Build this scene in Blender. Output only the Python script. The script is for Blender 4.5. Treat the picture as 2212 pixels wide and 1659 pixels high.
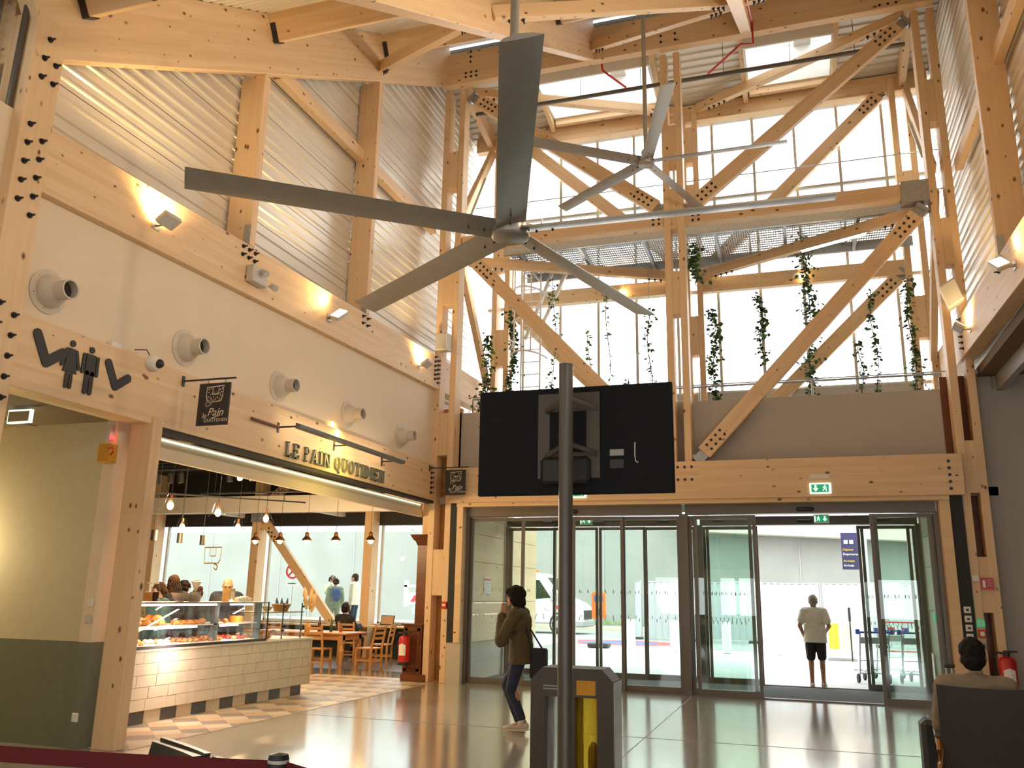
import bpy, bmesh, math, random
from mathutils import Vector, Matrix, Euler, noise

# ------------------------------------------------------------------ camera, world, exposure
SC = bpy.context.scene
COL = SC.collection
for o in list(bpy.data.objects):
    bpy.data.objects.remove(o)

EYE = Vector((0.0, 0.0, 1.58))
FPX, PITCH, ROLL, YAW = 1848.17, math.radians(13.8686), math.radians(1.08993), math.radians(18.44686)
_f = Vector((0, math.cos(PITCH), math.sin(PITCH)))
_u = Vector((0, -math.sin(PITCH), math.cos(PITCH)))
_r = Vector((1, 0, 0))
_r2 = _r * math.cos(ROLL) + _u * math.sin(ROLL)
_u2 = -_r * math.sin(ROLL) + _u * math.cos(ROLL)
_RZ = Matrix.Rotation(YAW, 3, 'Z')
_r2, _u2, _f = _RZ @ _r2, _RZ @ _u2, _RZ @ _f
cam_d = bpy.data.cameras.new('camera')
cam = bpy.data.objects.new('camera', cam_d)
COL.objects.link(cam)
cam_d.sensor_width = 36.0
cam_d.lens = 36.0 * FPX / 2212.0
cam_d.clip_start, cam_d.clip_end = 0.05, 500
cam.matrix_world = Matrix(((_r2.x, _u2.x, -_f.x, EYE.x), (_r2.y, _u2.y, -_f.y, EYE.y), (_r2.z, _u2.z, -_f.z, EYE.z), (0, 0, 0, 1)))
SC.camera = cam

wd = bpy.data.worlds.new('overcast_sky')
SC.world = wd
wd.use_nodes = True
wd.node_tree.nodes['Background'].inputs[0].default_value = (0.97, 0.985, 1.0, 1)
wd.node_tree.nodes['Background'].inputs[1].default_value = 5.6

SC.view_settings.view_transform = 'Standard'
SC.view_settings.look = 'None'
SC.view_settings.gamma = 1.0
SC.view_settings.use_curve_mapping = False
SC.view_settings.exposure = 0.0
SC.cycles.max_bounces = 9
SC.cycles.diffuse_bounces = 5
SC.cycles.glossy_bounces = 4
SC.cycles.transparent_max_bounces = 16
SC.cycles.transmission_bounces = 6
SC.cycles.caustics_reflective = False
SC.cycles.caustics_refractive = False
SC.cycles.sample_clamp_indirect = 6.0

# ------------------------------------------------------------------ materials
MATS = {}
def nmat(name):
    m = bpy.data.materials.new(name)
    m.use_nodes = True
    MATS[name] = m
    nt = m.node_tree
    b = nt.nodes['Principled BSDF']
    return m, nt, b, nt.nodes, nt.links

def plain(name, col, rough=0.6, metal=0.0, spec=0.5, emit=None, es=0.0, vary=0.06, scale=9.0, bump=0.0):
    m, nt, b, N, L = nmat(name)
    b.inputs['Roughness'].default_value = rough
    b.inputs['Metallic'].default_value = metal
    b.inputs['Specular IOR Level'].default_value = spec
    tc = N.new('ShaderNodeTexCoord'); no = N.new('ShaderNodeTexNoise'); no.inputs['Scale'].default_value = scale
    no.inputs['Detail'].default_value = 4
    L.new(tc.outputs['Object'], no.inputs['Vector'])
    r = N.new('ShaderNodeValToRGB')
    c = Vector(col)
    r.color_ramp.elements[0].position = 0.3; r.color_ramp.elements[1].position = 0.7
    r.color_ramp.elements[0].color = (*(c * (1 - vary)), 1)
    r.color_ramp.elements[1].color = (*[min(1, x * (1 + vary)) for x in c], 1)
    L.new(no.outputs['Fac'], r.inputs['Fac'])
    L.new(r.outputs['Color'], b.inputs['Base Color'])
    if bump:
        bp = N.new('ShaderNodeBump'); bp.inputs['Strength'].default_value = bump
        L.new(no.outputs['Fac'], bp.inputs['Height']); L.new(bp.outputs['Normal'], b.inputs['Normal'])
    if emit is not None:
        b.inputs['Emission Color'].default_value = (*emit, 1)
        b.inputs['Emission Strength'].default_value = es
    return m

def wood(name, c1, c2, knot=(0.16, 0.075, 0.03), rough=0.5, lam=0.045, knots=True, spec=0.35):
    """glulam: grain runs along the object's local X"""
    m, nt, b, N, L = nmat(name)
    b.inputs['Roughness'].default_value = rough
    b.inputs['Specular IOR Level'].default_value = spec
    tc = N.new('ShaderNodeTexCoord'); oi = N.new('ShaderNodeObjectInfo')
    sh = N.new('ShaderNodeVectorMath'); sh.operation = 'MULTIPLY_ADD'
    cmb = N.new('ShaderNodeCombineXYZ')
    for k in range(3): L.new(oi.outputs['Random'], cmb.inputs[k])
    sh.inputs[1].default_value = (37, 23, 51)
    L.new(cmb.outputs[0], sh.inputs[0]); L.new(tc.outputs['Object'], sh.inputs[2])
    # grain
    mp = N.new('ShaderNodeMapping'); mp.inputs['Scale'].default_value = (1.2, 26, 26)
    L.new(sh.outputs[0], mp.inputs['Vector'])
    no = N.new('ShaderNodeTexNoise'); no.inputs['Scale'].default_value = 1.0; no.inputs['Detail'].default_value = 5
    L.new(mp.outputs[0], no.inputs['Vector'])
    # broad tone per lamella: white noise of floor(z/lam), floor(x/2.3)
    sp = N.new('ShaderNodeSeparateXYZ'); L.new(sh.outputs[0], sp.inputs[0])
    def fl(sock, s):
        a = N.new('ShaderNodeMath'); a.operation = 'MULTIPLY'; a.inputs[1].default_value = s; L.new(sock, a.inputs[0])
        f = N.new('ShaderNodeMath'); f.operation = 'FLOOR'; L.new(a.outputs[0], f.inputs[0]); return f.outputs[0]
    c3 = N.new('ShaderNodeCombineXYZ'); L.new(fl(sp.outputs[0], 0.35), c3.inputs[0]); L.new(fl(sp.outputs[2], 1 / lam), c3.inputs[2])
    wn = N.new('ShaderNodeTexWhiteNoise'); L.new(c3.outputs[0], wn.inputs['Vector'])
    add = N.new('ShaderNodeMath'); add.operation = 'MULTIPLY_ADD'; add.inputs[1].default_value = 0.32
    L.new(wn.outputs['Value'], add.inputs[0]); 
    sc = N.new('ShaderNodeMath'); sc.operation = 'MULTIPLY'; sc.inputs[1].default_value = 0.72; L.new(no.outputs['Fac'], sc.inputs[0])
    L.new(sc.outputs[0], add.inputs[2])
    r = N.new('ShaderNodeValToRGB')
    r.color_ramp.elements[0].position = 0.25; r.color_ramp.elements[1].position = 0.8
    r.color_ramp.elements[0].color = (*c2, 1); r.color_ramp.elements[1].color = (*c1, 1)
    L.new(add.outputs[0], r.inputs['Fac'])
    col = r.outputs['Color']
    if knots:
        mp2 = N.new('ShaderNodeMapping'); mp2.inputs['Scale'].default_value = (4.5, 7.5, 7.5)
        L.new(sh.outputs[0], mp2.inputs['Vector'])
        vo = N.new('ShaderNodeTexVoronoi'); vo.inputs['Scale'].default_value = 1.0; vo.inputs['Randomness'].default_value = 1.0
        L.new(mp2.outputs[0], vo.inputs['Vector'])
        vs = N.new('ShaderNodeSeparateColor'); L.new(vo.outputs['Color'], vs.inputs[0])
        lim = N.new('ShaderNodeMapRange'); lim.inputs['From Min'].default_value = 0.0; lim.inputs['From Max'].default_value = 1.0
        lim.inputs['To Min'].default_value = 0.02; lim.inputs['To Max'].default_value = 0.24
        L.new(vs.outputs[0], lim.inputs['Value'])
        dv = N.new('ShaderNodeMath'); dv.operation = 'DIVIDE'; L.new(vo.outputs['Distance'], dv.inputs[0]); L.new(lim.outputs[0], dv.inputs[1])
        kr = N.new('ShaderNodeValToRGB'); kr.color_ramp.elements[0].position = 0.45; kr.color_ramp.elements[1].position = 1.0
        kr.color_ramp.elements[0].color = (1, 1, 1, 1); kr.color_ramp.elements[1].color = (0, 0, 0, 1)
        L.new(dv.outputs[0], kr.inputs['Fac'])
        mx = N.new('ShaderNodeMix'); mx.data_type = 'RGBA'
        L.new(kr.outputs['Color'], mx.inputs['Factor']); L.new(col, mx.inputs['A']); mx.inputs['B'].default_value = (*knot, 1)
        col = mx.outputs['Result']
    L.new(col, b.inputs['Base Color'])
    return m

def arch_glass(name, tint, refl=0.07, rough=0.0):
    m, nt, b, N, L = nmat(name)
    N.remove(b)
    out = N['Material Output']
    tr = N.new('ShaderNodeBsdfTransparent'); tr.inputs[0].default_value = (*tint, 1)
    gl = N.new('ShaderNodeBsdfGlossy'); gl.inputs['Roughness'].default_value = rough
    lw = N.new('ShaderNodeLayerWeight')
    pw = N.new('ShaderNodeMath'); pw.operation = 'POWER'; pw.inputs[1].default_value = 5.0; L.new(lw.outputs['Facing'], pw.inputs[0])
    fr = N.new('ShaderNodeMath'); fr.operation = 'MULTIPLY_ADD'; fr.inputs[1].default_value = 0.75; fr.inputs[2].default_value = 0.03
    L.new(pw.outputs[0], fr.inputs[0])
    mx = N.new('ShaderNodeMixShader')
    L.new(fr.outputs[0], mx.inputs[0]); L.new(tr.outputs[0], mx.inputs[1]); L.new(gl.outputs[0], mx.inputs[2])
    L.new(mx.outputs[0], out.inputs['Surface'])
    return m

wood('glulam', (0.82, 0.605, 0.375), (0.715, 0.49, 0.275))
wood('pine_board', (0.83, 0.62, 0.37), (0.76, 0.53, 0.29), lam=0.12)
wood('pine_furniture', (0.62, 0.34, 0.13), (0.45, 0.22, 0.08), lam=0.09, knots=False, rough=0.4)
wood('mahogany', (0.20, 0.062, 0.022), (0.11, 0.034, 0.014), lam=0.3, knots=False, rough=0.3)
wood('floorboard', (0.24, 0.15, 0.08), (0.15, 0.09, 0.05), lam=0.2, knots=False, rough=0.35)
plain('plaster', (0.78, 0.66, 0.50), 0.85, bump=0.03, vary=0.02, scale=3)
plain('plaster_grey', (0.44, 0.405, 0.36), 0.8, vary=0.02, scale=2)
plain('paint_green', (0.17, 0.18, 0.135), 0.6, vary=0.05)
plain('paint_cream', (0.60, 0.54, 0.40), 0.7, vary=0.03)
plain('sheet_metal', (0.74, 0.69, 0.60), 0.30, metal=0.15, vary=0.02, scale=2)
plain('deck_metal', (0.74, 0.70, 0.62), 0.4, metal=0.1, vary=0.02, scale=2)
plain('aluminium', (0.15, 0.13, 0.11), 0.42, metal=0.35, vary=0.03)
plain('galvanised', (0.42, 0.43, 0.43), 0.42, metal=0.8, vary=0.12, scale=25)
plain('grey_paint', (0.34, 0.34, 0.33), 0.45, vary=0.03)
plain('light_grey', (0.55, 0.53, 0.48), 0.45, vary=0.03)
plain('fan_grey', (0.36, 0.34, 0.31), 0.32, metal=0.45, vary=0.04)
plain('pole_grey', (0.115, 0.105, 0.095), 0.35, metal=0.3, vary=0.04)
plain('black_metal', (0.025, 0.025, 0.027), 0.45, vary=0.1)
plain('black_plastic', (0.016, 0.017, 0.019), 0.5, vary=0.1)
plain('black_cladding', (0.018, 0.018, 0.018), 0.65, vary=0.1)
plain('screen_back', (0.004, 0.005, 0.007), 0.6, spec=0.2, vary=0.15)
plain('white_plastic', (0.78, 0.76, 0.70), 0.4, vary=0.02)
plain('white_paint', (0.80, 0.79, 0.76), 0.5, vary=0.02)
plain('beige_duct', (0.60, 0.54, 0.45), 0.5, vary=0.03)
plain('bore_shade', (0.03, 0.028, 0.026), 0.9)
plain('bolt_steel', (0.055, 0.055, 0.065), 0.4, metal=0.7, vary=0.2)
plain('sign_ink', (0.028, 0.027, 0.026), 0.6)
plain('sign_cream', (0.72, 0.60, 0.46), 0.6)
plain('letter_steel', (0.21, 0.23, 0.20), 0.4, metal=0.5)
plain('slate_metal', (0.16, 0.19, 0.21), 0.4, metal=0.5)
plain('red_paint', (0.55, 0.02, 0.02), 0.35)
plain('red_belt', (0.11, 0.003, 0.006), 0.8, bump=0.1, scale=60)
plain('yellow_box', (0.62, 0.30, 0.02), 0.5)
plain('orange_paint', (0.85, 0.16, 0.02), 0.4)
plain('green_sign', (0.02, 0.30, 0.14), 0.4, emit=(0.02, 0.42, 0.18), es=0.6)
plain('white_lit', (0.85, 0.9, 0.85), 0.5, emit=(0.8, 1.0, 0.85), es=1.1)
plain('lamp_warm', (1, 0.8, 0.5), 0.5, emit=(1.0, 0.62, 0.26), es=28)
plain('lamp_white', (1, 0.95, 0.85), 0.5, emit=(1.0, 0.90, 0.74), es=16)
plain('tube_warm', (1, 0.9, 0.75), 0.5, emit=(1.0, 0.80, 0.55), es=14)
plain('case_light', (1, 0.8, 0.75), 0.5, emit=(1.0, 0.72, 0.62), es=14)
plain('red_led', (1, 0.05, 0.05), 0.5, emit=(1.0, 0.02, 0.02), es=8)
plain('dark_ceiling', (0.022, 0.021, 0.020), 0.7, vary=0.15)
plain('brown_ceiling', (0.17, 0.12, 0.075), 0.8, vary=0.05)
plain('tile_cream', (0.72, 0.62, 0.45), 0.4, vary=0.03)
plain('tile_peach', (0.66, 0.47, 0.30), 0.4, vary=0.03)
plain('tile_grey', (0.34, 0.29, 0.24), 0.4, vary=0.03)
plain('tile_dark', (0.105, 0.105, 0.10), 0.35, vary=0.05)
plain('tile_wall', (0.66, 0.585, 0.46), 0.35, vary=0.06, scale=5)
plain('grout', (0.46, 0.40, 0.31), 0.8)
plain('asphalt', (0.30, 0.30, 0.29), 0.9, vary=0.05, scale=3)
plain('pavement', (0.52, 0.51, 0.48), 0.9, vary=0.04, scale=2)
plain('concrete_wall', (0.26, 0.27, 0.245), 0.9, vary=0.07, scale=0.6)
plain('concrete_pale', (0.56, 0.50, 0.40), 0.85, vary=0.03, scale=1.5)
plain('mat_dark', (0.085, 0.082, 0.075), 0.95, vary=0.15, scale=30)
plain('van_white', (0.60, 0.61, 0.60), 0.3, vary=0.01)
plain('tyre', (0.03, 0.03, 0.03), 0.8)
plain('navy_sign', (0.045, 0.045, 0.12), 0.5)
plain('yellow_ink', (0.75, 0.52, 0.05), 0.5)
plain('blue_paint', (0.05, 0.10, 0.40), 0.4)
plain('hoarding', (0.42, 0.45, 0.46), 0.4, vary=0.02)
plain('leaf', (0.055, 0.10, 0.03), 0.55, vary=0.35, scale=6)
plain('leaf_bright', (0.16, 0.30, 0.05), 0.5, vary=0.3, scale=6)
plain('stem', (0.06, 0.05, 0.025), 0.8)
plain('grass_dry', (0.62, 0.46, 0.24), 0.8, vary=0.1)
plain('skin', (0.62, 0.36, 0.25), 0.5, vary=0.05)
plain('skin_tan', (0.40, 0.21, 0.13), 0.5, vary=0.05)
plain('hair_black', (0.014, 0.011, 0.010), 0.75, spec=0.15, vary=0.3, scale=40, bump=0.3)
plain('hair_brown', (0.055, 0.025, 0.012), 0.7, spec=0.2, vary=0.35, scale=40, bump=0.3)
plain('hair_grey', (0.34, 0.30, 0.25), 0.6, vary=0.2, scale=40, bump=0.3)
plain('jacket_olive', (0.085, 0.062, 0.026), 0.8, vary=0.12, scale=20, bump=0.15)
plain('denim', (0.018, 0.028, 0.060), 0.8, vary=0.15, scale=40)
plain('shoe_white', (0.58, 0.52, 0.45), 0.7, vary=0.08)
plain('cloth_white', (0.82, 0.78, 0.68), 0.85, vary=0.03, bump=0.1)
plain('cloth_cream', (0.74, 0.66, 0.50), 0.85, vary=0.03)
plain('cloth_dark', (0.022, 0.022, 0.030), 0.85, vary=0.15)
plain('cloth_navy', (0.030, 0.038, 0.085), 0.85, vary=0.1)
plain('cloth_teal', (0.05, 0.13, 0.15), 0.85, vary=0.1)
plain('cloth_taupe', (0.22, 0.18, 0.12), 0.85, vary=0.08)
plain('cloth_green', (0.30, 0.36, 0.26), 0.85, vary=0.2, scale=14)
plain('backpack_blue', (0.07, 0.13, 0.28), 0.8)
plain('bread_gold', (0.62, 0.26, 0.05), 0.6, vary=0.25, scale=14, bump=0.2)
plain('bread_pale', (0.72, 0.45, 0.17), 0.6, vary=0.2, scale=14, bump=0.2)
plain('cake_orange', (0.80, 0.28, 0.03), 0.5, vary=0.1)
plain('salad_mix', (0.45, 0.25, 0.10), 0.6, vary=0.5, scale=30)
plain('ceramic', (0.74, 0.66, 0.52), 0.3, vary=0.03)
plain('wicker', (0.50, 0.29, 0.12), 0.7, vary=0.2, scale=40, bump=0.3)
plain('paper', (0.86, 0.84, 0.80), 0.7, vary=0.02)
plain('bottle_dark', (0.09, 0.03, 0.02), 0.15)
plain('bottle_green', (0.03, 0.07, 0.03), 0.15)
plain('vase_ochre', (0.62, 0.36, 0.08), 0.3)
plain('copper', (0.36, 0.17, 0.08), 0.3, metal=0.8)
plain('seat_vinyl', (0.030, 0.026, 0.023), 0.45, vary=0.08)
plain('bin_grey', (0.085, 0.072, 0.062), 0.45, metal=0.3, vary=0.05)
plain('screen_dim', (0.12, 0.05, 0.02), 0.4, emit=(0.8, 0.35, 0.12), es=0.5)
arch_glass('glass_clear', (0.985, 0.99, 0.985))
arch_glass('glass_green', (0.93, 0.975, 0.955))
arch_glass('glass_case', (0.985, 0.99, 0.985))
arch_glass('film_clear', (0.80, 0.79, 0.77), rough=0.25)
arch_glass('film_yellow', (0.80, 0.55, 0.05), rough=0.25)
arch_glass('windscreen', (0.35, 0.48, 0.42))

def film(name, tint, col, f):
    m, nt, b, N, L = nmat(name)
    b.inputs['Base Color'].default_value = (*col, 1); b.inputs['Roughness'].default_value = 0.35
    out = N['Material Output']
    tr = N.new('ShaderNodeBsdfTransparent'); tr.inputs[0].default_value = (*tint, 1)
    tl = N.new('ShaderNodeBsdfTranslucent'); tl.inputs[0].default_value = (*col, 1)
    m1 = N.new('ShaderNodeMixShader'); m1.inputs[0].default_value = 0.5; L.new(b.outputs[0], m1.inputs[1]); L.new(tl.outputs[0], m1.inputs[2])
    m2 = N.new('ShaderNodeMixShader'); m2.inputs[0].default_value = f; L.new(tr.outputs[0], m2.inputs[1]); L.new(m1.outputs[0], m2.inputs[2])
    L.new(m2.outputs[0], out.inputs['Surface'])
film('bag_clear', (0.85, 0.84, 0.82), (0.75, 0.74, 0.72), 0.6)
film('bag_yellow', (0.85, 0.55, 0.05), (0.75, 0.45, 0.03), 0.55)
film('canopy_glass', (0.92, 0.95, 0.97), (0.8, 0.85, 0.88), 0.25)
def floor_mat():
    m, nt, b, N, L = nmat('polished_concrete')
    tc = N.new('ShaderNodeTexCoord')
    n1 = N.new('ShaderNodeTexNoise'); n1.inputs['Scale'].default_value = 0.55; n1.inputs['Detail'].default_value = 6
    n2 = N.new('ShaderNodeTexNoise'); n2.inputs['Scale'].default_value = 7; n2.inputs['Detail'].default_value = 5
    L.new(tc.outputs['Object'], n1.inputs['Vector']); L.new(tc.outputs['Object'], n2.inputs['Vector'])
    ad = N.new('ShaderNodeMath'); ad.operation = 'ADD'; L.new(n1.outputs['Fac'], ad.inputs[0]); L.new(n2.outputs['Fac'], ad.inputs[1])
    r = N.new('ShaderNodeValToRGB'); r.color_ramp.elements[0].position = 0.35; r.color_ramp.elements[1].position = 0.72
    hf = N.new('ShaderNodeMath'); hf.operation = 'MULTIPLY'; hf.inputs[1].default_value = 0.5; L.new(ad.outputs[0], hf.inputs[0])
    r.color_ramp.elements[0].color = (0.40, 0.385, 0.335, 1); r.color_ramp.elements[1].color = (0.55, 0.53, 0.465, 1)
    L.new(hf.outputs[0], r.inputs['Fac']); L.new(r.outputs['Color'], b.inputs['Base Color'])
    rr = N.new('ShaderNodeMapRange'); rr.inputs['To Min'].default_value = 0.11; rr.inputs['To Max'].default_value = 0.19
    L.new(hf.outputs[0], rr.inputs['Value']); L.new(rr.outputs[0], b.inputs['Roughness'])
    b.inputs['Specular IOR Level'].default_value = 0.9
    b.inputs['Coat Weight'].default_value = 0.8
    b.inputs['Coat Roughness'].default_value = 0.13
    b.inputs['Coat IOR'].default_value = 1.6
    bp = N.new('ShaderNodeBump'); bp.inputs['Strength'].default_value = 0.004; L.new(n2.outputs['Fac'], bp.inputs['Height'])
    L.new(bp.outputs['Normal'], b.inputs['Normal'])
floor_mat()

# ------------------------------------------------------------------ geometry helpers
def M(k): return MATS[k]
def V(*a): return Vector(a)
def bm_box(bm, x0, x1, y0, y1, z0, z1):
    vs = [bm.verts.new((x, y, z)) for x in (x0, x1) for y in (y0, y1) for z in (z0, z1)]
    for f in ((0, 1, 3, 2), (4, 6, 7, 5), (0, 4, 5, 1), (2, 3, 7, 6), (0, 2, 6, 4), (1, 5, 7, 3)):
        bm.faces.new([vs[i] for i in f])
    return vs
def frame_of(d, up=Vector((0, 0, 1))):
    x = Vector(d).normalized()
    if abs(x.dot(up)) > 0.995: up = Vector((0, 1, 0))
    y = up.cross(x).normalized(); z = x.cross(y)
    return x, y, z
def bm_cyl(bm, p, q, r0, r1=None, n=12, caps=True):
    p, q = Vector(p), Vector(q); r1 = r0 if r1 is None else r1
    x, y, z = frame_of(q - p)
    A, B = [], []
    for k in range(n):
        a = 2 * math.pi * k / n; d = y * math.cos(a) + z * math.sin(a)
        A.append(bm.verts.new(p + d * r0)); B.append(bm.verts.new(q + d * r1))
    for k in range(n):
        bm.faces.new((A[k], A[(k + 1) % n], B[(k + 1) % n], B[k]))
    if caps:
        bm.faces.new(A[::-1]); bm.faces.new(B)
def bm_tube(bm, pts, r, n=8):
    pts = [Vector(p) for p in pts]; rings = []
    for i, p in enumerate(pts):
        d = (pts[min(i + 1, len(pts) - 1)] - pts[max(i - 1, 0)])
        x, y, z = frame_of(d)
        rr = r[i] if isinstance(r, (list, tuple)) else r
        rings.append([bm.verts.new(p + (y * math.cos(2 * math.pi * k / n) + z * math.sin(2 * math.pi * k / n)) * rr) for k in range(n)])
    for a, b in zip(rings, rings[1:]):
        for k in range(n): bm.faces.new((a[k], a[(k + 1) % n], b[(k + 1) % n], b[k]))
    bm.faces.new(rings[0][::-1]); bm.faces.new(rings[-1])
def bm_lathe(bm, prof, n=24, o=(0, 0, 0), axis=(0, 0, 1), cap=False):
    o = Vector(o); x, y, z = frame_of(axis); rings = []
    for rr, h in prof:
        rings.append([bm.verts.new(o + x * h + (y * math.cos(2 * math.pi * k / n) + z * math.sin(2 * math.pi * k / n)) * max(rr, 1e-4)) for k in range(n)])
    for a, b in zip(rings, rings[1:]):
        for k in range(n): bm.faces.new((a[k], a[(k + 1) % n], b[(k + 1) % n], b[k]))
    if cap:
        bm.faces.new(rings[0][::-1]); bm.faces.new(rings[-1])
def bm_prism(bm, poly, d):
    """poly: list of 3D points (planar); extruded by vector d"""
    A = [bm.verts.new(Vector(p)) for p in poly]; B = [bm.verts.new(Vector(p) + Vector(d)) for p in poly]
    n = len(A)
    try:
        bm.faces.new(A[::-1]); bm.faces.new(B)
    except Exception: pass
    for k in range(n): bm.faces.new((A[k], A[(k + 1) % n], B[(k + 1) % n], B[k]))
def bm_ell(bm, c, rx, ry, rz, nu=12, nv=8):
    c = Vector(c); rings = []
    for i in range(nv + 1):
        t = math.pi * i / nv; s = max(math.sin(t), 0.01)
        rings.append([bm.verts.new(c + Vector((rx * s * math.cos(2 * math.pi * k / nu), ry * s * math.sin(2 * math.pi * k / nu), rz * math.cos(t)))) for k in range(nu)])
    for a, b in zip(rings, rings[1:]):
        for k in range(nu): bm.faces.new((a[k], b[k], b[(k + 1) % nu], a[(k + 1) % nu]))
def bm_bar(bm, p, q, w, h, up=Vector((0, 0, 1))):
    p, q = Vector(p), Vector(q); x, y, z = frame_of(q - p, up)
    vs = []
    for e in (p, q):
        for sy in (-1, 1):
            for sz in (-1, 1): vs.append(bm.verts.new(e + y * sy * w / 2 + z * sz * h / 2))
    for f in ((0, 1, 3, 2), (4, 6, 7, 5), (0, 4, 5, 1), (2, 3, 7, 6), (0, 2, 6, 4), (1, 5, 7, 3)):
        bm.faces.new([vs[i] for i in f])
def NB(): return bmesh.new()
def tag(o, label=None, cat=None, group=None, kind=None):
    if label: o['label'] = label
    if cat: o['category'] = cat
    if group: o['group'] = group
    if kind: o['kind'] = kind
    return o
def finish(bm, name, smooth=False, bevel=0.0):
    if bevel:
        bmesh.ops.bevel(bm, geom=bm.edges[:], offset=bevel, segments=1, affect='EDGES', profile=0.5)
    bmesh.ops.recalc_face_normals(bm, faces=bm.faces)
    me = bpy.data.meshes.new(name); bm.to_mesh(me); bm.free()
    if smooth:
        for p in me.polygons: p.use_smooth = True
    return me
def sharp(me, ang=35):
    for p in me.polygons: p.use_smooth = True
    me.set_sharp_from_angle(angle=math.radians(ang))
def obj(name, bm, mat, parent=None, loc=None, smooth=False, bevel=0.0):
    """one mesh object. World-space bmesh; with a parent the coordinates are taken relative to the parent's location
    (parents built here are unrotated while they are being filled). Without a parent the origin goes to the base centre."""
    if isinstance(bm, bpy.types.Mesh): me = bm
    else:
        me = finish(bm, name, False, bevel)
        if smooth: sharp(me)
    o = bpy.data.objects.new(name, me); COL.objects.link(o)
    if mat is not None:
        me.materials.clear(); me.materials.append(M(mat) if isinstance(mat, str) else mat)
    if parent is None:
        if loc is None:
            xs = [v.co for v in me.vertices]
            mn = Vector([min(v[i] for v in xs) for i in range(3)]); mxx = Vector([max(v[i] for v in xs) for i in range(3)])
            loc = Vector(((mn.x + mxx.x) / 2, (mn.y + mxx.y) / 2, mn.z))
        loc = Vector(loc)
        me.transform(Matrix.Translation(-loc)); o.location = loc
    else:
        off = Vector(); pp = parent
        while pp is not None:
            off += pp.location; pp = pp.parent
        if not o.get('_raw'): me.transform(Matrix.Translation(-off))
        o.parent = parent
    return o
_TMP = bpy.data.scenes.new('baking_scratch')
def bake(o):
    """evaluate an unlinked object (modifiers, text) to a plain mesh, away from the main scene"""
    _TMP.collection.objects.link(o)
    vl = _TMP.view_layers[0]; vl.update()
    me = bpy.data.meshes.new_from_object(o.evaluated_get(vl.depsgraph))
    bpy.data.objects.remove(o)
    return me
def thing(name, label, cat, loc=(0, 0, 0), group=None):
    o = bpy.data.objects.new(name, None); COL.objects.link(o)
    o.empty_display_size = 0.1; o.location = Vector(loc)
    return tag(o, label, cat, group)
def struct(name, bm, mat, parent=None, **k):
    o = obj(name, bm, mat, parent, **k)
    if parent is None: o['kind'] = 'structure'
    return o
def dup(o, parent=None, loc=None, rotz=None, label=None, scale=None):
    c = o.copy(); COL.objects.link(c)
    if parent is not None: c.parent = parent
    if loc is not None: c.location = Vector(loc)
    if rotz is not None: c.rotation_euler = (0, 0, rotz)
    if scale is not None: c.scale = (scale,) * 3
    if label: c['label'] = label
    for ch in list(o.children): dup(ch, c)
    return c
def place(o, loc, rotz=0.0):
    o.location = Vector(loc); o.rotation_euler = (0, 0, rotz); return o

BOLT = None
def bolt_mesh():
    global BOLT
    if BOLT is None:
        bm = NB()
        bm_cyl(bm, (0, 0, 0), (0, 0, 0.008), 0.030, n=10)
        bm_cyl(bm, (0, 0, 0.006), (0, 0, 0.030), 0.020, n=6)
        bm_cyl(bm, (0, 0, 0.03), (0, 0, 0.065), 0.011, n=6)
        BOLT = finish(bm, 'bolt'); BOLT.materials.append(M('bolt_steel'))
    return BOLT
FLATB = None
def flat_bolt_mesh():
    global FLATB
    if FLATB is None:
        bm = NB()
        bm_lathe(bm, [(0.001, 0.004), (0.013, 0.004), (0.014, 0.010), (0.025, 0.010), (0.026, -0.001)], n=12)
        FLATB = finish(bm, 'bolt'); FLATB.materials.append(M('bolt_steel'))
    return FLATB
def timber(name, p, q, w, h, label, cat='beam', up=(0, 0, 1), mat='glulam', group=None, parent=None, cut=None, bevel=0.006):
    """a straight squared timber from p to q (centre line); w across, h in the up direction; local X is the grain"""
    p, q = Vector(p), Vector(q); x, y, z = frame_of(q - p, Vector(up)); L = (q - p).length
    bm = NB(); bm_box(bm, 0, L, -w / 2, w / 2, -h / 2, h / 2)
    if cut: cut(bm)
    me = finish(bm, name, bevel=bevel)
    me.materials.append(M(mat))
    o = bpy.data.objects.new(name, me); COL.objects.link(o)
    mw = Matrix(((x.x, y.x, z.x, p.x), (x.y, y.y, z.y, p.y), (x.z, y.z, z.z, p.z), (0, 0, 0, 1)))
    if parent is not None:
        o.parent = parent; o.matrix_local = Matrix.Translation(-parent.location) @ mw
    else:
        o.matrix_world = mw
        tag(o, label, cat, group)
    return o
def bolts_on(beam, pts, normal, flat=False):
    """bolts at world points on a timber, each its own child"""
    mw = beam.matrix_world if beam.parent is None else Matrix.Translation(beam.parent.location) @ beam.matrix_local
    n = Vector(normal).normalized(); a, b, c = frame_of(n)
    R = Matrix(((b.x, c.x, a.x), (b.y, c.y, a.y), (b.z, c.z, a.z))).to_4x4()
    for p in pts:
        o = bpy.data.objects.new('bolt', flat_bolt_mesh() if flat else bolt_mesh()); COL.objects.link(o)
        o.parent = beam; o.matrix_local = mw.inverted() @ Matrix.Translation(Vector(p)) @ R
# ================================================================== THE SETTING
XL, XR, YB, YO = -6.62, 2.75, 15.25, 17.72
CX = (XL + XR) / 2
RS = 0.5945                                   # roof slope
RA = math.atan(RS)
def zrb(y): return 6.62 + RS * (y - 5.64)     # underside of the raking roof beams
def zrt(y): return zrb(y) + 0.95              # underside of the roof deck
def zgir(y): return 5.21 + 0.0325 * (y - 5.64)  # underside of the upper girders (they rise a little)

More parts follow.
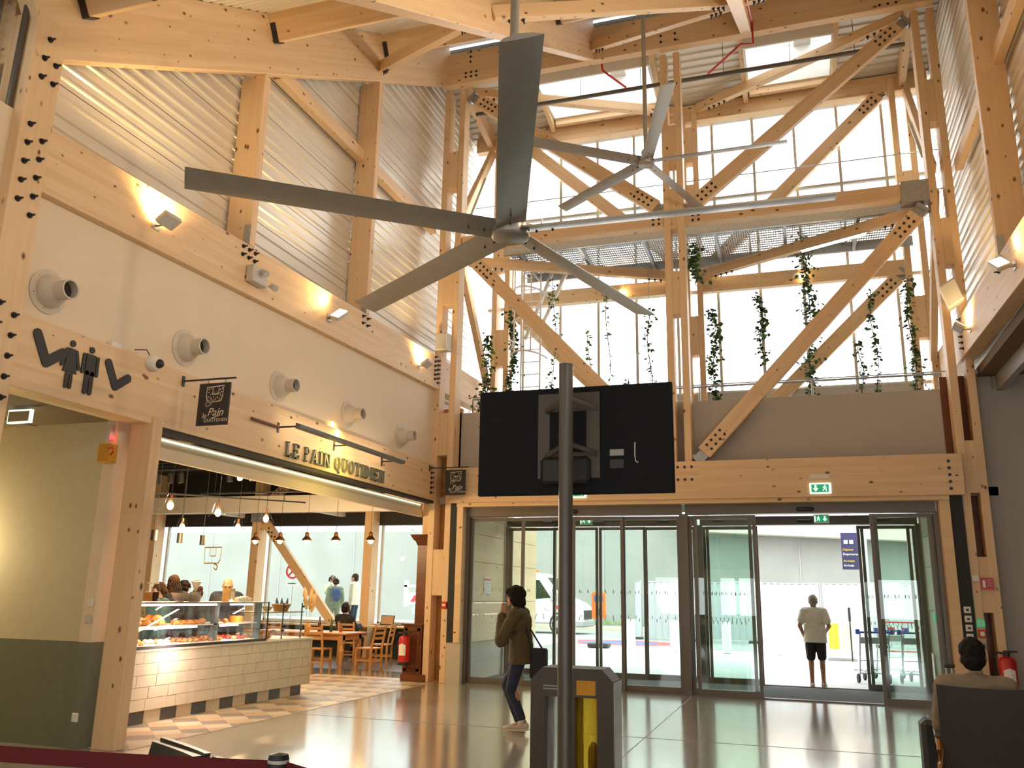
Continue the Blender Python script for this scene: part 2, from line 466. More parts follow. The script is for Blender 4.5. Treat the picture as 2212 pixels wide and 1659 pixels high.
# floor
bm = NB(); bm_box(bm, -18.5, 15, -9, YO + 0.3, -0.3, 0)
floor = struct('floor', bm, 'polished_concrete', loc=(0, 0, 0))
bm = NB(); bm_box(bm, -18.5, -6.75, YO + 0.3, 20.3, -0.3, 0)
obj('bakery_floor', bm, 'polished_concrete', floor)
for (p, q) in (((-1.83, -2, 0), (-1.83, 15.3, 0)), ((-6.5, 10.6, 0), (2.7, 10.6, 0)), ((2.4, -2, 0), (2.4, 15.3, 0))):
    bm = NB(); bm_bar(bm, Vector(p) + V(0, 0, .0012), Vector(q) + V(0, 0, .0012), 0.012, 0.002)
    obj('floor_joint', bm, 'grey_paint', floor)
bm = NB(); bm_box(bm, -5.98, 2.2, 15.55, 17.75, 0.0, 0.008)
obj('entrance_matting', bm, 'mat_dark', floor)

# left wall: plaster band between the lintel and the girder
bm = NB(); bm_box(bm, -7.0, -6.72, -9, 15.6, 3.34, 5.9)
wl = struct('wall_left', bm, 'plaster')
bm = NB(); bm_box(bm, -7.0, -6.72, -9, 5.3, 0, 3.34)
obj('lower_wall', bm, 'paint_cream', wl)
# lintel and girder
lint = timber('lintel_beam', (-6.72, 5.62, 3.665), (-6.72, 15.42, 3.665), 0.20, 0.69, 'long glulam lintel carrying the restroom symbols and the bakery name')
girL = timber('girder', (-6.74, 5.62, zgir(5.62) + .335), (-6.74, 17.9, zgir(17.9) + .335), 0.24, 0.67, 'long glulam girder with uplights above the row of round duct outlets')
girR = timber('girder', (XR + .12, 2.0, zgir(2.0) + .335), (XR + .12, 17.9, zgir(17.9) + .335), 0.24, 0.67, 'long glulam girder above the dark low ceiling beside the waiting seats')
# post that carries the left roof beam, with the big bolts
post1 = timber('timber_post', (-6.78, 5.475, 0), (-6.78, 5.475, 6.95), 0.34, 0.35, 'thick glulam post with bolt groups beside the restroom passage', 'post', up=(1, 0, 0),
               cut=lambda b: None)
def bz(pts): return [(-6.605, y, z) for y, z in pts]
bolts_on(post1, bz([(5.46, 6.72), (5.43, 6.50), (5.565, 6.50), (5.43, 6.30), (5.565, 6.30)]), (1, 0, 0))
bolts_on(post1, bz([(5.40, 5.78 - .19 * k + .0) for k in range(5)] + [(5.55, 5.68 - .19 * k) for k in range(5)]), (1, 0, 0))
bolts_on(post1, bz([(5.40, 4.02 - .19 * k) for k in range(5)] + [(5.56, 3.95 - .19 * k) for k in range(5)]), (1, 0, 0))
bolts_on(girL, [(-6.62, 8.72 + dx, zgir(8.8) + dz) for dx, dz in ((0, .60), (.13, .60), (.26, .60), (0, .49), (.13, .49), (.26, .49))], (1, 0, 0))
bolts_on(girL, [(-6.62, 12.0 + dx, zgir(12) + dz) for dx, dz in ((0, .60), (.16, .60), (0, .48), (.16, .48))], (1, 0, 0))
bolts_on(girL, [(-6.62, 15.02 + (k % 2) * .14, zgir(15) + .62 - .045 * k) for k in range(12)], (1, 0, 0))
bolts_on(lint, [(-6.62, 15.05, 3.93 - .095 * k) for k in range(6)], (1, 0, 0))
bolts_on(girR, [(XR, 12.0 + dx, zgir(12) + dz) for dx, dz in ((0, .60), (.16, .60), (0, .46), (.16, .46))], (-1, 0, 0))
bolts_on(girR, [(XR, 15.05, zgir(15) + .62 - .1 * k) for k in range(6)], (-1, 0, 0))

# raking roof beams
def rake(x, y0, y1, lab, w=0.20):
    c = 0.95 / 2
    return timber('roof_beam', (x, y0, zrb(y0) + c), (x, y1, zrb(y1) + c), w, 0.95 * math.cos(RA), lab)
rbL = rake(XL - .10, 5.3, 15.3, 'raking glulam roof beam with many knots above the ribbed panels of the bakery side')
rb2 = rake(-3.5, 1.0, 15.24, 'raking glulam roof beam crossing behind the rod of the larger-looking ceiling fan')
rb3 = rake(-0.4, 1.0, 15.24, 'raking glulam roof beam with a red sprinkler pipe along its side')
rbR = rake(XR + .10, 1.0, 15.3, 'raking glulam roof beam over the ribbed panels of the seating side')
# purlins between them, in steel hangers
PUR = []
for y in (5.75, 8.9, 12.15):
    for i, (x0, x1) in enumerate(((XL, -3.6), (-3.4, -.5), (-.3, XR))):
        zc = zrt(y) - 0.22
        n = ('bakery-side bay', 'middle bay', 'seating-side bay')[i]
        r = {5.75: 'lowest', 8.9: 'middle', 12.15: 'highest'}[y]
        pu = timber('purlin', (x0, y, zc), (x1, y, zc), 0.14, 0.40, 'glulam purlin of the %s row in the %s of the roof' % (r, n), up=(0, -math.sin(RA), math.cos(RA)))
        bm = NB()
        L_ = x1 - x0
        for xx in (0.006, L_ - 0.086):
            bm_box(bm, xx, xx + .08, -.076, .076, -.212, .06)
        me = finish(bm, 'steel_hanger'); me.materials.append(M('bolt_steel'))
        h = bpy.data.objects.new('steel_hanger', me); COL.objects.link(h); h.parent = pu
# roof bracing (zig-zag)
nodes = [(XL - .0, 12.1), (-3.58, 9.05), None, (-3.42, 9.05), (-.5, 12.15), None, (-3.42, 15.0), (-.5, 12.25), None, (-.3, 12.2), (XR, 9.1)]
def zz(y): return zrb(y) + .28
k = 0
for a, b, lab in (((XL, 12.1), (-3.58, 9.0), 'roof brace rising beside the bakery-side roof beam'),
                  ((-3.42, 9.1), (-.5, 12.1), 'roof brace meeting the highest purlin in the middle bay of the roof'),
                  ((-3.42, 14.9), (-.5, 12.3), 'roof brace next to the far fan rod just below the ridge beam'),
                  ((-.3, 12.1), (XR, 9.1), 'roof brace in the seating-side bay of the roof')):
    br = timber('roof_brace', (a[0], a[1], zz(a[1])), (b[0], b[1], zz(b[1])), 0.13, 0.20, 'slim glulam ' + lab, 'brace')
    d = (Vector((b[0], b[1], zz(b[1]))) - Vector((a[0], a[1], zz(a[1])))).normalized()
    x, y, z = frame_of(d)
    for s in (0.25, 0.36, 0.47):
        for e in (Vector((a[0], a[1], zz(a[1]))) + d * s, Vector((b[0], b[1], zz(b[1]))) - d * s):
            bolts_on(br, [e - z * .10], -z)
# roof deck: ribbed steel, ribs run across the slope
def deck(name, x0, x1, pts, pitch=0.21, rib=0.045):
    """pts: list of (y,z) down the underside; ribs run along X, trapezoid profile"""
    bm = NB(); prof = []
    for (ya, za), (yb, zb) in zip(pts, pts[1:]):
        L_ = math.hypot(yb - ya, zb - za); n = max(1, int(L_ / pitch)); ty, tz = (yb - ya) / L_, (zb - za) / L_
        nrm = (-tz, ty)
        for i in range(n):
            for f, h in ((0, 0), (.55, 0), (.65, 1), (.90, 1)):
                s = (i + f) * L_ / n
                prof.append((ya + ty * s + nrm[0] * rib * h, za + tz * s + nrm[1] * rib * h))
        prof.append((yb, zb))
    A = [bm.verts.new((x0, y, z)) for y, z in prof]; B = [bm.verts.new((x1, y, z)) for y, z in prof]
    for i in range(len(A) - 1): bm.faces.new((A[i], A[i + 1], B[i + 1], B[i]))
    return bm
ceil = struct('ceiling', deck('ceiling', XL - .45, XR + .45, [(4.2, zrt(4.2)), (15.25, zrt(15.25))]), 'deck_metal')
bm = NB(); bm_box(bm, XL - .45, XR + .45, -9, 4.2, zrt(4.2) - .05, zrt(4.2) + .15)
obj('rear_ceiling', bm, 'plaster', ceil)
bm = NB()                                           # insulation above the deck keeps the daylight out
bm_prism(bm, [(XL - .5, 4.0, zrt(4.0) + .08), (XL - .5, 15.4, zrt(15.4) + .08), (XL - .5, 15.4, zrt(15.4) + .25), (XL - .5, 4.0, zrt(4.0) + .25)], (XR - XL + 1.0, 0, 0))
obj('roof_skin', bm, 'grey_paint', ceil)

# posts and braces of the clerestory side walls, with ribbed metal panels (each tray a piece of its own)
def tray(x, y0, y1, z0, z1, sgn, pitch=0.0):
    """horizontal cassette with two groups of ribs; sgn is the inward normal in X"""
    H_ = z1 - z0
    prof = [(0, 0), (.10, 0), (.13, .022), (.17, .022), (.20, 0), (.36, 0), (.39, .022), (.43, .022), (.46, 0), (.70, 0), (.73, .022), (.77, .022), (.80, 0), (.985, 0), (1.0, -.02)]
    bm = NB()
    A = [bm.verts.new((x + sgn * d, y0, z0 + H_ * t)) for t, d in prof]; B = [bm.verts.new((x + sgn * d, y1, z0 + H_ * t)) for t, d in prof]
    for i in range(len(A) - 1): bm.faces.new((A[i], A[i + 1], B[i + 1], B[i]))
    return bm
def cut_roof(bm):
    n = Vector((0, -RS, 1)).normalized()
    bmesh.ops.bisect_plane(bm, geom=bm.verts[:] + bm.edges[:] + bm.faces[:], plane_co=(0, 5.64, zrt(5.64) + .05), plane_no=n, clear_outer=True)
def side(xs, sgn, wall):
    for (y0, y1) in ((5.3, 8.86), (8.86, 12.12), (12.12, 15.45)):
        z = 5.55
        while z < zrt(y1):
            bm = tray(xs, y0, y1, z, z + 0.56, sgn); cut_roof(bm)
            if bm.faces: obj('metal_panel', bm, 'sheet_metal', wall)
            else: bm.free()
            z += 0.56
    z = 5.0
    while z < 12.9:
        obj('metal_panel', tray(xs, 15.45, 17.9, z, min(z + 0.56, 12.95), sgn), 'sheet_metal', wall); z += 0.56
bm = NB(); bm_box(bm, XL - .60, XL - .50, 4.2, 17.9, 5.0, 13.1)
wcl = struct('wall_clerestory', bm, 'grey_paint')
side(XL - .42, 1, wcl)
bm = NB(); bm_box(bm, XR + .50, XR + .60, 4.2, 17.9, 5.0, 13.1)
wcr = struct('wall_right', bm, 'grey_paint')
side(XR + .42, -1, wcr)
for sx, x0, who in ((1, XL, 'bakery side'), (-1, XR, 'seating side')):
    for y, nth in ((8.9, 'lower'), (12.15, 'upper')):
        p = timber('clerestory_post', (x0 - sx * .19, y, zgir(y) + .675), (x0 - sx * .19, y, zrb(y) - .042), 0.38, 0.13, 'glulam clerestory post at the %s roof purlin on the %s' % ('middle' if nth == 'lower' else 'highest', who), 'post', up=(0, 1, 0))
        bm = NB(); bm_box(bm, x0 - .09 if sx > 0 else x0 - .01, x0 + .01 if sx > 0 else x0 + .09, y - .075, y - .067, zgir(y) + .66, zgir(y) + .95)
        me = finish(bm, 'steel_shoe'); me.materials.append(M('galvanised')); me.transform(p.matrix_world.inverted())
        o = bpy.data.objects.new('steel_shoe', me); COL.objects.link(o); o.parent = p
    xb = x0 - sx * .29
    timber('clerestory_rail', (xb, 9.5, 9.02), (xb, 12.08, 9.02), 0.13, 0.22, 'level glulam rail between the two clerestory posts on the %s' % who)
    timber('clerestory_rail', (xb, 12.22, 9.02), (xb, 15.3, 9.02), 0.13, 0.22, 'level glulam rail from the upper clerestory post to the corner on the %s' % who)
# ------------------------------------------------------------------ inner frame of the entrance tower (plane YB)
YC = YB + .15
def dcol(xa, xb, w, y, z0, z1, lab, blocks, side=None):
    """double column: two slender posts with spacer blocks"""
    t = thing('double_column', lab, 'column', ((xa + xb) / 2, y, z0))
    for x in (xa, xb):
        timber('post', (x, y, z0), (x, y, z1), w, 0.30, None, up=(0, 1, 0), parent=t)
    for z in blocks:
        timber('spacer_block', ((xa + xb) / 2, y, z), ((xa + xb) / 2, y, z + .85), abs(xb - xa) - w + .01, 0.27, None, up=(0, 1, 0), parent=t)
    return t
cl = dcol(-6.67, -6.33, .125, YC, 0, 12.2, 'double glulam corner column between the bakery front and the entrance doors', (9.9, 7.3, 4.2, 1.55))
cm = dcol(-2.03, -1.765, .125, YC, 3.92, 12.2, 'double glulam column standing on the door header in the middle of the tower', (9.75, 8.40, 6.7))
cr = dcol(2.59, 2.855, .125, YC, 0, 12.2, 'double glulam corner column beside the light switches', (9.9, 7.2, 3.3, 1.45))
for zz_ in [5.75 - .13 * k for k in range(6)]:
    for i in (0, 1): bolts_on(cl.children[1], [(-6.265, YC - .06 + .11 * i, zz_ - .06 * i)], (1, 0, 0))
for zz_ in [5.9 - .11 * k for k in range(8)]:
    for i in (0, 1): bolts_on(cr.children[0], [(2.525, YC - .06 + .11 * i, zz_ - .05 * i)], (-1, 0, 0))
ridge = timber('ridge_beam', (-6.72, YB - .10, 12.6), (2.9, YB - .10, 12.6), 0.18, 0.76, 'deep glulam beam across the top of the tower where the roof beams end')
bolts_on(ridge, [(-6.2 + dx, YB - .19, 12.95 + dz) for dx, dz in ((.1, 0), (.1, -.12), (.1, -.24), (0, -.5), (.12, -.5), (.24, -.5), (0, -.60), (.12, -.60), (.24, -.60))] +
         [(x, YB - .19, 12.35 + .14 * k) for x in (-2.03, -1.75) for k in range(4)] + [(2.0 + dx, YB - .19, 12.3 + dz) for dx in (0, .14, .28) for dz in (0, .14)], (0, -1, 0), True)
mid = timber('cross_beam', (-6.25, YC, 8.64), (2.52, YC, 8.64), 0.22, 0.28, 'glulam cross beam at mid height of the tower in front of the steel walkway')
bolts_on(mid, [(-2.30 + dx, YC - .11, 8.55 + dz) for dx in (0, .11) for dz in (0, .1, .2)] + [(-1.55 + dx, YC - .11, 8.55 + dz) for dx in (0, .11) for dz in (0, .1, .2)], (0, -1, 0), True)
def plate(parent, box, mat='galvanised', name='steel_plate'):
    bm = NB(); bm_box(bm, *box)
    me = finish(bm, name); me.materials.append(M(mat)); me.transform(parent.matrix_world.inverted())
    o = bpy.data.objects.new(name, me); COL.objects.link(o); o.parent = parent; return o
plate(mid, (2.08, 2.53, YC - .13, YC + .13, 8.42, 8.82))
header = timber('header_beam', (-6.26, YB - .06, 3.59), (2.56, YB - .06, 3.59), 0.16, 0.66, 'wide glulam header above the sliding entrance doors')
bolts_on(header, [(-2.30 + .12 * k, YB - .14, z) for k in range(6) for z in (3.82, 3.60)], (0, -1, 0), True)
bolts_on(header, [(2.36, YB - .14, 3.80 - .11 * k) for k in range(5)], (0, -1, 0), True)
# diagonal braces with their steel ends
def diag(name, a, b, y, lab, w=.14, h=.275, ends=(1, 1)):
    a3, b3 = V(a[0], y, a[1]), V(b[0], y, b[1])
    o = timber(name, a3, b3, w, h, lab, 'brace', up=(0, 1, 0)) if False else timber(name, a3, b3, w, h, lab, 'brace')
    d = (b3 - a3).normalized(); x, yy, z = frame_of(d)
    for e, s, on in ((a3, d, ends[0]), (b3, -d, ends[1])):
        if not on: continue
        bolts_on(o, [e + s * (.14 + .115 * i) + z * (.055 * j) - V(0, w / 2, 0) for i in range(4) for j in (-1, 1)], (0, -1, 0), True)
        bm = NB(); bm_bar(bm, e - s * .14, e + s * .02, .03, .19); bm_bar(bm, e - s * .20, e - s * .13, .16, .24)
        me = finish(bm, 'steel_end'); me.materials.append(M('galvanised')); me.transform(o.matrix_world.inverted())
        p = bpy.data.objects.new('steel_end', me); COL.objects.link(p); p.parent = o
    return o
diag('diagonal_brace', (-6.02, 11.95), (-2.25, 8.95), YC, 'diagonal timber brace of the inner frame falling from the ridge behind the far fan')
diag('diagonal_brace', (-1.52, 8.93), (2.32, 12.0), YC, 'diagonal timber brace of the inner frame climbing to the ridge on the seating side')
diag('diagonal_brace', (-5.98, 8.22), (-2.2, 4.15), YC, 'diagonal timber brace of the inner frame dropping behind the black display')
diag('diagonal_brace', (-1.50, 4.10), (2.30, 8.20), YC, 'diagonal timber brace of the inner frame standing in front of the grey parapet')
# grey parapet above the doors
bm = NB(); bm_box(bm, -6.28, 2.56, YC + .2, YC + .32, 3.3, 5.10)
struct('wall_parapet', bm, 'plaster_grey')
bm = NB(); bm_box(bm, -6.9, 3.1, YC + .1, YO - .05, 3.28, 3.42)
struct('ceiling_vestibule', bm, 'plaster_grey')
# ------------------------------------------------------------------ outer facade (plane YO)
oc1 = dcol(-6.33, -6.03, .12, YO, 3.3, 12.3, 'double glulam column of the glazed facade behind the caged ladder', (10.9, 8.9, 6.6))
oc2 = dcol(-1.95, -1.68, .12, YO, 3.3, 12.3, 'double glulam column in the middle of the glazed facade', (11.0, 9.6, 6.55))
oc3 = dcol(2.40, 2.70, .12, YO, 3.3, 12.3, 'double glulam column of the glazed facade on the seating side', (9.3, 6.6))
timber('facade_beam', (-6.9, YO, 12.22), (3.1, YO, 12.22), 0.2, 0.40, 'glulam beam along the head of the upper facade glazing')
timber('facade_beam', (-5.97, YO, 8.13), (-2.01, YO, 8.13), 0.16, 0.32, 'glulam facade transom behind the vines on the bakery side')
timber('facade_beam', (-1.62, YO, 8.10), (2.34, YO, 8.10), 0.16, 0.32, 'glulam facade transom carrying a bright spot behind the tall vine')
diag('diagonal_brace', (-5.6, 12.0), (-2.2, 8.75), YO, 'diagonal timber brace of the outer facade falling behind the far fan blades', ends=(0, 0))
diag('diagonal_brace', (-1.4, 8.6), (2.15, 12.0), YO, 'diagonal timber brace of the outer facade rising behind the inner one')
diag('diagonal_brace', (-1.5, 4.3), (2.2, 7.9), YO, 'diagonal timber brace of the outer facade partly hidden by vines', ends=(0, 1))
diag('diagonal_brace', (-5.9, 7.9), (-2.2, 4.2), YO, 'diagonal timber brace of the outer facade mostly behind the display', ends=(0, 0))
# level braces between the two frames
for a, b, z, lab in (((-6.2, YC + .2), (-2.1, YO - .1), 8.33, 'level timber brace under the walkway on the bakery side'),
                     ((2.45, YC + .1), (-1.6, YO - .1), 8.33, 'level timber brace with a tube lamp under the walkway'),
                     ((-6.2, YC + .2), (-2.1, YO - .1), 12.3, 'level timber brace below the bakery-side rooflight'),
                     ((2.45, YC + .1), (-1.6, YO - .1), 12.3, 'level timber brace below the seating-side rooflight')):
    o = timber('level_brace', (a[0], a[1], z), (b[0], b[1], z), 0.14, 0.2, lab, 'brace')
    d = (V(b[0], b[1], z) - V(a[0], a[1], z)).normalized()
    bolts_on(o, [V(a[0], a[1], z) + d * (.3 + .13 * k) - V(0, 0, .1) for k in range(4)] + [V(b[0], b[1], z) - d * (.3 + .13 * k) - V(0, 0, .1) for k in range(4)], (0, 0, -1))
# diagonals on the side walls of the tower
for x, who in ((-6.47, 'bakery side'), (2.68, 'seating side')):
    for (ya, za), (yb, zb), n in (((15.55, 12.6), (17.6, 12.25), 'strut'),):
        pass
    for a, b, n in (((15.6, 9.15), (17.62, 11.95), 'upper'), ((15.6, 8.75), (17.62, 6.15), 'lower')):
        timber('side_brace', (x, a[0], a[1]), (x, b[0], b[1]), 0.12, 0.2, '%s diagonal on the side wall of the tower, %s' % (n, who), 'brace')
    timber('eaves_beam', (x - .06, YB + .3, 12.72), (x - .06, YO, 12.28), 0.14, 0.36, 'short glulam beam under the tower roof, %s' % who)
# tower roof with two rooflights
def zc(y): return 13.0 - 0.22 * (y - YB)
SK = [(-4.85, -2.45, 15.95, 17.35), (-.45, 1.2, 15.95, 17.35)]
xs = [XL - .45]
bm = NB()
def deck_strip(x0, x1, y0, y1):
    b = deck('c', x0, x1, [(y1, zc(y1)), (y0, zc(y0))][::-1], 0.19, 0.035); me_ = bpy.data.meshes.new('t'); b.to_mesh(me_); b.free(); bm.from_mesh(me_); bpy.data.meshes.remove(me_)
prev = XL - .45
for (x0, x1, y0, y1) in SK:
    deck_strip(prev, x0, YB - .1, YO + .4); deck_strip(x0, x1, YB - .1, y0); deck_strip(x0, x1, y1, YO + .4); prev = x1
deck_strip(prev, XR + .45, YB - .1, YO + .4)
ct = struct('ceiling_tower', bm, 'deck_metal')
for i, (x0, x1, y0, y1) in enumerate(SK):
    who = ('bakery side', 'seating side')[i]
    rl = thing('rooflight', 'white-lined rooflight in the tower roof, %s' % who, 'rooflight', ((x0 + x1) / 2, (y0 + y1) / 2, zc((y0 + y1) / 2)))
    bm = NB(); hh = .55
    for (a, b, c, d) in ((x0 - .05, x0, y0, y1), (x1, x1 + .05, y0, y1), (x0 - .05, x1 + .05, y0 - .05, y0), (x0 - .05, x1 + .05, y1, y1 + .05)):
        bm_box(bm, a, b, c, d, zc(y1) - .08, zc(y0) + hh)
    obj('lining', bm, 'white_paint', rl)
    bm = NB(); bm_box(bm, x0, x1, y0, y1, zc(y0) + hh - .06, zc(y0) + hh - .03); obj('pane', bm, 'glass_clear', rl)
    bm = NB(); bm_box(bm, (x0 + x1) / 2 + .15, (x0 + x1) / 2 + .5, y0, y1, zc(y0) + hh - .12, zc(y0) + hh - .02); obj('vent_flap', bm, 'light_grey', rl)
    for x in (x0 - .09, x1 + .09):
        timber('trimmer', (x, YB, zc(YB) - .13), (x, YO - .1, zc(YO - .1) - .13), .10, .22, None, parent=rl)
    timber('trimmer', (x0, y1 + .1, zc(y1) - .13), (x1, y1 + .1, zc(y1) - .13), .10, .2, None, parent=rl)
bm = NB()
bm_box(bm, XL - .5, SK[0][0] - .06, YB + .1, YO + .4, 13.2, 13.3); bm_box(bm, SK[0][1] + .06, SK[1][0] - .06, YB + .1, YO + .4, 13.2, 13.3); bm_box(bm, SK[1][1] + .06, XR + .5, YB + .1, YO + .4, 13.2, 13.3)
for x0, x1, y0, y1 in SK: bm_box(bm, x0, x1, YB + .1, y0 - .06, 13.2, 13.3); bm_box(bm, x0, x1, y1 + .06, YO + .4, 13.2, 13.3)
obj('roof_skin', bm, 'grey_paint', ct)
# glazing: each pane and mullion is a piece of the window
MX = [-6.6, -5.72, -4.84, -3.96, -3.10, -2.20, -1.33, -.45, .42, 1.31, 2.20, 3.0]
win = thing('window_1', 'tall glazed facade of the entrance tower', 'window', (CX, YO + .2, 3.4)); win['kind'] = 'structure'
del win['category']
for x in MX[1:-1]:
    bm = NB(); bm_box(bm, x - .028, x + .028, YO + .17, YO + .27, 3.4, 12.1); obj('mullion', bm, 'light_grey', win)
for z in (3.45, 5.78, 8.05, 10.2, 12.06):
    bm = NB(); bm_box(bm, MX[0], MX[-1], YO + .18, YO + .26, z - .03, z + .03); obj('transom', bm, 'light_grey', win)
for x0, x1 in zip(MX, MX[1:]):
    for z0, z1 in ((3.45, 5.78), (5.78, 8.05), (8.05, 10.2), (10.2, 12.06)):
        bm = NB(); bm_box(bm, x0 + .02, x1 - .02, YO + .215, YO + .225, z0 + .02, z1 - .02); obj('pane', bm, 'glass_clear', win)
bm = NB(); bm_box(bm, -5.97, 2.35, YO + .02, YO + .12, 9.62, 9.82); obj('rail', bm, 'light_grey', win)
bm = NB(); bm_box(bm, -5.97, 2.35, YO + .02, YO + .12, 5.58, 5.74); obj('rail', bm, 'light_grey', win)
# steel pipes and cable rails in front of the glazing
for nm, z, r, y, lab in (('sprinkler_pipe', 12.02, .045, 16.0, 'brown sprinkler pipe hung across the tower below the rooflights'),):
    bm = NB(); bm_cyl(bm, (-6.3, y, z), (2.5, y, z), r, n=10)
    t = thing(nm, lab, 'pipe', (CX, y, z)); obj('pipe', bm, 'pole_grey', t)
    for x in (-5.2, -3.9, -2.6, -.9, .4, 1.6):
        bm = NB(); bm_cyl(bm, (x, y, z), (x, y, zc(y)), .006, n=5); obj('hanger_rod', bm, 'bolt_steel', t)
for z, lab in ((10.18, 'thin steel guard cable crossing the facade at the upper landing'), (9.35, 'thin steel guard cable just above the cross beam'), (5.72, 'thin steel guard cable above the parapet planting')):
    bm = NB(); bm_cyl(bm, (-7.02, 16.9, z), (3.14, 16.9, z), .012, n=6); tag(obj('guard_cable', bm, 'galvanised'), lab, 'cable')
for z, x0, x1, y, lab in ((5.45, -6.15, 2.5, 15.95, 'thin steel handrail on the parapet among the vines'),):
    t = thing('handrail', lab, 'rail', (CX, y, z))
    bm = NB(); bm_cyl(bm, (x0, y, z), (x1, y, z), .02, n=8); obj('rail', bm, 'galvanised', t)
    for x in (x0, -3.6, -1.6, .4, x1): bm = NB(); bm_cyl(bm, (x, y, 4.5), (x, y, z), .02, n=8); obj('stanchion', bm, 'galvanised', t)
# steel walkway (grating) behind the cross beam
wk = thing('walkway', 'galvanised steel grating walkway crossing the tower at mid height', 'walkway', (CX, 16.6, 8.5))
for y in (15.80, 17.45):
    bm = NB(); bm_box(bm, -5.5, 2.50, y - .03, y + .03, 8.46, 8.66); obj('edge_beam', bm, 'galvanised', wk)
bm = NB()
for i in range(int(7.95 / .045)):
    x = -5.48 + .045 * i; bm_box(bm, x, x + .014, 15.83, 17.42, 8.60, 8.63)
for j in range(14): bm_box(bm, -5.48, 2.48, 15.85 + .115 * j, 15.862 + .115 * j, 8.61, 8.63)
g = obj('grating', bm, 'galvanised', wk); g['kind'] = 'stuff'
for x in (-5.2, -3.9, -2.6, -1.2, 0.1, 1.4):
    bm = NB(); bm_box(bm, x - .03, x + .03, 15.83, 17.42, 8.46, 8.60); obj('cross_bearer', bm, 'galvanised', wk)
for x in (-5.4, -4.2, -2.4, -.6, 1.2, 2.4):
    bm = NB(); bm_cyl(bm, (x, 17.40, 8.6), (x, 17.40, 9.62), .02, n=8); obj('stanchion', bm, 'galvanised', wk)
for z in (9.12, 9.62):
    bm = NB(); bm_cyl(bm, (-5.9, 17.40, z), (2.4, 17.40, z), .017, n=8); obj('guard_rail', bm, 'galvanised', wk)
# caged ladder
ld = thing('caged_ladder', 'white steel ladder with hoop cage rising to the walkway', 'ladder', (-5.9, 17.0, 4.6))
for x in (-5.55, -5.12):
    bm = NB(); bm_bar(bm, (x, 17.25, 5.6), (x, 17.25, 9.9), .03, .05); obj('stile', bm, 'white_paint', ld)
for k in range(15):
    bm = NB(); bm_cyl(bm, (-5.55, 17.25, 5.7 + .28 * k), (-5.12, 17.25, 5.7 + .28 * k), .013, n=6); obj('rung', bm, 'white_paint', ld)
for k in range(5):
    z = 6.6 + .72 * k; pts = [(-5.335 - .37 * math.cos(a), 17.25 - .72 * math.sin(a), z) for a in [math.pi * i / 12 for i in range(13)]]
    bm = NB(); bm_tube(bm, pts, .022, 6); obj('hoop', bm, 'white_paint', ld)
for i in (2, 4, 6, 8, 10):
    a = math.pi * i / 12; bm = NB(); bm_bar(bm, (-5.335 - .37 * math.cos(a), 17.25 - .72 * math.sin(a), 6.6), (-5.335 - .37 * math.cos(a), 17.25 - .72 * math.sin(a), 9.5), .035, .008); obj('cage_strip', bm, 'white_paint', ld)
for xa, xb in ((-5.45, -4.75), (-5.2, -4.4)):
    bm = NB(); bm_bar(bm, (xa, 17.2, 7.05), (xb, 17.2, 8.78), .07, .07); obj('support_strut', bm, 'white_paint', ld)

# ------------------------------------------------------------------ right-hand low bay
bm = NB(); bm_box(bm, XR + .24, 15, -9, 15.7, 5.25, 5.4); struct('ceiling_low', bm, 'brown_ceiling')
bm = NB(); bm_box(bm, 2.94, 15, 15.5, 15.7, 0, 5.3); wr = struct('wall_back', bm, 'plaster_grey')
for a, b in (((3.42, 0), (3.42, 2.12)), ((3.42, 2.12), (4.3, 2.12))):
    bm = NB(); bm_bar(bm, (a[0], 15.495, a[1]), (b[0], 15.495, b[1]), .012, .012); obj('door_outline', bm, 'black_metal', wr)
bm = NB(); bm_box(bm, 14.8, 15, -9, 15.7, 0, 5.3); struct('wall_far_right', bm, 'plaster_grey')
timber('side_post', (3.35, YC, 3.9), (3.35, YC, 5.2), .2, .3, 'short dark-stained post above the grey side wall', 'post', up=(0, 1, 0)) if False else None
# upper left frame that meets the big post
timber('frame_beam', (-6.95, 5.42, 6.95), (-13.0, 5.42, 6.95), .2, 1.0, 'dark-looking glulam beam running off behind the bolted post')
bm = NB(); bm_cyl(bm, (-6.78, 5.27, 4.5), (-6.72, 5.27, 8.0), .028, n=8); tag(obj('conduit', bm, 'pole_grey'), 'thin grey conduit running down the bolted post', 'pipe')

bm = NB(); bm_box(bm, 2.42, 2.95, 15.58, 15.68, 0, 5.3); struct('wall_column_right', bm, 'mahogany')
bm = NB(); bm_box(bm, -6.98, -6.25, 15.60, 15.70, 0, 5.2); struct('wall_column_left', bm, 'pine_furniture')

# rear of the hall, behind the camera: wall added to dim the light from behind, with gaps
bm = NB(); bm_box(bm, -7.0, 15, -9.2, -9.0, 0, .9); bm_box(bm, -7.0, 15, -9.2, -9.0, 2.5, 6.9); wrr = struct('wall_rear', bm, 'plaster')
for k in range(8):
    x = -7.0 + 2.9 * k; bm = NB(); bm_box(bm, x, x + .7, -9.2, -9.0, .9, 2.5); obj('pier', bm, 'plaster', wrr)
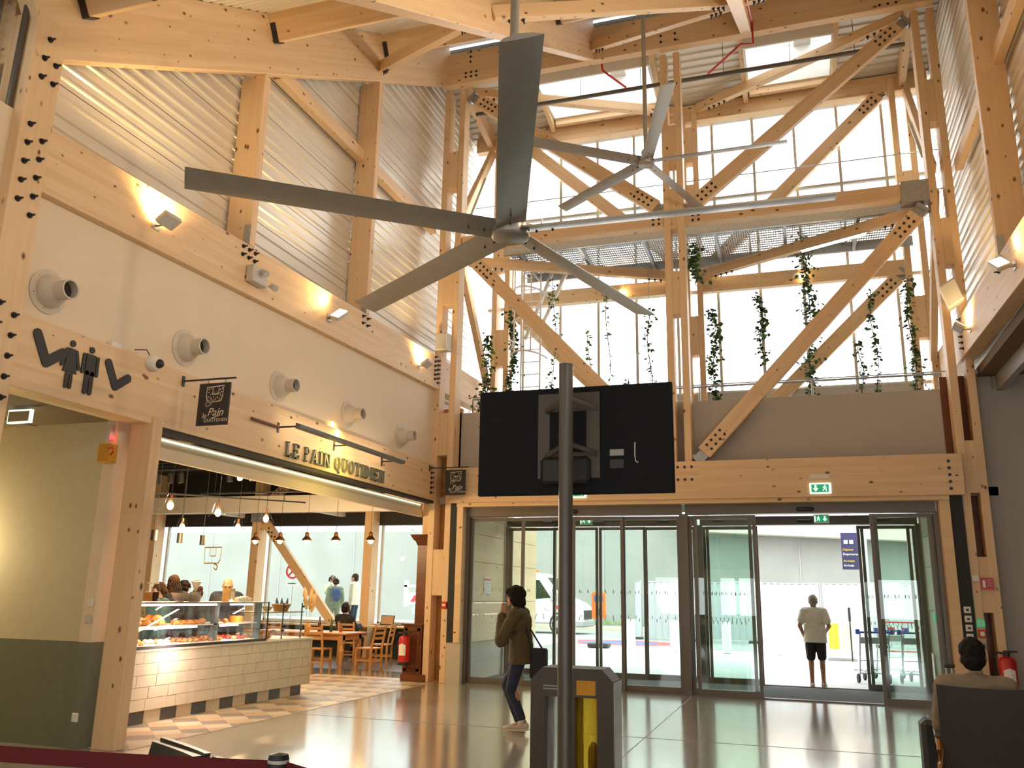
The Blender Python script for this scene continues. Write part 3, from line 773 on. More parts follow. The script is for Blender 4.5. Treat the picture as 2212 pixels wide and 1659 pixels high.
# ------------------------------------------------------------------ entrance doors, inner and outer set
def leaf(parent, x0, x1, y, z1=3.0, name='sliding_leaf', marks=True, mat='aluminium'):
    """framed glass leaf; the glass and the safety marks are its sub-parts"""
    w = .055
    bm = NB()
    bm_box(bm, x0, x0 + w, y - .025, y + .025, .02, z1); bm_box(bm, x1 - w, x1, y - .025, y + .025, .02, z1)
    bm_box(bm, x0 + w, x1 - w, y - .025, y + .025, .02, .11); bm_box(bm, x0 + w, x1 - w, y - .025, y + .025, z1 - .06, z1)
    lf = obj(name, bm, mat, parent)
    bm = NB(); bm_box(bm, x0 + w, x1 - w, y - .006, y + .006, .11, z1 - .06)
    obj('pane', bm, 'glass_green', lf)
    if marks:
        bm = NB(); n = int((x1 - x0 - .14) / .155)
        for i in range(n):
            for z in (1.17, 1.65):
                xx = x0 + .13 + i * .155; bm_box(bm, xx, xx + .012, y - .009, y - .007, z, z + .055)
        m_ = obj('safety_marks', bm, 'grey_paint', lf); m_['kind'] = 'stuff'
    return lf
def doorset(name, y, xa, xb, leaves, label):
    t = thing(name, label, None, ((xa + xb) / 2, y, 0)); t['kind'] = 'structure'
    for x in (xa, xb): bm = NB(); bm_box(bm, x - .035, x + .035, y - .07, y + .07, 0, 3.03); obj('jamb', bm, 'aluminium', t)
    bm = NB(); bm_box(bm, xa, xb, y - .10, y + .10, 3.02, 3.19); obj('operator_box', bm, 'aluminium', t)
    bm = NB(); bm_box(bm, xa, xb, y - .05, y + .05, 0, .02); obj('floor_track', bm, 'aluminium', t)
    for i, (x0, x1, dy, nm) in enumerate(leaves): leaf(t, x0, x1, y + dy, name=nm)
    for x in ((xa + xb) / 2,):
        bm = NB(); bm_box(bm, x - .14, x + .14, y - .17, y - .10, 3.05, 3.12); obj('motion_sensor', bm, 'black_plastic', t, bevel=.02)
    return t
F_, S_ = 'fixed_leaf', 'sliding_leaf'
doorset('door_1', 15.47, -5.97, -1.94, [(-5.93, -4.86, .03, F_), (-4.90, -3.96, -.03, S_), (-3.93, -2.98, -.03, S_), (-3.02, -1.98, .03, F_)], 'closed pair of inner sliding glass doors behind the display')
doorset('door_2', 15.47, -1.87, 2.14, [(-1.83, -.76, .03, F_), (-1.74, -.68, -.03, S_), (1.20, 2.10, .03, F_), (1.14, 2.06, -.03, S_)], 'open pair of inner sliding glass doors with the way out')
doorset('door_3', 17.86, -5.97, -1.94, [(-5.93, -4.90, .03, F_), (-4.95, -3.98, -.03, S_), (-3.96, -2.98, -.03, S_), (-3.02, -1.98, .03, F_)], 'closed pair of outer sliding glass doors')
doorset('door_4', 17.86, -1.87, 2.14, [(-1.83, -.80, .03, F_), (-1.76, -.76, -.03, S_), (1.14, 2.10, .03, F_), (1.07, 2.0, -.03, S_)], 'open pair of outer sliding glass doors')
# surround: pale timber trim, black cladding strips, concrete plinths
bm = NB(); bm_box(bm, -6.12, 2.33, 15.17, 15.5, 3.19, 3.26); struct('trim_1', bm, 'pine_board')
bm = NB(); bm_box(bm, -6.12, -6.0, 15.2, 15.52, .72, 3.19); struct('trim_2', bm, 'pine_board')
bm = NB(); bm_box(bm, 2.18, 2.33, 15.2, 15.52, 0, 3.19); struct('trim_3', bm, 'pine_board')
bm = NB(); bm_box(bm, -6.26, -6.12, 15.22, 15.5, .72, 3.26); struct('trim_4', bm, 'black_cladding')
bm = NB(); bm_box(bm, 2.33, 2.52, 15.22, 15.5, 0, 3.26); struct('trim_5', bm, 'black_cladding')
bm = NB(); bm_box(bm, -6.26, -5.99, 15.24, 15.52, 0, .72); struct('trim_6', bm, 'concrete_pale')
# vestibule side walls: concrete plinth with timber boards above, each board a piece
for nm, xa, xb, s in (('wall_vestibule_left', -6.25, -6.05, 1), ('wall_vestibule_right', 2.22, 2.42, -1)):
    bm = NB(); bm_box(bm, xa, xb, 15.54, 20.2, 0, 3.28); w = struct(nm, bm, 'concrete_pale')
    xf = xb if s > 0 else xa
    for z0, z1 in ((.70, 1.45), (1.46, 2.20), (2.21, 2.74), (2.75, 3.27)):
        for y0, y1 in ((15.56, 17.74), (17.95, 20.15)):
            bm = NB(); bm_box(bm, min(xf, xf + s * .03), max(xf, xf + s * .03), y0, y1, z0, z1)
            o = obj('panel_board', bm, 'paint_cream' if s < 0 else 'pine_board', w)
for x, z0, y in ((-6.018, 1.60, 16.5),):
    t = thing('notice', 'printed notice with a red heading on the vestibule boards', 'notice', (x, y + .2, z0))
    bm = NB(); bm_box(bm, x, x + .006, y, y + .42, z0, z0 + .32); obj('sheet', bm, 'paper', t)
    bm = NB(); bm_box(bm, x + .006, x + .008, y + .02, y + .40, z0 + .26, z0 + .30); obj('heading', bm, 'red_paint', t)
    bm = NB()
    for k in range(6): bm_box(bm, x + .006, x + .008, y + .04, y + .36, z0 + .04 + .032 * k, z0 + .05 + .032 * k)
    o = obj('print_lines', bm, 'light_grey', t); o['kind'] = 'stuff'
bm = NB(); bm_box(bm, 2.16, 2.20, 16.75, 16.95, 1.26, 1.42); tag(obj('door_release', bm, 'green_sign', bevel=.01), 'small green door release on the pale vestibule wall', 'switch')

# exit signs
def exit_sign(x, y, z, w, h, label, lit=True, arrow_left=True):
    t = thing('exit_sign', label, 'sign', (x, y, z))
    bm = NB(); bm_box(bm, x - w / 2, x + w / 2, y - .03, y, z, z + h); obj('housing', bm, 'white_lit' if lit else 'white_plastic', t, bevel=.008)
    bm = NB(); bm_box(bm, x - w * .42, x + w * .42, y - .034, y - .03, z + h * .14, z + h * .86); obj('green_field', bm, 'green_sign', t)
    s = -1 if arrow_left else 1
    ax = x + s * w * .22; c = z + h / 2; k = h * .3
    bm = NB(); bm_prism(bm, [(ax - k * .28, y - .036, c + k), (ax + k * .28, y - .036, c + k), (ax + k * .28, y - .036, c), (ax + k * .8, y - .036, c), (ax, y - .036, c - k), (ax - k * .8, y - .036, c), (ax - k * .28, y - .036, c)], (0, -.003, 0)); obj('arrow', bm, 'white_lit', t)
    fx = x - s * w * .2
    bm = NB()
    bm_cyl(bm, (fx + k * .1, y - .036, c + k * .85), (fx + k * .1, y - .040, c + k * .85), k * .2, n=10)
    for a, b in (((fx, c + k * .55), (fx - k * .1, c - k * .1)), ((fx - k * .1, c - k * .1), (fx - k * .6, c - k * .8)), ((fx - k * .1, c - k * .1), (fx + k * .45, c - k * .3)), ((fx + k * .45, c - k * .3), (fx + k * .35, c - k * .95)), ((fx, c + k * .5), (fx + k * .6, c + k * .15)), ((fx, c + k * .5), (fx - k * .6, c + k * .2))):
        bm_bar(bm, (a[0], y - .037, a[1]), (b[0], y - .037, b[1]), .004, k * .24, up=Vector((0, 1, 0))) if False else bm_bar(bm, (a[0], y - .037, a[1]), (b[0], y - .037, b[1]), .004, k * .22)
    obj('running_figure', bm, 'white_lit', t)
    bm = NB(); bm_box(bm, x - s * w * .42 - (0 if s < 0 else 0) - .012, x - s * w * .42 + .012, y - .037, y - .034, z + h * .16, z + h * .84); obj('doorway', bm, 'white_lit', t)
    return t
exit_sign(.40, 15.11, 3.31, .34, .18, 'lit green exit sign with arrow and running figure under a white box on the header')
bm = NB(); bm_box(bm, .24, .55, 15.06, 15.11, 3.57, 3.63); tag(obj('junction_box', bm, 'white_plastic', bevel=.006), 'flat white box fixed above the lit exit sign', 'box')
exit_sign(-3.75, 15.11, 3.31, .34, .18, 'lit green exit sign half hidden below the black display')
exit_sign(-4.2, 17.72, 3.04, .28, .17, 'green exit plate on the outer operator box behind the pole', False, False)
exit_sign(.45, 17.72, 3.04, .28, .17, 'green exit plate on the outer operator box above the open way out', False, False)
for x, lab in ((-5.05, 'black door sensor at the wall end of the closed outer doors'), (-2.6, 'black door sensor near the middle post of the closed outer doors'), (-1.5, 'black door sensor near the middle post of the open outer doors'), (1.55, 'black door sensor at the wall end of the open outer doors')):
    bm = NB(); bm_box(bm, x - .12, x + .12, 17.68, 17.755, 3.07, 3.13); tag(obj('door_sensor', bm, 'black_plastic', bevel=.02), lab, 'sensor')
bm = NB(); bm_ell(bm, (-1.35, 16.0, 3.22), .09, .09, .06); tag(obj('dome_camera', bm, 'white_plastic', smooth=True), 'small white dome camera under the vestibule ceiling', 'camera')

# ------------------------------------------------------------------ outside
bm = NB(); bm_box(bm, -45, 35, YO + .31, 60, -.3, -.01); struct('ground', bm, 'pavement', loc=(0, 0, 0))
bm = NB(); bm_box(bm, -45, 35, 29.5, 42, -.01, 0.0); struct('road', bm, 'asphalt')
bm = NB(); bm_box(bm, -45, 35, 42, 42.6, -.01, .22); struct('kerb', bm, 'concrete_pale')
bm = NB(); bm_box(bm, -45, 35, 46, 46.6, -.2, 7.5); rw = struct('wall_retaining', bm, 'concrete_wall')
for x in range(-40, 35, 5):
    bm = NB(); bm_box(bm, x, x + .05, 45.97, 46, 0, 7.4); obj('expansion_joint', bm, 'grey_paint', rw)
bm = NB(); bm_prism(bm, [(-6, 44.6, 4.95), (30, 44.6, 3.2), (30, 44.6, 6.2), (-6, 44.6, 6.6)], (0, 1.0, 0)); obj('ramp_parapet', bm, 'concrete_pale', rw)
bm = NB(); bm_box(bm, -30, 14, 24.5, 24.7, 3.45, 3.85); bm_box(bm, -30, 14, 18.2, 18.35, 3.45, 3.85); can = struct('canopy', bm, 'white_paint')
for k in range(15):
    x = -30 + 3.1 * k
    bm = NB(); bm_box(bm, x, x + .12, 18.35, 24.5, 3.5, 3.8); obj('canopy_rib', bm, 'white_paint', can)
    bm = NB(); bm_box(bm, x + .12, x + 3.1, 18.35, 24.5, 3.66, 3.68); obj('canopy_pane', bm, 'canopy_glass', can)
bm = NB(); bm_box(bm, -30, -6.3, 20.9, 25.4, -.01, .36); struct('raised_pavement', bm, 'pavement')
rng = random.Random(4)
def tuft_row(x0, x1, y, z, n, h, name, label):
    bm = NB()
    for i in range(n):
        x = rng.uniform(x0, x1); yy = y + rng.uniform(-.15, .15); hh = h * rng.uniform(.4, 1); a = rng.uniform(0, 6.28); l = rng.uniform(-.1, .1)
        v = [bm.verts.new((x - .02 * math.cos(a), yy - .02 * math.sin(a), z)), bm.verts.new((x + .02 * math.cos(a), yy + .02 * math.sin(a), z)), bm.verts.new((x + l, yy + l * .5, z + hh))]
        bm.faces.new(v)
    o = obj(name, bm, 'leaf_bright', loc=((x0 + x1) / 2, y, z)); tag(o, label, 'plants', kind='stuff')
tuft_row(-26, -9, 25.3, .36, 900, .35, 'weed_strip', 'low green weeds along the edge of the raised pavement outside the bakery')
tuft_row(-14, -5, 45.6, .2, 300, .35, 'weed_strip', 'low green weeds at the foot of the grey retaining wall')
# corrugated hoarding panels, each a thing
hp = None
def hoard(p, q, label, z1=2.2):
    p, q = V(*p), V(*q); d = (q - p); L_ = d.length; d.normalize(); n = V(-d.y, d.x, 0)
    t = thing('hoarding_panel', label, 'fence panel', ((p.x + q.x) / 2, (p.y + q.y) / 2, 0), 'white hoarding panels along the road')
    bm = NB(); N_ = int(L_ / .06); A, B = [], []
    for i in range(N_ + 1):
        off = n * (.02 if (i // 2) % 2 else -.02); c = p + d * (L_ * i / N_) + off
        A.append(bm.verts.new(c + V(0, 0, .1))); B.append(bm.verts.new(c + V(0, 0, z1)))
    for i in range(N_): bm.faces.new((A[i], A[i + 1], B[i + 1], B[i]))
    obj('corrugated_sheet', bm, 'hoarding', t)
    bm = NB(); bm_cyl(bm, p + V(0, 0, .05), p + V(0, 0, z1 + .05), .025, n=8); bm_cyl(bm, q + V(0, 0, .05), q + V(0, 0, z1 + .05), .025, n=8); bm_cyl(bm, p + V(0, 0, z1), q + V(0, 0, z1), .02, n=8)
    obj('tube_frame', bm, 'galvanised', t)
    bm = NB(); bm_box(bm, q.x - .42, q.x + .04, q.y - .15, q.y + .15, 0, .09); obj('ballast_foot', bm, 'black_plastic', t, bevel=.02)
hoard((-6.75, 37.5, 0), (-6.02, 34.7, 0), 'white corrugated hoarding panel turned at an angle beside the orange stand')
for i in range(6):
    hoard((-5.85 + 2.2 * i, 34.5, 0), (-3.75 + 2.2 * i, 34.5, 0), 'white corrugated hoarding panel in the straight row, %s from the angled one' % ('first', 'second', 'third', 'fourth', 'fifth', 'sixth')[i])
# painted road marking
t = thing('road_marking', 'red and blue painted disc on the road by the hoarding', 'road marking', (-6.3, 31.6, 0))
for r_, mat_, z in ((1.9, 'red_paint', .004), (1.25, 'blue_paint', .006)):
    bm = NB(); vs = [bm.verts.new((-6.3 + r_ * 1.15 * math.cos(a), 31.6 + r_ * .9 * math.sin(a), z)) for a in [2 * math.pi * k / 40 for k in range(40)]]; bm.faces.new(vs)
    obj('paint_disc', bm, mat_, t)
# bollards
bol = None
for x, y, lab in ((-7.15, 28.0, 'plain white round bollard just before the orange stand'), (-8.9, 28.0, 'plain white round bollard in front of the van door'), (-5.2, 28.0, 'plain white round bollard just past the orange stand'), (-3.78, 27.6, 'plain white round bollard second past the orange stand'), (-2.24, 27.8, 'plain white round bollard third past the orange stand'), (-.70, 27.9, 'plain white round bollard beside the man leaving')):
    bm = NB(); bm_lathe(bm, [(.001, 0), (.135, 0), (.135, .88), (.12, .905), (.001, .91)], n=20, o=(x, y, 0))
    tag(obj('bollard', bm, 'white_paint', smooth=True), lab, 'bollard', 'white bollards along the pavement')
# orange stand
t = thing('orange_stand', 'bright orange rounded stand with a blue window and dark foot', 'stand', (-6.28, 28.2, 0))
def rrect(x0, x1, z0, z1, r, y, n=5):
    P = []
    for cx, cz, a0 in ((x1 - r, z1 - r, 0), (x0 + r, z1 - r, 90), (x0 + r, z0 + r, 180), (x1 - r, z0 + r, 270)):
        for k in range(n + 1):
            a = math.radians(a0 + 90 * k / n); P.append((cx + r * math.cos(a), y, cz + r * math.sin(a)))
    return P
bm = NB(); bm_prism(bm, rrect(-6.50, -6.06, .88, 1.74, .10, 28.12), (0, .16, 0)); obj('body', bm, 'orange_paint', t)
bm = NB(); bm_prism(bm, rrect(-6.43, -6.13, 1.42, 1.64, .05, 28.115), (0, .01, 0)); obj('window', bm, 'backpack_blue', t)
bm = NB(); bm_box(bm, -6.34, -6.22, 28.112, 28.13, .98, 1.22); obj('slot', bm, 'black_plastic', t)
bm = NB(); bm_box(bm, -6.34, -6.22, 28.16, 28.24, .1, .95); obj('stem', bm, 'grey_paint', t)
bm = NB(); bm_box(bm, -6.62, -5.95, 27.95, 28.45, 0, .14); obj('foot', bm, 'black_plastic', t, bevel=.03)

# white works van (front to the right), built from its side outline
vx, vy = -8.95, 37.0
van = thing('works_van', 'white works van with red stripe marks and an orange beacon parked beyond the doors', 'van', (vx - 2.6, vy + 1.0, 0))
side_o = [(0, .42), (0, .95), (-.06, 1.15), (-.30, 1.32), (-.95, 1.50), (-1.62, 2.38), (-2.0, 2.56), (-3.0, 2.62), (-5.4, 2.62), (-5.4, .42)]
bm = NB(); bm_prism(bm, [(vx + a, vy, b) for a, b in side_o], (0, 1.95, 0)); obj('body', bm, 'van_white', van, bevel=.06)
for yy in (vy - .012, vy + 1.962):
    bm = NB(); bm_prism(bm, [(vx + a, yy, b) for a, b in ((-1.42, 1.50), (-1.95, 2.25), (-2.65, 2.28), (-2.65, 1.40))], (0, .01, 0)); obj('side_window', bm, 'windscreen', van)
bm = NB(); bm_prism(bm, [(vx - .98, vy + .12, 1.54), (vx - 1.60, vy + .12, 2.36), (vx - 1.60, vy + 1.83, 2.36), (vx - .98, vy + 1.83, 1.54)], (.02, 0, .014)); obj('windscreen', bm, 'windscreen', van)
bm = NB(); bm_box(bm, vx - .02, vx + .02, vy + .25, vy + 1.7, .62, 1.0)
for k in range(4): bm_box(bm, vx + .0, vx + .035, vy + .3, vy + 1.65, .65 + .09 * k, .68 + .09 * k)
obj('grille', bm, 'black_plastic', van)
bm = NB(); bm_box(bm, vx - .5, vx + .07, vy - .02, vy + 1.97, .30, .58); obj('bumper', bm, 'grey_paint', van, bevel=.05)
bm = NB(); bm_box(bm, vx - 1.38, vx - 1.13, vy - .28, vy - .03, 1.35, 1.78); obj('wing_mirror', bm, 'grey_paint', van, bevel=.04)
for wx in (vx - .98, vx - 4.4):
    bm = NB(); bm_lathe(bm, [(.20, -.02), (.36, 0), (.40, .05), (.40, .22), (.36, .26), (.2, .26)], n=28, o=(wx, vy - .03, .40), axis=(0, 1, 0), cap=True); w_ = obj('wheel', bm, 'tyre', van, smooth=True)
    bm = NB(); bm_lathe(bm, [(.001, -.02), (.06, -.03), (.08, -.01), (.19, -.02), (.22, .0)], n=20, o=(wx, vy - .04, .40), axis=(0, 1, 0)); obj('wheel_rim', bm, 'galvanised', w_, smooth=True)
    bm = NB(); bm_lathe(bm, [(.50, 0), (.44, -.012), (.42, 0)], n=28, o=(wx, vy - .012, .42), axis=(0, 1, 0)); obj('wheel_arch', bm, 'tyre', van)
for k in range(2):
    bm = NB(); x = vx - 1.32 + .42 * k; bm_prism(bm, [(x, vy - .012, 1.02), (x + .18, vy - .012, 1.02), (x + .36, vy - .012, 1.2), (x + .18, vy - .012, 1.2)], (0, .008, 0)); obj('red_stripe', bm, 'red_paint', van)
bm = NB(); bm_box(bm, vx - 2.7, vx - 2.45, vy + .2, vy + 1.7, 2.62, 2.74); obj('beacon', bm, 'orange_paint', van, bevel=.03)
def text(name, body, size, loc, rot, mat, parent, extrude=.003, align='LEFT', spacing=1.0, shear=0.0, bold=0.0):
    cu = bpy.data.curves.new(name, 'FONT'); cu.body = body; cu.size = size; cu.extrude = extrude; cu.align_x = align; cu.space_character = spacing; cu.shear = shear; cu.offset = bold
    to = bpy.data.objects.new(name, cu); me = bake(to); bpy.data.curves.remove(cu)
    me.transform(Matrix.Translation(Vector(loc)) @ Euler(rot).to_matrix().to_4x4())
    me.materials.clear()
    return obj(name, me, mat, parent)
text('lettering', 'R5', .17, (vx - 1.72, vy - .014, .95), (math.pi / 2, 0, 0), 'grey_paint', van)
# road-works trailer seen through the bakery window
t = thing('works_trailer', 'white trailer frame with a red striped board seen through the bakery window', 'trailer', (-16.4, 37.0, 0))
bm = NB(); bm_box(bm, -17.25, -14.5, 36.95, 37.0, 1.10, 1.62); obj('striped_board', bm, 'white_paint', t)
for k in range(5):
    bm = NB(); x = -17.05 + .5 * k; bm_prism(bm, [(x, 36.94, 1.2), (x + .22, 36.94, 1.2), (x + .42, 36.94, 1.5), (x + .2, 36.94, 1.5)], (0, .009, 0)); obj('red_stripe', bm, 'red_paint', t)
bm = NB(); bm_box(bm, -17.35, -17.2, 36.9, 37.05, 1.0, 2.15); bm_box(bm, -17.35, -14.5, 36.9, 37.05, 1.86, 1.95); obj('upright_frame', bm, 'white_paint', t)
bm = NB(); bm_box(bm, -16.9, -14.5, 36.9, 38.2, .66, 1.0); obj('chassis', bm, 'grey_paint', t)
for x in (-16.5, -15.2): bm = NB(); bm_lathe(bm, [(.1, 0), (.30, 0), (.33, .04), (.33, .18), (.3, .22), (.1, .22)], n=20, o=(x, 37.0, .33), axis=(0, 1, 0), cap=True); obj('wheel', bm, 'tyre', t, smooth=True)
# direction totem
t = thing('direction_totem', 'tall navy totem with yellow and white departures and arrivals lettering', 'sign', (1.32, 25.3, 0))
bm = NB(); bm_box(bm, 1.10, 1.53, 25.2, 25.3, 2.42, 3.4); obj('navy_board', bm, 'navy_sign', t)
bm = NB(); bm_box(bm, 1.53, 1.75, 25.22, 25.3, 0, 3.4); obj('white_mast', bm, 'white_paint', t)
for tx, z, m_ in (('Départs', 2.92, 'yellow_ink'), ('Departures', 2.80, 'white_paint'), ('Arrivées', 2.62, 'yellow_ink'), ('Arrivals', 2.50, 'white_paint')):
    text('lettering', tx, .082, (1.13, 25.19, z), (math.pi / 2, 0, 0), m_, t, bold=.0015)
bm = NB(); bm_box(bm, 1.17, 1.27, 25.185, 25.2, 3.10, 3.2); bm_box(bm, 1.31, 1.41, 25.185, 25.2, 3.10, 3.2); obj('pictograms', bm, 'white_paint', t)
# information kiosk
t = thing('advert_kiosk', 'low white kiosk box with a yellow panel in front of the hoarding', 'kiosk', (.98, 26.6, 0))
bm = NB(); bm_box(bm, .62, 1.34, 26.4, 26.8, .05, 1.06); obj('box', bm, 'white_paint', t, bevel=.01)
bm = NB(); bm_box(bm, .66, .92, 26.385, 26.4, .3, .98); obj('yellow_panel', bm, 'yellow_ink', t)
bm = NB(); bm_box(bm, .98, 1.28, 26.385, 26.4, .3, .98); obj('pale_panel', bm, 'cloth_cream', t)
bm = NB(); bm_box(bm, .6, 1.36, 26.36, 26.84, 0, .05); obj('base', bm, 'grey_paint', t)
bm = NB(); bm_cyl(bm, (1.22, 26.1, 0), (1.22, 26.1, 1.05), .02, n=8); bm_cyl(bm, (1.22, 26.1, 1.05), (1.22, 26.1, 1.42), .035, n=8)
tag(obj('black_marker_post', bm, 'black_plastic'), 'thin post with a black top beside the white kiosk', 'post')
# red and white barriers
for i in range(3):
    x0 = 1.95 + 1.25 * i
    t = thing('street_barrier', 'red and white street barrier behind the trolleys, %s' % ('next to the totem mast', 'middle one of three', 'furthest from the totem mast')[i], 'barrier', (x0 + .6, 25.2 + .3 * (i % 2), 0), 'street barriers behind the trolleys')
    y = 25.2 + .3 * (i % 2)
    bm = NB(); bm_tube(bm, [(x0, y, 0), (x0, y, .95), (x0 + .12, y, 1.08), (x0 + 1.05, y, 1.08), (x0 + 1.17, y, .95), (x0 + 1.17, y, 0)], .022, 8); obj('tube', bm, 'red_paint', t)
    bm = NB(); bm_box(bm, x0 + .02, x0 + 1.15, y - .012, y + .012, .78, .96); bd = obj('board', bm, 'white_paint', t)
    for k in range(3): bm = NB(); bm_box(bm, x0 + .14 + .34 * k, x0 + .31 + .34 * k, y - .016, y - .012, .79, .95); obj('red_mark', bm, 'red_paint', bd)
    bm = NB(); bm_cyl(bm, (x0, y, .35), (x0 + 1.17, y, .35), .018, n=8); obj('lower_tube', bm, 'red_paint', t)
    for k in (0, 1): bm = NB(); bm_bar(bm, (x0 + 1.17 * k, y - .25, .02), (x0 + 1.17 * k, y + .25, .02), .05, .04); obj('foot', bm, 'red_paint', t)
# luggage trolleys
def trolley():
    t = thing('luggage_trolley', 'steel luggage trolley with a blue push bar parked outside the doors', 'trolley', (0, 0, 0), 'luggage trolleys outside the doors')
    bm = NB()
    for x in (-.28, .28): bm_tube(bm, [(x, -.45, .98), (x, -.36, .60), (x, -.28, .25), (x, -.25, .18)], .016, 8)
    obj('back_frame', bm, 'galvanised', t)
    bm = NB(); bm_cyl(bm, (-.34, -.46, 1.0), (.34, -.46, 1.0), .02, n=10); obj('push_bar', bm, 'blue_paint', t)
    for x in (-.33, .33): bm = NB(); bm_box(bm, x - .035, x + .035, -.5, -.42, .96, 1.06); obj('bar_end', bm, 'blue_paint', t, bevel=.01)
    bm = NB(); bm_box(bm, -.28, .28, -.43, -.41, .78, .90); obj('advert_plate', bm, 'grey_paint', t)
    bm = NB()
    for x in (-.28, -.14, 0, .14, .28): bm_cyl(bm, (x, -.27, .2), (x * .75, .55, .2), .01, n=6)
    bm_cyl(bm, (-.28, -.27, .2), (.28, -.27, .2), .014, n=6); bm_cyl(bm, (-.21, .55, .2), (.21, .55, .2), .014, n=6); bm_cyl(bm, (-.28, -.32, .45), (.28, -.32, .45), .012, n=6)
    obj('load_deck', bm, 'galvanised', t)
    for x, y in ((-.3, -.2), (.3, -.2), (0, .45)):
        bm = NB(); bm_lathe(bm, [(.03, -.02), (.085, -.02), (.095, 0), (.085, .02), (.03, .02)], n=16, o=(x, y, .095), axis=(1, 0, 0), cap=True); w_ = obj('wheel', bm, 'tyre', t, smooth=True)
        bm = NB(); bm_bar(bm, (x + .03, y, .09), (x + .03, y, .2), .012, .05); obj('fork', bm, 'galvanised', w_)
    return t
tr = trolley(); place(tr, (1.25, 19.7, -.01), math.radians(12)); tr['label'] = 'steel luggage trolley with a blue push bar closest to the way out'
for (x, y, a), lab in (((1.62, 21.1, 20), 'steel luggage trolley with a blue push bar behind the two others'), ((2.10, 19.9, 5), 'steel luggage trolley with a blue push bar along the vestibule wall end')): dup(tr, None, (x, y, -.01), math.radians(a), lab)
# no-parking sign seen through the bakery window
t = thing('parking_sign', 'round red and white no stopping sign with a small arrow plate on a post', 'sign', (-14.9, 23.6, .36))
bm = NB(); bm_cyl(bm, (-14.9, 23.66, .36), (-14.9, 23.66, 2.4), .03, n=8); obj('post', bm, 'galvanised', t)
bm = NB(); bm_cyl(bm, (-14.9, 23.62, 2.18), (-14.9, 23.6, 2.18), .235, n=28); obj('disc', bm, 'white_paint', t)
bm = NB(); bm_lathe(bm, [(.235, 0), (.235, .012), (.185, .012), (.185, 0)], n=28, o=(-14.9, 23.598, 2.18), axis=(0, -1, 0)); obj('red_ring', bm, 'red_paint', t)
bm = NB(); bm_bar(bm, (-15.04, 23.594, 2.32), (-14.76, 23.594, 2.04), .006, .045); bm_bar(bm, (-15.04, 23.594, 2.04), (-14.76, 23.594, 2.32), .006, .045); obj('red_cross', bm, 'red_paint', t)
bm = NB(); bm_box(bm, -15.12, -14.68, 23.6, 23.62, 1.72, 1.90); obj('arrow_plate', bm, 'white_paint', t, bevel=.004)
bm = NB(); bm_box(bm, -15.03, -14.77, 23.592, 23.6, 1.80, 1.82); obj('arrow', bm, 'black_plastic', t)
# ================================================================== THINGS IN THE HALL
# ------------------------------------------------------------------ ceiling fans
def fan(loc, ang0, rod_top, label):
    t = thing('ceiling_fan', label, 'fan', (0, 0, 0), 'five-bladed ceiling fans')
    bm = NB(); bm_lathe(bm, [(.001, -.055), (.118, -.055), (.135, -.045), (.143, -.03), (.143, .045), (.13, .06), (.001, .06)], n=40); h = obj('hub', bm, 'fan_grey', t, smooth=True)
    for k in range(10):
        a = 2 * math.pi * k / 10; bm = NB(); bm_cyl(bm, (.143 * math.cos(a), .143 * math.sin(a), .0), (.147 * math.cos(a), .147 * math.sin(a), .0), .006, n=6); obj('screw', bm, 'bolt_steel', h)
    bm = NB(); bm_lathe(bm, [(.075, .06), (.075, .20), (.06, .23), (.03, .24)], n=20); obj('motor_housing', bm, 'fan_grey', t, smooth=True)
    bm = NB(); bm_cyl(bm, (0, 0, .22), (0, 0, rod_top - .08), .036, n=14); obj('down_rod', bm, 'fan_grey', t, smooth=True)
    bm = NB(); bm_lathe(bm, [(.045, -.16), (.085, -.12), (.095, -.02), (.08, 0)], n=18, o=(0, 0, rod_top)); obj('ceiling_cup', bm, 'light_grey', t, smooth=True)
    for k in range(5):
        a = math.radians(ang0 + 72 * k)
        bm = NB(); n = 10; prof = [(-.112, .0), (-.085, .017), (-.01, .028), (.06, .019), (.112, .0), (.06, -.004), (-.02, -.006), (-.085, -.004)]
        rings = []
        for s, tw in ((.11, 15), (1.0, 15), (2.22, 14), (2.25, 14)):
            ca, sa = math.cos(math.radians(tw)), math.sin(math.radians(tw))
            rings.append([bm.verts.new((s, y * ca - z * sa, y * sa + z * ca + .01)) for y, z in prof])
        for A, B in zip(rings, rings[1:]):
            for i in range(len(prof)): bm.faces.new((A[i], A[(i + 1) % len(prof)], B[(i + 1) % len(prof)], B[i]))
        bm.faces.new(rings[0][::-1]); bm.faces.new(rings[-1])
        bmesh.ops.rotate(bm, verts=bm.verts, cent=(0, 0, 0), matrix=Matrix.Rotation(a, 3, 'Z'))
        b = obj('blade', bm, 'fan_grey', t, smooth=True)
        bm = NB()
        for s in (.20, .32): bm_cyl(bm, (s * math.cos(a), s * math.sin(a), -.02), (s * math.cos(a), s * math.sin(a), -.004), .009, n=6)
        o = obj('blade_screws', bm, 'bolt_steel', b); o['kind'] = 'stuff'
    t.location = Vector(loc)
    return t
fan((-1.88, 5.53, 4.17), -142.3, zrt(5.53) - 4.17, 'large grey five-bladed ceiling fan hanging low on its long rod')
fan((-2.05, 13.0, 8.64), -144.5, zrt(13.0) - 8.64 - .25, 'grey five-bladed ceiling fan hanging high in front of the tower glazing')
bm = NB(); bm_box(bm, -3.4, -.5, 12.93, 13.07, zrt(13) - .24, zrt(13) - .06); tag(obj('fan_bearer', bm, 'glulam'), 'short timber bearer in the roof that the high fan hangs from', 'beam')
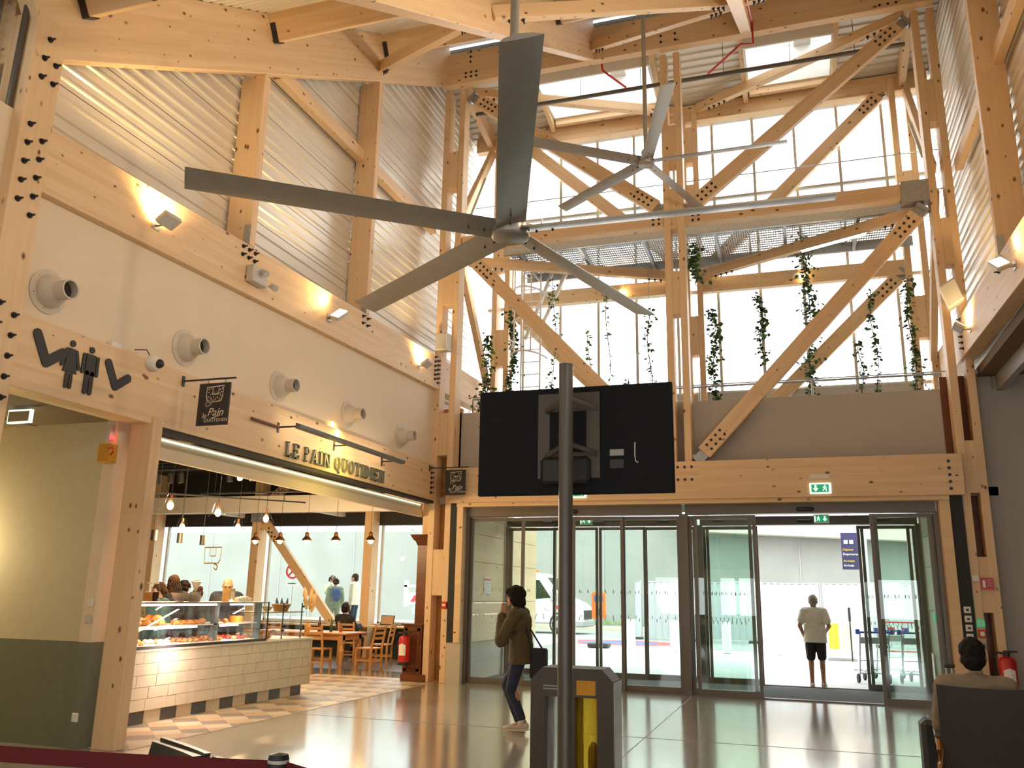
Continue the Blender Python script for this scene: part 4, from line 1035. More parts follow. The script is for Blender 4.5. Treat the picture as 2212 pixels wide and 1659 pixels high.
# red sprinkler pipe
t = thing('red_pipe', 'thin red sprinkler pipe running down the side of a roof beam', 'pipe', (-.28, 14.9, 12.4))
bm = NB(); bm_tube(bm, [(-.27, 9.0, zrb(9.0) + .2), (-.27, 15.0, zrb(15.0) + .2), (-.27, 15.1, zrb(15.0) - .2), (-.5, 15.1, 12.02), (-1.2, 15.9, 12.02)], .022, 8); obj('pipe', bm, 'red_paint', t, smooth=True)
t = thing('red_pipe', 'short red sprinkler drop curving under the ridge beam', 'pipe', (-3.1, 15.4, 12.1))
bm = NB(); bm_tube(bm, [(-3.3, 15.36, 12.3), (-3.28, 15.37, 12.15), (-3.15, 15.4, 12.03), (-2.9, 15.9, 12.02)], .022, 8); obj('pipe', bm, 'red_paint', t, smooth=True)

# ------------------------------------------------------------------ round duct outlets
du = thing('duct_outlet', 'pale round duct nozzle on the plaster next to the bolted post', 'duct', (0, 0, 0), 'round duct outlets in the plaster band')
bm = NB(); bm_lathe(bm, [(.215, 0), (.218, .012), (.175, .018), (.16, .03), (.15, .035)], n=36, axis=(1, 0, 0)); fl_ = obj('flange', bm, 'beige_duct', du, smooth=True)
for k in range(6):
    a = 2 * math.pi * (k + .3) / 6; bm = NB(); bm_cyl(bm, (.012, .178 * math.cos(a), .178 * math.sin(a)), (.018, .178 * math.cos(a), .178 * math.sin(a)), .006, n=6); obj('screw', bm, 'bolt_steel', fl_)
bm = NB(); bm_lathe(bm, [(.165, .02), (.162, .05), (.125, .125), (.105, .145), (.093, .15), (.093, .27), (.099, .275), (.099, .285), (.083, .285), (.08, .05)], n=36, axis=(1, 0, 0)); obj('nozzle', bm, 'beige_duct', du, smooth=True)
bm = NB(); bm_cyl(bm, (.20, 0, 0), (.205, 0, 0), .082, n=24); obj('bore_shade_disc', bm, 'bore_shade', du)  # near-black disc stands for the shade inside the nozzle
ys = [5.98, 7.96, 9.92, 11.87, 13.82]
labs = [None, 'pale round duct nozzle above the security camera and hanging bracket', 'pale round duct nozzle above the start of the bakery name', 'pale round duct nozzle above the end of the bakery name', 'pale round duct nozzle close to the corner column']
for i, y in enumerate(ys):
    o = du if i == 0 else dup(du, label=labs[i])
    o.location = (-6.72, y, 4.33)

# ------------------------------------------------------------------ uplights on the girders
def flood(y, sx, label, tilt, power=26, toward=0.0, col=(1.0, .68, .30)):
    """flat floodlight on a short arm; sx = +1 on the bakery side girder (faces +X)"""
    xg = XL if sx > 0 else XR; z = zgir(y) + .30
    t = thing('floodlight', label, 'light', (xg + sx * .16, y, z), 'uplights on the girders')
    c = Vector((xg + sx * .17, y, z))
    bm = NB(); bm_box(bm, min(xg, xg + sx * .10), max(xg, xg + sx * .10), y - .02, y + .02, z - .05, z - .02); bm_box(bm, min(xg, xg + sx * .012), max(xg, xg + sx * .012), y - .06, y + .06, z - .09, z + .02)
    obj('bracket', bm, 'galvanised', t)
    R = Matrix.Rotation(math.radians(tilt) * sx, 3, 'Y') @ Matrix.Rotation(math.radians(toward), 3, 'X')
    bm = NB(); bm_box(bm, -.085, .085, -.13, .13, -.035, .030)
    bmesh.ops.bevel(bm, geom=bm.edges[:], offset=.012, segments=1, affect='EDGES')
    bmesh.ops.rotate(bm, verts=bm.verts, cent=(0, 0, 0), matrix=R); bmesh.ops.translate(bm, verts=bm.verts, vec=c); obj('housing', bm, 'light_grey', t)
    bm = NB(); bm_box(bm, -.070, .070, -.115, .115, .030, .036)
    bmesh.ops.rotate(bm, verts=bm.verts, cent=(0, 0, 0), matrix=R); bmesh.ops.translate(bm, verts=bm.verts, vec=c); obj('lens', bm, 'lamp_warm', t)
    l = bpy.data.lights.new('flood_beam', 'AREA'); l.shape = 'RECTANGLE'; l.size = .14; l.size_y = .22; l.energy = power; l.color = col; l.spread = math.radians(140)
    lo = bpy.data.objects.new('flood_beam', l); COL.objects.link(lo); lo.parent = t
    d = R @ Vector((0, 0, 1)); lo.location = (c + d * .05) - t.location
    lo.rotation_euler = d.to_track_quat('-Z', 'Y').to_euler()
    return t
flood(7.15, 1, 'uplight on the girder closest to the bolted post', -35, 30)
flood(10.95, 1, 'glaring floodlight on the girder below the tip of the large fan', 20, 26, 42)
flood(14.25, 1, 'uplight on the girder next to the corner loudspeaker', -35, 26)
flood(14.35, -1, 'uplight beside the tilted loudspeaker on the seating-side girder', -35, 26)
flood(11.36, -1, 'glaring floodlight on the seating-side girder at the picture edge', 20, 26, 42)
for y_, nth in ((9.6, 'first'), (7.0, 'second'), (4.2, 'third')):  # lamps added out of view to brighten the bakery-side wall
    flood(y_, -1, '%s of the added cross-hall floodlights, unseen, that brighten the bakery-side wall' % nth, 62, 85, 0, (1.0, .84, .64))
# emergency twin-head light
t = thing('emergency_light', 'grey twin-head emergency light box on the girder', 'light', (-6.58, 9.0, 5.5))
bm = NB(); bm_box(bm, -6.615, -6.50, 8.82, 9.14, 5.47, 5.70); obj('box', bm, 'light_grey', t, bevel=.012)
for y, z in ((8.98, 5.62), (9.20, 5.50)):
    bm = NB(); bm_lathe(bm, [(.02, -.06), (.038, -.05), (.045, .03), (.045, .05), (.001, .05)], n=16, o=(-6.44, y, z), axis=(.75, -.2, -.55)); obj('lamp_head', bm, 'light_grey', t, smooth=True)
    bm = NB(); bm_cyl(bm, (-6.52, y, z + .02), (-6.45, y, z), .012, n=8); obj('swivel', bm, 'grey_paint', t)
# loudspeakers
t = thing('loudspeaker', 'grey wall loudspeaker wedged beside the corner column', 'speaker', (-6.5, 15.05, 6.25))
bm = NB(); bm_prism(bm, [(-6.62, 14.98, 6.26), (-6.38, 14.98, 6.26), (-6.38, 14.98, 6.62), (-6.62, 14.98, 6.62)], (.03, .2, 0)); obj('cabinet', bm, 'light_grey', t, bevel=.012)
bm = NB(); bm_box(bm, -6.60, -6.40, 14.965, 14.98, 6.29, 6.60); obj('grille', bm, 'grey_paint', t)
t = thing('loudspeaker', 'tilted grey loudspeaker behind the end of the seating-side girder', 'speaker', (2.72, 14.85, 6.3))
bm = NB(); bm_prism(bm, [(2.55, 14.8, 6.25), (2.80, 14.8, 6.42), (2.68, 14.8, 6.80), (2.43, 14.8, 6.65)], (.04, .2, 0)); obj('cabinet', bm, 'light_grey', t, bevel=.012)
bm = NB(); bm_prism(bm, [(2.56, 14.79, 6.29), (2.78, 14.79, 6.43), (2.68, 14.79, 6.76), (2.46, 14.79, 6.63)], (0, .01, 0)); obj('grille', bm, 'grey_paint', t)

# ------------------------------------------------------------------ signs on the lintel
XF = XL + .002
def P2(y, z, d=0.0): return (XF + d, y, z)
def stroke2(bm, a, b, w, th=.012, n=8):
    """rounded flat stroke on the lintel plane from (y,z) a to b"""
    a, b = Vector(a), Vector(b); d = (b - a).normalized(); nn = Vector((-d.y, d.x)); P = []
    a0 = math.atan2(nn.y, nn.x)
    for k in range(n + 1):
        t_ = a0 - math.pi * k / n; P.append(b + Vector((math.cos(t_), math.sin(t_))) * w / 2)
    for k in range(n + 1):
        t_ = a0 + math.pi - math.pi * k / n; P.append(a + Vector((math.cos(t_), math.sin(t_))) * w / 2)
    bm_prism(bm, [P2(p.x, p.y) for p in P], (th, 0, 0))
def chevron(y, z, s, label):
    t = thing('arrow_symbol', label, 'symbol', (XF, y, z), 'black restroom arrows')
    bm = NB(); stroke2(bm, (y, z), (y - .155 * s, z + .27 * s), .115 * s); stroke2(bm, (y, z), (y + .20 * s, z + .15 * s), .115 * s, .0128); obj('arrow', bm, 'sign_ink', t)
chevron(5.985, 3.625, .88, 'black arrow on the lintel pointing down between the bolts and the woman symbol')
chevron(6.865, 3.60, .80, 'black arrow on the lintel pointing down between the man symbol and the camera')
def poly_p(bm, pts, th=.012): bm_prism(bm, [P2(*p) for p in pts], (th, 0, 0))
t = thing('woman_symbol', 'black woman pictogram on the lintel above the restroom passage', 'symbol', (XF, 6.25, 3.45))
y0, z0 = 6.255, 3.455
bm = NB(); bm_cyl(bm, P2(y0 + .01, z0 + .43), P2(y0 + .01, z0 + .43, .012), .033, n=18); obj('head', bm, 'sign_ink', t)
bm = NB(); poly_p(bm, [(y0 - .075, z0 + .14), (y0 + .095, z0 + .14), (y0 + .045, z0 + .38), (y0 - .025, z0 + .38)]); obj('dress', bm, 'sign_ink', t)
for s, lb in ((-1, 0), (1, 0)):
    bm = NB(); stroke2(bm, (y0 + .01 + s * .058, z0 + .36), (y0 + .01 + s * .105, z0 + .20), .034); obj('arm', bm, 'sign_ink', t)
    bm = NB(); stroke2(bm, (y0 + .01 + s * .026, z0 + .12), (y0 + .01 + s * .026, z0 + .0), .038); obj('leg', bm, 'sign_ink', t)
t = thing('man_symbol', 'black man pictogram on the lintel above the restroom passage', 'symbol', (XF, 6.51, 3.45))
y0 = 6.50
bm = NB(); bm_cyl(bm, P2(y0 + .01, z0 + .43), P2(y0 + .01, z0 + .43, .012), .033, n=18); obj('head', bm, 'sign_ink', t)
bm = NB(); poly_p(bm, [(y0 - .05, z0 + .17), (y0 + .07, z0 + .17), (y0 + .07, z0 + .385), (y0 - .05, z0 + .385)]); obj('torso', bm, 'sign_ink', t)
for s in (-1, 1):
    bm = NB(); stroke2(bm, (y0 + .01 + s * .088, z0 + .365), (y0 + .01 + s * .092, z0 + .19), .036); obj('arm', bm, 'sign_ink', t)
    bm = NB(); stroke2(bm, (y0 + .01 + s * .032, z0 + .19), (y0 + .01 + s * .032, z0 - .0), .05); obj('leg', bm, 'sign_ink', t)
# dome camera
t = thing('security_camera', 'white dome security camera on the lintel beside the arrow', 'camera', (XL, 7.34, 3.95))
bm = NB(); bm_lathe(bm, [(.085, 0), (.088, .03), (.08, .07), (.062, .10), (.001, .105)], n=28, o=(XL, 7.34, 3.98), axis=(1, 0, -.25)); obj('body', bm, 'white_plastic', t, smooth=True)
bm = NB(); bm_ell(bm, (XL + .10, 7.355, 3.965), .052, .052, .052, 16, 12); obj('dome', bm, 'black_plastic', t, smooth=True)
bm = NB(); bm_tube(bm, [(XL + .01, 7.30, 4.05), (XL + .03, 7.22, 4.09), (XL - .02, 7.1, 4.06)], .006, 6); obj('cable', bm, 'black_plastic', t)
bm = NB(); bm_box(bm, -6.71, -6.64, 6.78, 6.92, 4.01, 4.07); tag(obj('cable_box', bm, 'white_plastic', bevel=.005), 'small white box sitting on top of the lintel', 'box')

# bakery name: slab-serif letters, each a part
def letter_strokes(c):
    S, H_, T, U = [], [], .19, .075     # boxes (x0,z0,x1,z1), lines; stem, thin
    se = .085
    def stem(x, z0=0, z1=1, lo=True, hi=True):
        S.append((x, z0, x + T, z1))
        if lo: S.append((x - se, z0, x + T + se, z0 + U))
        if hi: S.append((x - se, z1 - U, x + T + se, z1))
    L_, A_ = [], []
    if c == 'L': stem(.1); S.append((.1, 0, .70, U)); S.append((.64, 0, .70, .27)); w = .78
    if c == 'E': stem(.1); S += [(.1, 0, .70, U), (.1, 1 - U, .68, 1), (.64, 0, .70, .27), (.62, .75, .68, 1), (.1, .47, .50, .47 + U), (.46, .38, .51, .64)]; w = .80
    if c == 'P': stem(.1, hi=True); A_.append((.29, .73, .32, .23, -90, 90, .15)); S += [(.1, 1 - U, .33, 1), (.1, .46, .33, .46 + U)]; w = .76
    if c == 'A': L_ += [((.10, 0), (.42, 1), .08), ((.46, 1), (.78, 0), .20)]; S += [(.22, .30, .66, .30 + U), (.0, 0, .26, U), (.60, 0, .96, U)]; w = .98
    if c == 'I': stem(.12); w = .46
    if c == 'N': stem(.10, hi=True, lo=True); S[0] = (.14, 0, .22, 1); L_.append(((.18, 1), (.76, 0), .20)); S += [(.74, 0, .82, 1), (.64, 1 - U, .94, 1)]; w = .98
    if c == 'O' or c == 'Q': A_.append((.45, .5, .40, .51, 0, 360, .17)); w = .95
    if c == 'Q': L_.append(((.42, .20), (.74, -.20), .13))
    if c == 'U': S += [(.10, .28, .29, 1), (.02, 1 - U, .38, 1), (.72, .28, .79, 1), (.62, 1 - U, .90, 1)]; A_.append((.445, .30, .30, .30, 180, 360, .13)); w = .92
    if c == 'T': stem(.30, hi=False); S += [(.0, 1 - U, .79, 1), (.0, .74, .06, 1), (.73, .74, .79, 1)]; w = .82
    if c == 'D': stem(.10); A_.append((.29, .5, .52, .5, -90, 90, .17)); S += [(.1, 1 - U, .33, 1), (.1, 0, .33, U)]; w = .92
    return S, L_, A_, w
nm = thing('bakery_name', 'large grey serif letters spelling LE PAIN QUOTIDIEN on the lintel', 'sign', (XF, 11.5, 3.37))
y = 10.04; zb = 3.375; hh = .205; TOT = 3.03
word = 'LE PAIN QUOTIDIEN'; wid = sum((letter_strokes(c)[3] + .10) if c != ' ' else .48 for c in word); kx = TOT / wid
for c in word:
    if c == ' ': y += .48 * kx; continue
    S, L_, A_, w = letter_strokes(c)
    bm = NB(); th = .035
    for (x0, z0_, x1, z1_) in S: bm_box(bm, XF, XF + th, y + x0 * kx, y + x1 * kx, zb + z0_ * hh, zb + z1_ * hh)
    for a, b, ww in L_:
        hw = ww / 2 * kx
        bm_prism(bm, [P2(y + a[0] * kx - hw, zb + a[1] * hh), P2(y + a[0] * kx + hw, zb + a[1] * hh), P2(y + b[0] * kx + hw, zb + b[1] * hh), P2(y + b[0] * kx - hw, zb + b[1] * hh)], (th, 0, 0))
    for cx, cz, rx, rz, a0, a1, ww in A_:
        n = 18; A, B = [], []
        for i in range(n):
            q = []
            for e in (i, i + 1):
                a = math.radians(a0 + (a1 - a0) * e / n); thick = ww * (.45 + .55 * abs(math.cos(a)))
                q.append((Vector((cx + rx * math.cos(a), cz + rz * math.sin(a))), Vector((cx + (rx - thick) * math.cos(a), cz + (rz - thick * .62) * math.sin(a)))))
            pts = [q[0][0], q[1][0], q[1][1], q[0][1]]
            bm_prism(bm, [P2(y + p.x * kx, zb + p.y * hh) for p in pts], (th, 0, 0))
    obj('letter', bm, 'letter_steel', nm)
    y += (w + .10) * kx
# picture-light trough over the name
t = thing('sign_light', 'slate trough light on brackets shining down on the bakery name', 'light', (-6.4, 11.4, 3.72))
bm = NB(); bm_prism(bm, [(-6.32, 9.80, 3.70), (-6.24, 9.80, 3.71), (-6.24, 9.80, 3.755), (-6.32, 9.80, 3.775)], (0, 3.28, 0)); obj('trough', bm, 'slate_metal', t)
bm = NB(); bm_box(bm, -6.326, -6.32, 9.84, 13.04, 3.715, 3.755); obj('led_strip', bm, 'tube_warm', t)
for y in (9.84, 11.35, 12.95):
    bm = NB(); bm_bar(bm, (XL, y, 3.735), (-6.3, y, 3.735), .02, .02); bm_box(bm, XL, XL + .012, y - .02, y + .02, 3.66, 3.80); obj('bracket', bm, 'black_metal', t)
l = bpy.data.lights.new('name_wash', 'AREA'); l.shape = 'RECTANGLE'; l.size = .06; l.size_y = 3.1; l.energy = 34; l.color = (1.0, .74, .16)
lo = bpy.data.objects.new('name_wash', l); COL.objects.link(lo); lo.parent = t; lo.location = Vector((-6.335, 11.44, 3.70)) - t.location
lo.rotation_euler = Vector((-.9, 0, -.8)).to_track_quat('-Z', 'Y').to_euler()
bm = NB(); bm_cyl(bm, (XL + .03, 9.2, 3.73), (XL + .03, 9.8, 3.73), .02, n=10); tag(obj('cable_duct', bm, 'mahogany'), 'short brown tube lying on the lintel before the trough light', 'pipe')

# hanging bakery signs
def hang_sign(y, x0, x1, z0, z1, label, blab):
    b = thing('sign_bracket', blab, 'bracket', (XL, y, z1 + .05), 'brackets of the hanging signs')
    bm = NB(); bm_bar(bm, (XL + .01, y, z1 + .05), (x1 + .06, y, z1 + .05), .018, .018); obj('arm', bm, 'black_metal', b)
    bm = NB(); bm_box(bm, XL, XL + .014, y - .02, y + .02, z1 - .01, z1 + .11); obj('wall_plate', bm, 'black_metal', b)
    t = thing('hanging_sign', label, 'sign', ((x0 + x1) / 2, y, z0), 'black hanging bakery signs')
    bm = NB(); bm_box(bm, x0, x1, y - .012, y + .012, z0, z1); obj('board', bm, 'sign_ink', t)
    for x in (x0 + .1, x1 - .08): bm = NB(); bm_tube(bm, [(x, y, z1), (x, y, z1 + .02), (x + .012, y, z1 + .035), (x, y, z1 + .05)], .004, 6); obj('hook', bm, 'black_metal', t)
    W, H_ = x1 - x0, z1 - z0; yf = y - .0135
    def pt(u, v): return (x0 + u * W, yf, z1 - v * H_)
    def line(name, pts, w, close=False):
        bm = NB(); pts = [Vector(pt(*p)) for p in pts]
        if close: pts.append(pts[0])
        for a, c in zip(pts, pts[1:]):
            e = (c - a).normalized() * w * .4; bm_bar(bm, a - e, c + e, .003, w)
        return obj(name, bm, 'sign_cream', t)
    k = .011 * W / .4
    line('emblem_outline', [(.27, .10), (.80, .07), (.79, .30), (.74, .43), (.55, .45), (.40, .46), (.30, .44), (.26, .30)], k, True)
    line('emblem_window', [(.46, .09), (.455, .27), (.64, .27), (.655, .08)], k)
    line('emblem_arch', [(.50, .25)] + [(.555 + .055 * math.cos(a), .25 - .045 * math.sin(a)) for a in [math.pi * (1 - i / 8) for i in range(9)]], k)
    line('emblem_loop', [(.36 + .10 * math.cos(a) * .9 + .03 * math.sin(a), .475 - .075 * math.sin(a) - .02 * math.cos(a)) for a in [2 * math.pi * i / 14 for i in range(14)]], k, True)
    bm = NB(); rr = random.Random(2)
    for u, v in ((.33, .15), (.40, .13), (.33, .22), (.40, .27), (.34, .33), (.42, .36), (.50, .33), (.56, .39), (.62, .34), (.69, .38), (.72, .30), (.66, .22) if False else (.74, .22), (.69, .16), (.76, .14), (.50, .41), (.70, .25)):
        a = rr.uniform(0, 3); c = Vector(pt(u, v)); d = Vector((math.cos(a), 0, math.sin(a))) * k * .9; bm_bar(bm, c - d, c + d, .003, k * .8)
    o = obj('emblem_seeds', bm, 'sign_cream', t); o['kind'] = 'stuff'
    text('lettering', 'le', .085 * W / .4, pt(.17, .83), (math.pi / 2, 0, 0), 'sign_cream', t, .0015, shear=.25)
    text('lettering', 'Pain', .125 * W / .4, pt(.34, .78), (math.pi / 2, 0, 0), 'sign_cream', t, .0015, shear=.3)
    line('underline', [(.50, .84), (.66, .80), (.76, .77)], k)
    text('lettering', 'QUOTIDIEN', .052 * W / .4, pt(.24, .92), (math.pi / 2, 0, 0), 'sign_cream', t, .0015, spacing=1.12)
    return t
hang_sign(7.88, -6.37, -5.96, 3.365, 3.85, 'black hanging bakery sign on a bracket near the security camera', 'black sign bracket on the lintel near the security camera')
hang_sign(14.95, -6.28, -5.87, 3.39, 3.86, 'black hanging bakery sign in the corner beside the big display', 'black sign bracket at the corner end of the lintel')

# ------------------------------------------------------------------ display on a pole
dp = thing('display_pole', 'thick dark round pole standing in front of the display', 'pole', (-1.656, 6.30, 0))
bm = NB(); bm_cyl(bm, (-1.656, 6.30, .02), (-1.656, 6.30, 3.34), .055, n=32); obj('tube', bm, 'pole_grey', dp, smooth=True)
bm = NB(); bm_cyl(bm, (-1.656, 6.30, 0), (-1.656, 6.30, .02), .2, n=32); obj('base_plate', bm, 'pole_grey', dp)
bm = NB(); bm_cyl(bm, (-1.656, 6.30, 3.34), (-1.656, 6.30, 3.35), .057, n=32); obj('cap', bm, 'pole_grey', dp)
ds = thing('display', 'large black display seen from behind with its grey mount', 'display', (-1.67, 6.6, 2.36))
bm = NB(); bm_box(bm, -2.475, -.872, 6.58, 6.63, 2.362, 3.235); obj('rear_shell', bm, 'screen_back', ds, bevel=.006)
bm = NB(); bm_box(bm, -1.96, -1.45, 6.572, 6.58, 2.49, 3.185); mp_ = obj('mount_panel', bm, 'bin_grey', ds)
bm = NB(); bm_box(bm, -1.86, -1.56, 6.564, 6.572, 2.70, 3.03); obj('mount_opening', bm, 'screen_back', mp_)
for z, s in ((3.05, 1), (2.68, 1)):
    bm = NB(); bm_prism(bm, [(-1.90, 6.565, z - .03), (-1.67, 6.36, z + .03), (-1.64, 6.36, z + .03), (-1.46, 6.565, z - .02), (-1.46, 6.565, z + .02), (-1.64, 6.36, z + .07), (-1.67, 6.36, z + .07), (-1.90, 6.565, z + .01)], (0, 0.004, 0)); obj('mount_arm', bm, 'bin_grey', ds)
bm = NB(); bm_box(bm, -1.93, -1.52, 6.53, 6.58, 2.44, 2.66); obj('player_box', bm, 'black_plastic', ds, bevel=.03)
bm = NB(); bm_box(bm, -1.37, -1.26, 6.574, 6.58, 2.66, 2.71); obj('rating_label', bm, 'grey_paint', ds)
bm = NB(); bm_box(bm, -1.37, -1.26, 6.574, 6.58, 2.56, 2.63); obj('socket_plate', bm, 'black_metal', ds)
bm = NB(); bm_tube(bm, [(-1.17, 6.575, 2.76), (-1.172, 6.57, 2.66), (-1.165, 6.57, 2.61), (-1.145, 6.57, 2.60)], .005, 6); obj('cable', bm, 'light_grey', ds)

# ------------------------------------------------------------------ recycling bin
bn = thing('recycling_bin', 'dark two-stream waste bin with clear and yellow bag windows behind the pole', 'bin', (-1.78, 7.15, 0))
def chamf(x0, x1, z0, z1, c, y): return [(x0, y, z0), (x1, y, z0), (x1, y, z1 - c), (x1 - c, y, z1), (x0 + c, y, z1), (x0, y, z1 - c)]
bm = NB()
X0, X1, Z1 = -2.12, -1.45, 1.02
for a, b in (((X0, .12), (X0 + .11, Z1 - .22)), ((X1 - .13, .12), (X1, Z1 - .22)), ((-1.87, .12), (-1.76, Z1 - .22))):
    bm_box(bm, a[0], b[0], 7.0, 7.30, a[1], b[1])
bm_prism(bm, [(X0, 7.0, Z1 - .22), (X1, 7.0, Z1 - .22), (X1, 7.0, Z1 - .09), (X1 - .09, 7.0, Z1), (X0 + .09, 7.0, Z1), (X0, 7.0, Z1 - .09)], (0, .30, 0))
bm_box(bm, X0, X1, 7.0, 7.30, 0, .12)
obj('housing', bm, 'bin_grey', bn)
bm = NB(); bm_box(bm, X1, X1 + .012, 7.02, 7.28, .05, Z1 - .1); obj('edge_trim', bm, 'galvanised', bn)
bm = NB(); bm_box(bm, X0 - .012, X0, 7.02, 7.28, .05, Z1 - .1); obj('edge_trim', bm, 'bin_grey', bn)
for x0, x1, m1, nm_ in ((X0 + .11, -1.87, 'bag_clear', 'clear_bag'), (-1.76, X1 - .13, 'bag_yellow', 'yellow_bag')):
    bm = NB(); n = 14; rows = 12; rr = random.Random(7); G = []
    for j in range(rows + 1):
        zz_ = .14 + (.80 - .14) * j / rows; row = []
        for i in range(n + 1):
            u = i / n; fold = .018 * math.sin(u * 17 + zz_ * 5) + .012 * math.sin(u * 31 - zz_ * 9) + .05 * math.sin(math.pi * u)
            row.append(bm.verts.new((x0 + (x1 - x0) * u, 7.11 - fold * (1 - .5 * j / rows), zz_)))
        G.append(row)
    for j in range(rows):
        for i in range(n): bm.faces.new((G[j][i], G[j][i + 1], G[j + 1][i + 1], G[j + 1][i]))
    obj(nm_, bm, m1, bn, smooth=True)
bm = NB(); bm_box(bm, -1.745, X1 - .14, 6.996, 7.0, .82, .93); obj('yellow_flap', bm, 'yellow_box', bn)
for k in range(2):
    bm = NB(); bm_box(bm, -2.02, -1.90, 6.997, 7.0, .875 - .022 * k, .885 - .022 * k); obj('faint_lettering', bm, 'grey_paint', bn)
bm = NB(); bm_prism(bm, [(-1.70, 7.18, .13), (-1.60, 7.18, .13), (-1.585, 7.18, .36), (-1.66, 7.18, .46), (-1.70, 7.18, .40)], (0, .08, 0)); tag(obj('rubbish', bm, 'leaf', bevel=.02), 'dark green rubbish inside the yellow bag', 'rubbish')

# ------------------------------------------------------------------ waiting seats
def seat():
    t = thing('waiting_seat', 'dark vinyl waiting seat with curved metal armrests', 'seat', (0, 0, 0), 'waiting seats seen from behind')
    # local: sitter faces +Y, back at -Y
    def curved(name, z0, z1, y0, y1, w, th, mat, sag=.03):
        bm = NB(); n = 10; A = []
        for j, (z, y) in enumerate(((z0, y0), ((z0 + z1) / 2, (y0 + y1) / 2 - .015), (z1, y1))):
            rowf, rowb = [], []
            for i in range(n + 1):
                u = -1 + 2 * i / n; d = sag * (u * u)
                rowb.append(bm.verts.new((u * w / 2, y + d, z - (.012 * (1 - u * u) if j == 2 else 0)))); rowf.append(bm.verts.new((u * w / 2, y + d + th, z - (.012 * (1 - u * u) if j == 2 else 0))))
            A.append((rowb, rowf))
        for (b0, f0), (b1, f1) in zip(A, A[1:]):
            for i in range(n): bm.faces.new((b0[i], b0[i + 1], b1[i + 1], b1[i])); bm.faces.new((f0[i], f1[i], f1[i + 1], f0[i + 1]))
            bm.faces.new((b0[0], b1[0], f1[0], f0[0])); bm.faces.new((b0[n], f0[n], f1[n], b1[n]))
        b, f = A[0]; b2, f2 = A[-1]
        for i in range(n): bm.faces.new((b[i], f[i], f[i + 1], b[i + 1])); bm.faces.new((b2[i], b2[i + 1], f2[i + 1], f2[i]))
        return obj(name, bm, mat, t, smooth=True)
    curved('back_shell', .42, 1.045, -.06, -.19, .58, .03, 'seat_vinyl')
    curved('back_cushion', .44, 1.03, -.03, -.16, .54, .05, 'seat_vinyl')
    bm = NB(); bm_box(bm, -.28, .28, -.05, .44, .38, .46); obj('seat_cushion', bm, 'seat_vinyl', t, bevel=.025)
    for x in (-.30,):
        bm = NB(); bm_tube(bm, [(x, -.02, .30), (x, -.10, .46), (x, -.12, .62), (x, -.06, .68), (x, .06, .69), (x, .30, .67), (x, .36, .60), (x, .33, .46), (x, .25, .32)], .022, 8); obj('armrest', bm, 'copper', t, smooth=True)
        bm = NB(); bm_box(bm, x - .03, x + .03, -.08, .32, .69, .715); obj('arm_pad', bm, 'bin_grey', t, bevel=.01)
    bm = NB(); bm_box(bm, -.31, .31, .10, .18, .30, .37); obj('beam_rail', bm, 'bin_grey', t)
    for y in (-.12, .38): bm = NB(); bm_tube(bm, [(-.28, .14, .33), (-.28, y, .03), (-.28, y, .0)], .018, 8); obj('leg', bm, 'galvanised', t)
    return t
st = seat()
a_ = math.radians(-6)
place(st, (1.14, 6.88, 0), a_); st['label'] = 'dark vinyl waiting seat with the man in taupe sitting in it'
dup(st, None, (1.78, 6.81, 0), a_, 'empty dark vinyl waiting seat cut by the picture edge beside the seated man')
for i, (x, y, a) in enumerate(((-2.52, 3.46, 150), (-1.94, 3.125, 150), (-3.10, 3.795, 150))):
    dup(st, None, (x, y, -.12), math.radians(a), ('low dark waiting seat behind the red belt, middle of three', 'low dark waiting seat behind the red belt next to the barrier post', 'low dark waiting seat behind the red belt furthest from its post')[i])
for o in list(COL.objects):
    if o.name.startswith('waiting_seat') and o.location.z < -.05: o.location.z = 0; o.scale = (1, 1, .775)
# suitcase with raised handle beside the seated man
t = thing('suitcase', 'dark upright suitcase with a raised telescopic handle beside the seated man', 'suitcase', (1.05, 8.1, 0))
bm = NB(); bm_box(bm, .86, 1.24, 8.06, 8.30, .06, .66); obj('shell', bm, 'black_plastic', t, bevel=.035)
for x in (1.09, 1.13): bm = NB(); bm_cyl(bm, (x, 8.08, .62), (x, 8.08, 1.08), .010, n=8); obj('handle_tube', bm, 'galvanised', t)
bm = NB(); bm_box(bm, 1.07, 1.15, 8.06, 8.10, 1.07, 1.105); obj('grip', bm, 'black_plastic', t, bevel=.01)
for x in (.92, 1.18): bm = NB(); bm_lathe(bm, [(.01, -.015), (.03, -.015), (.03, .015), (.01, .015)], n=12, o=(x, 8.12, .03), axis=(1, 0, 0), cap=True); obj('wheel', bm, 'tyre', t)
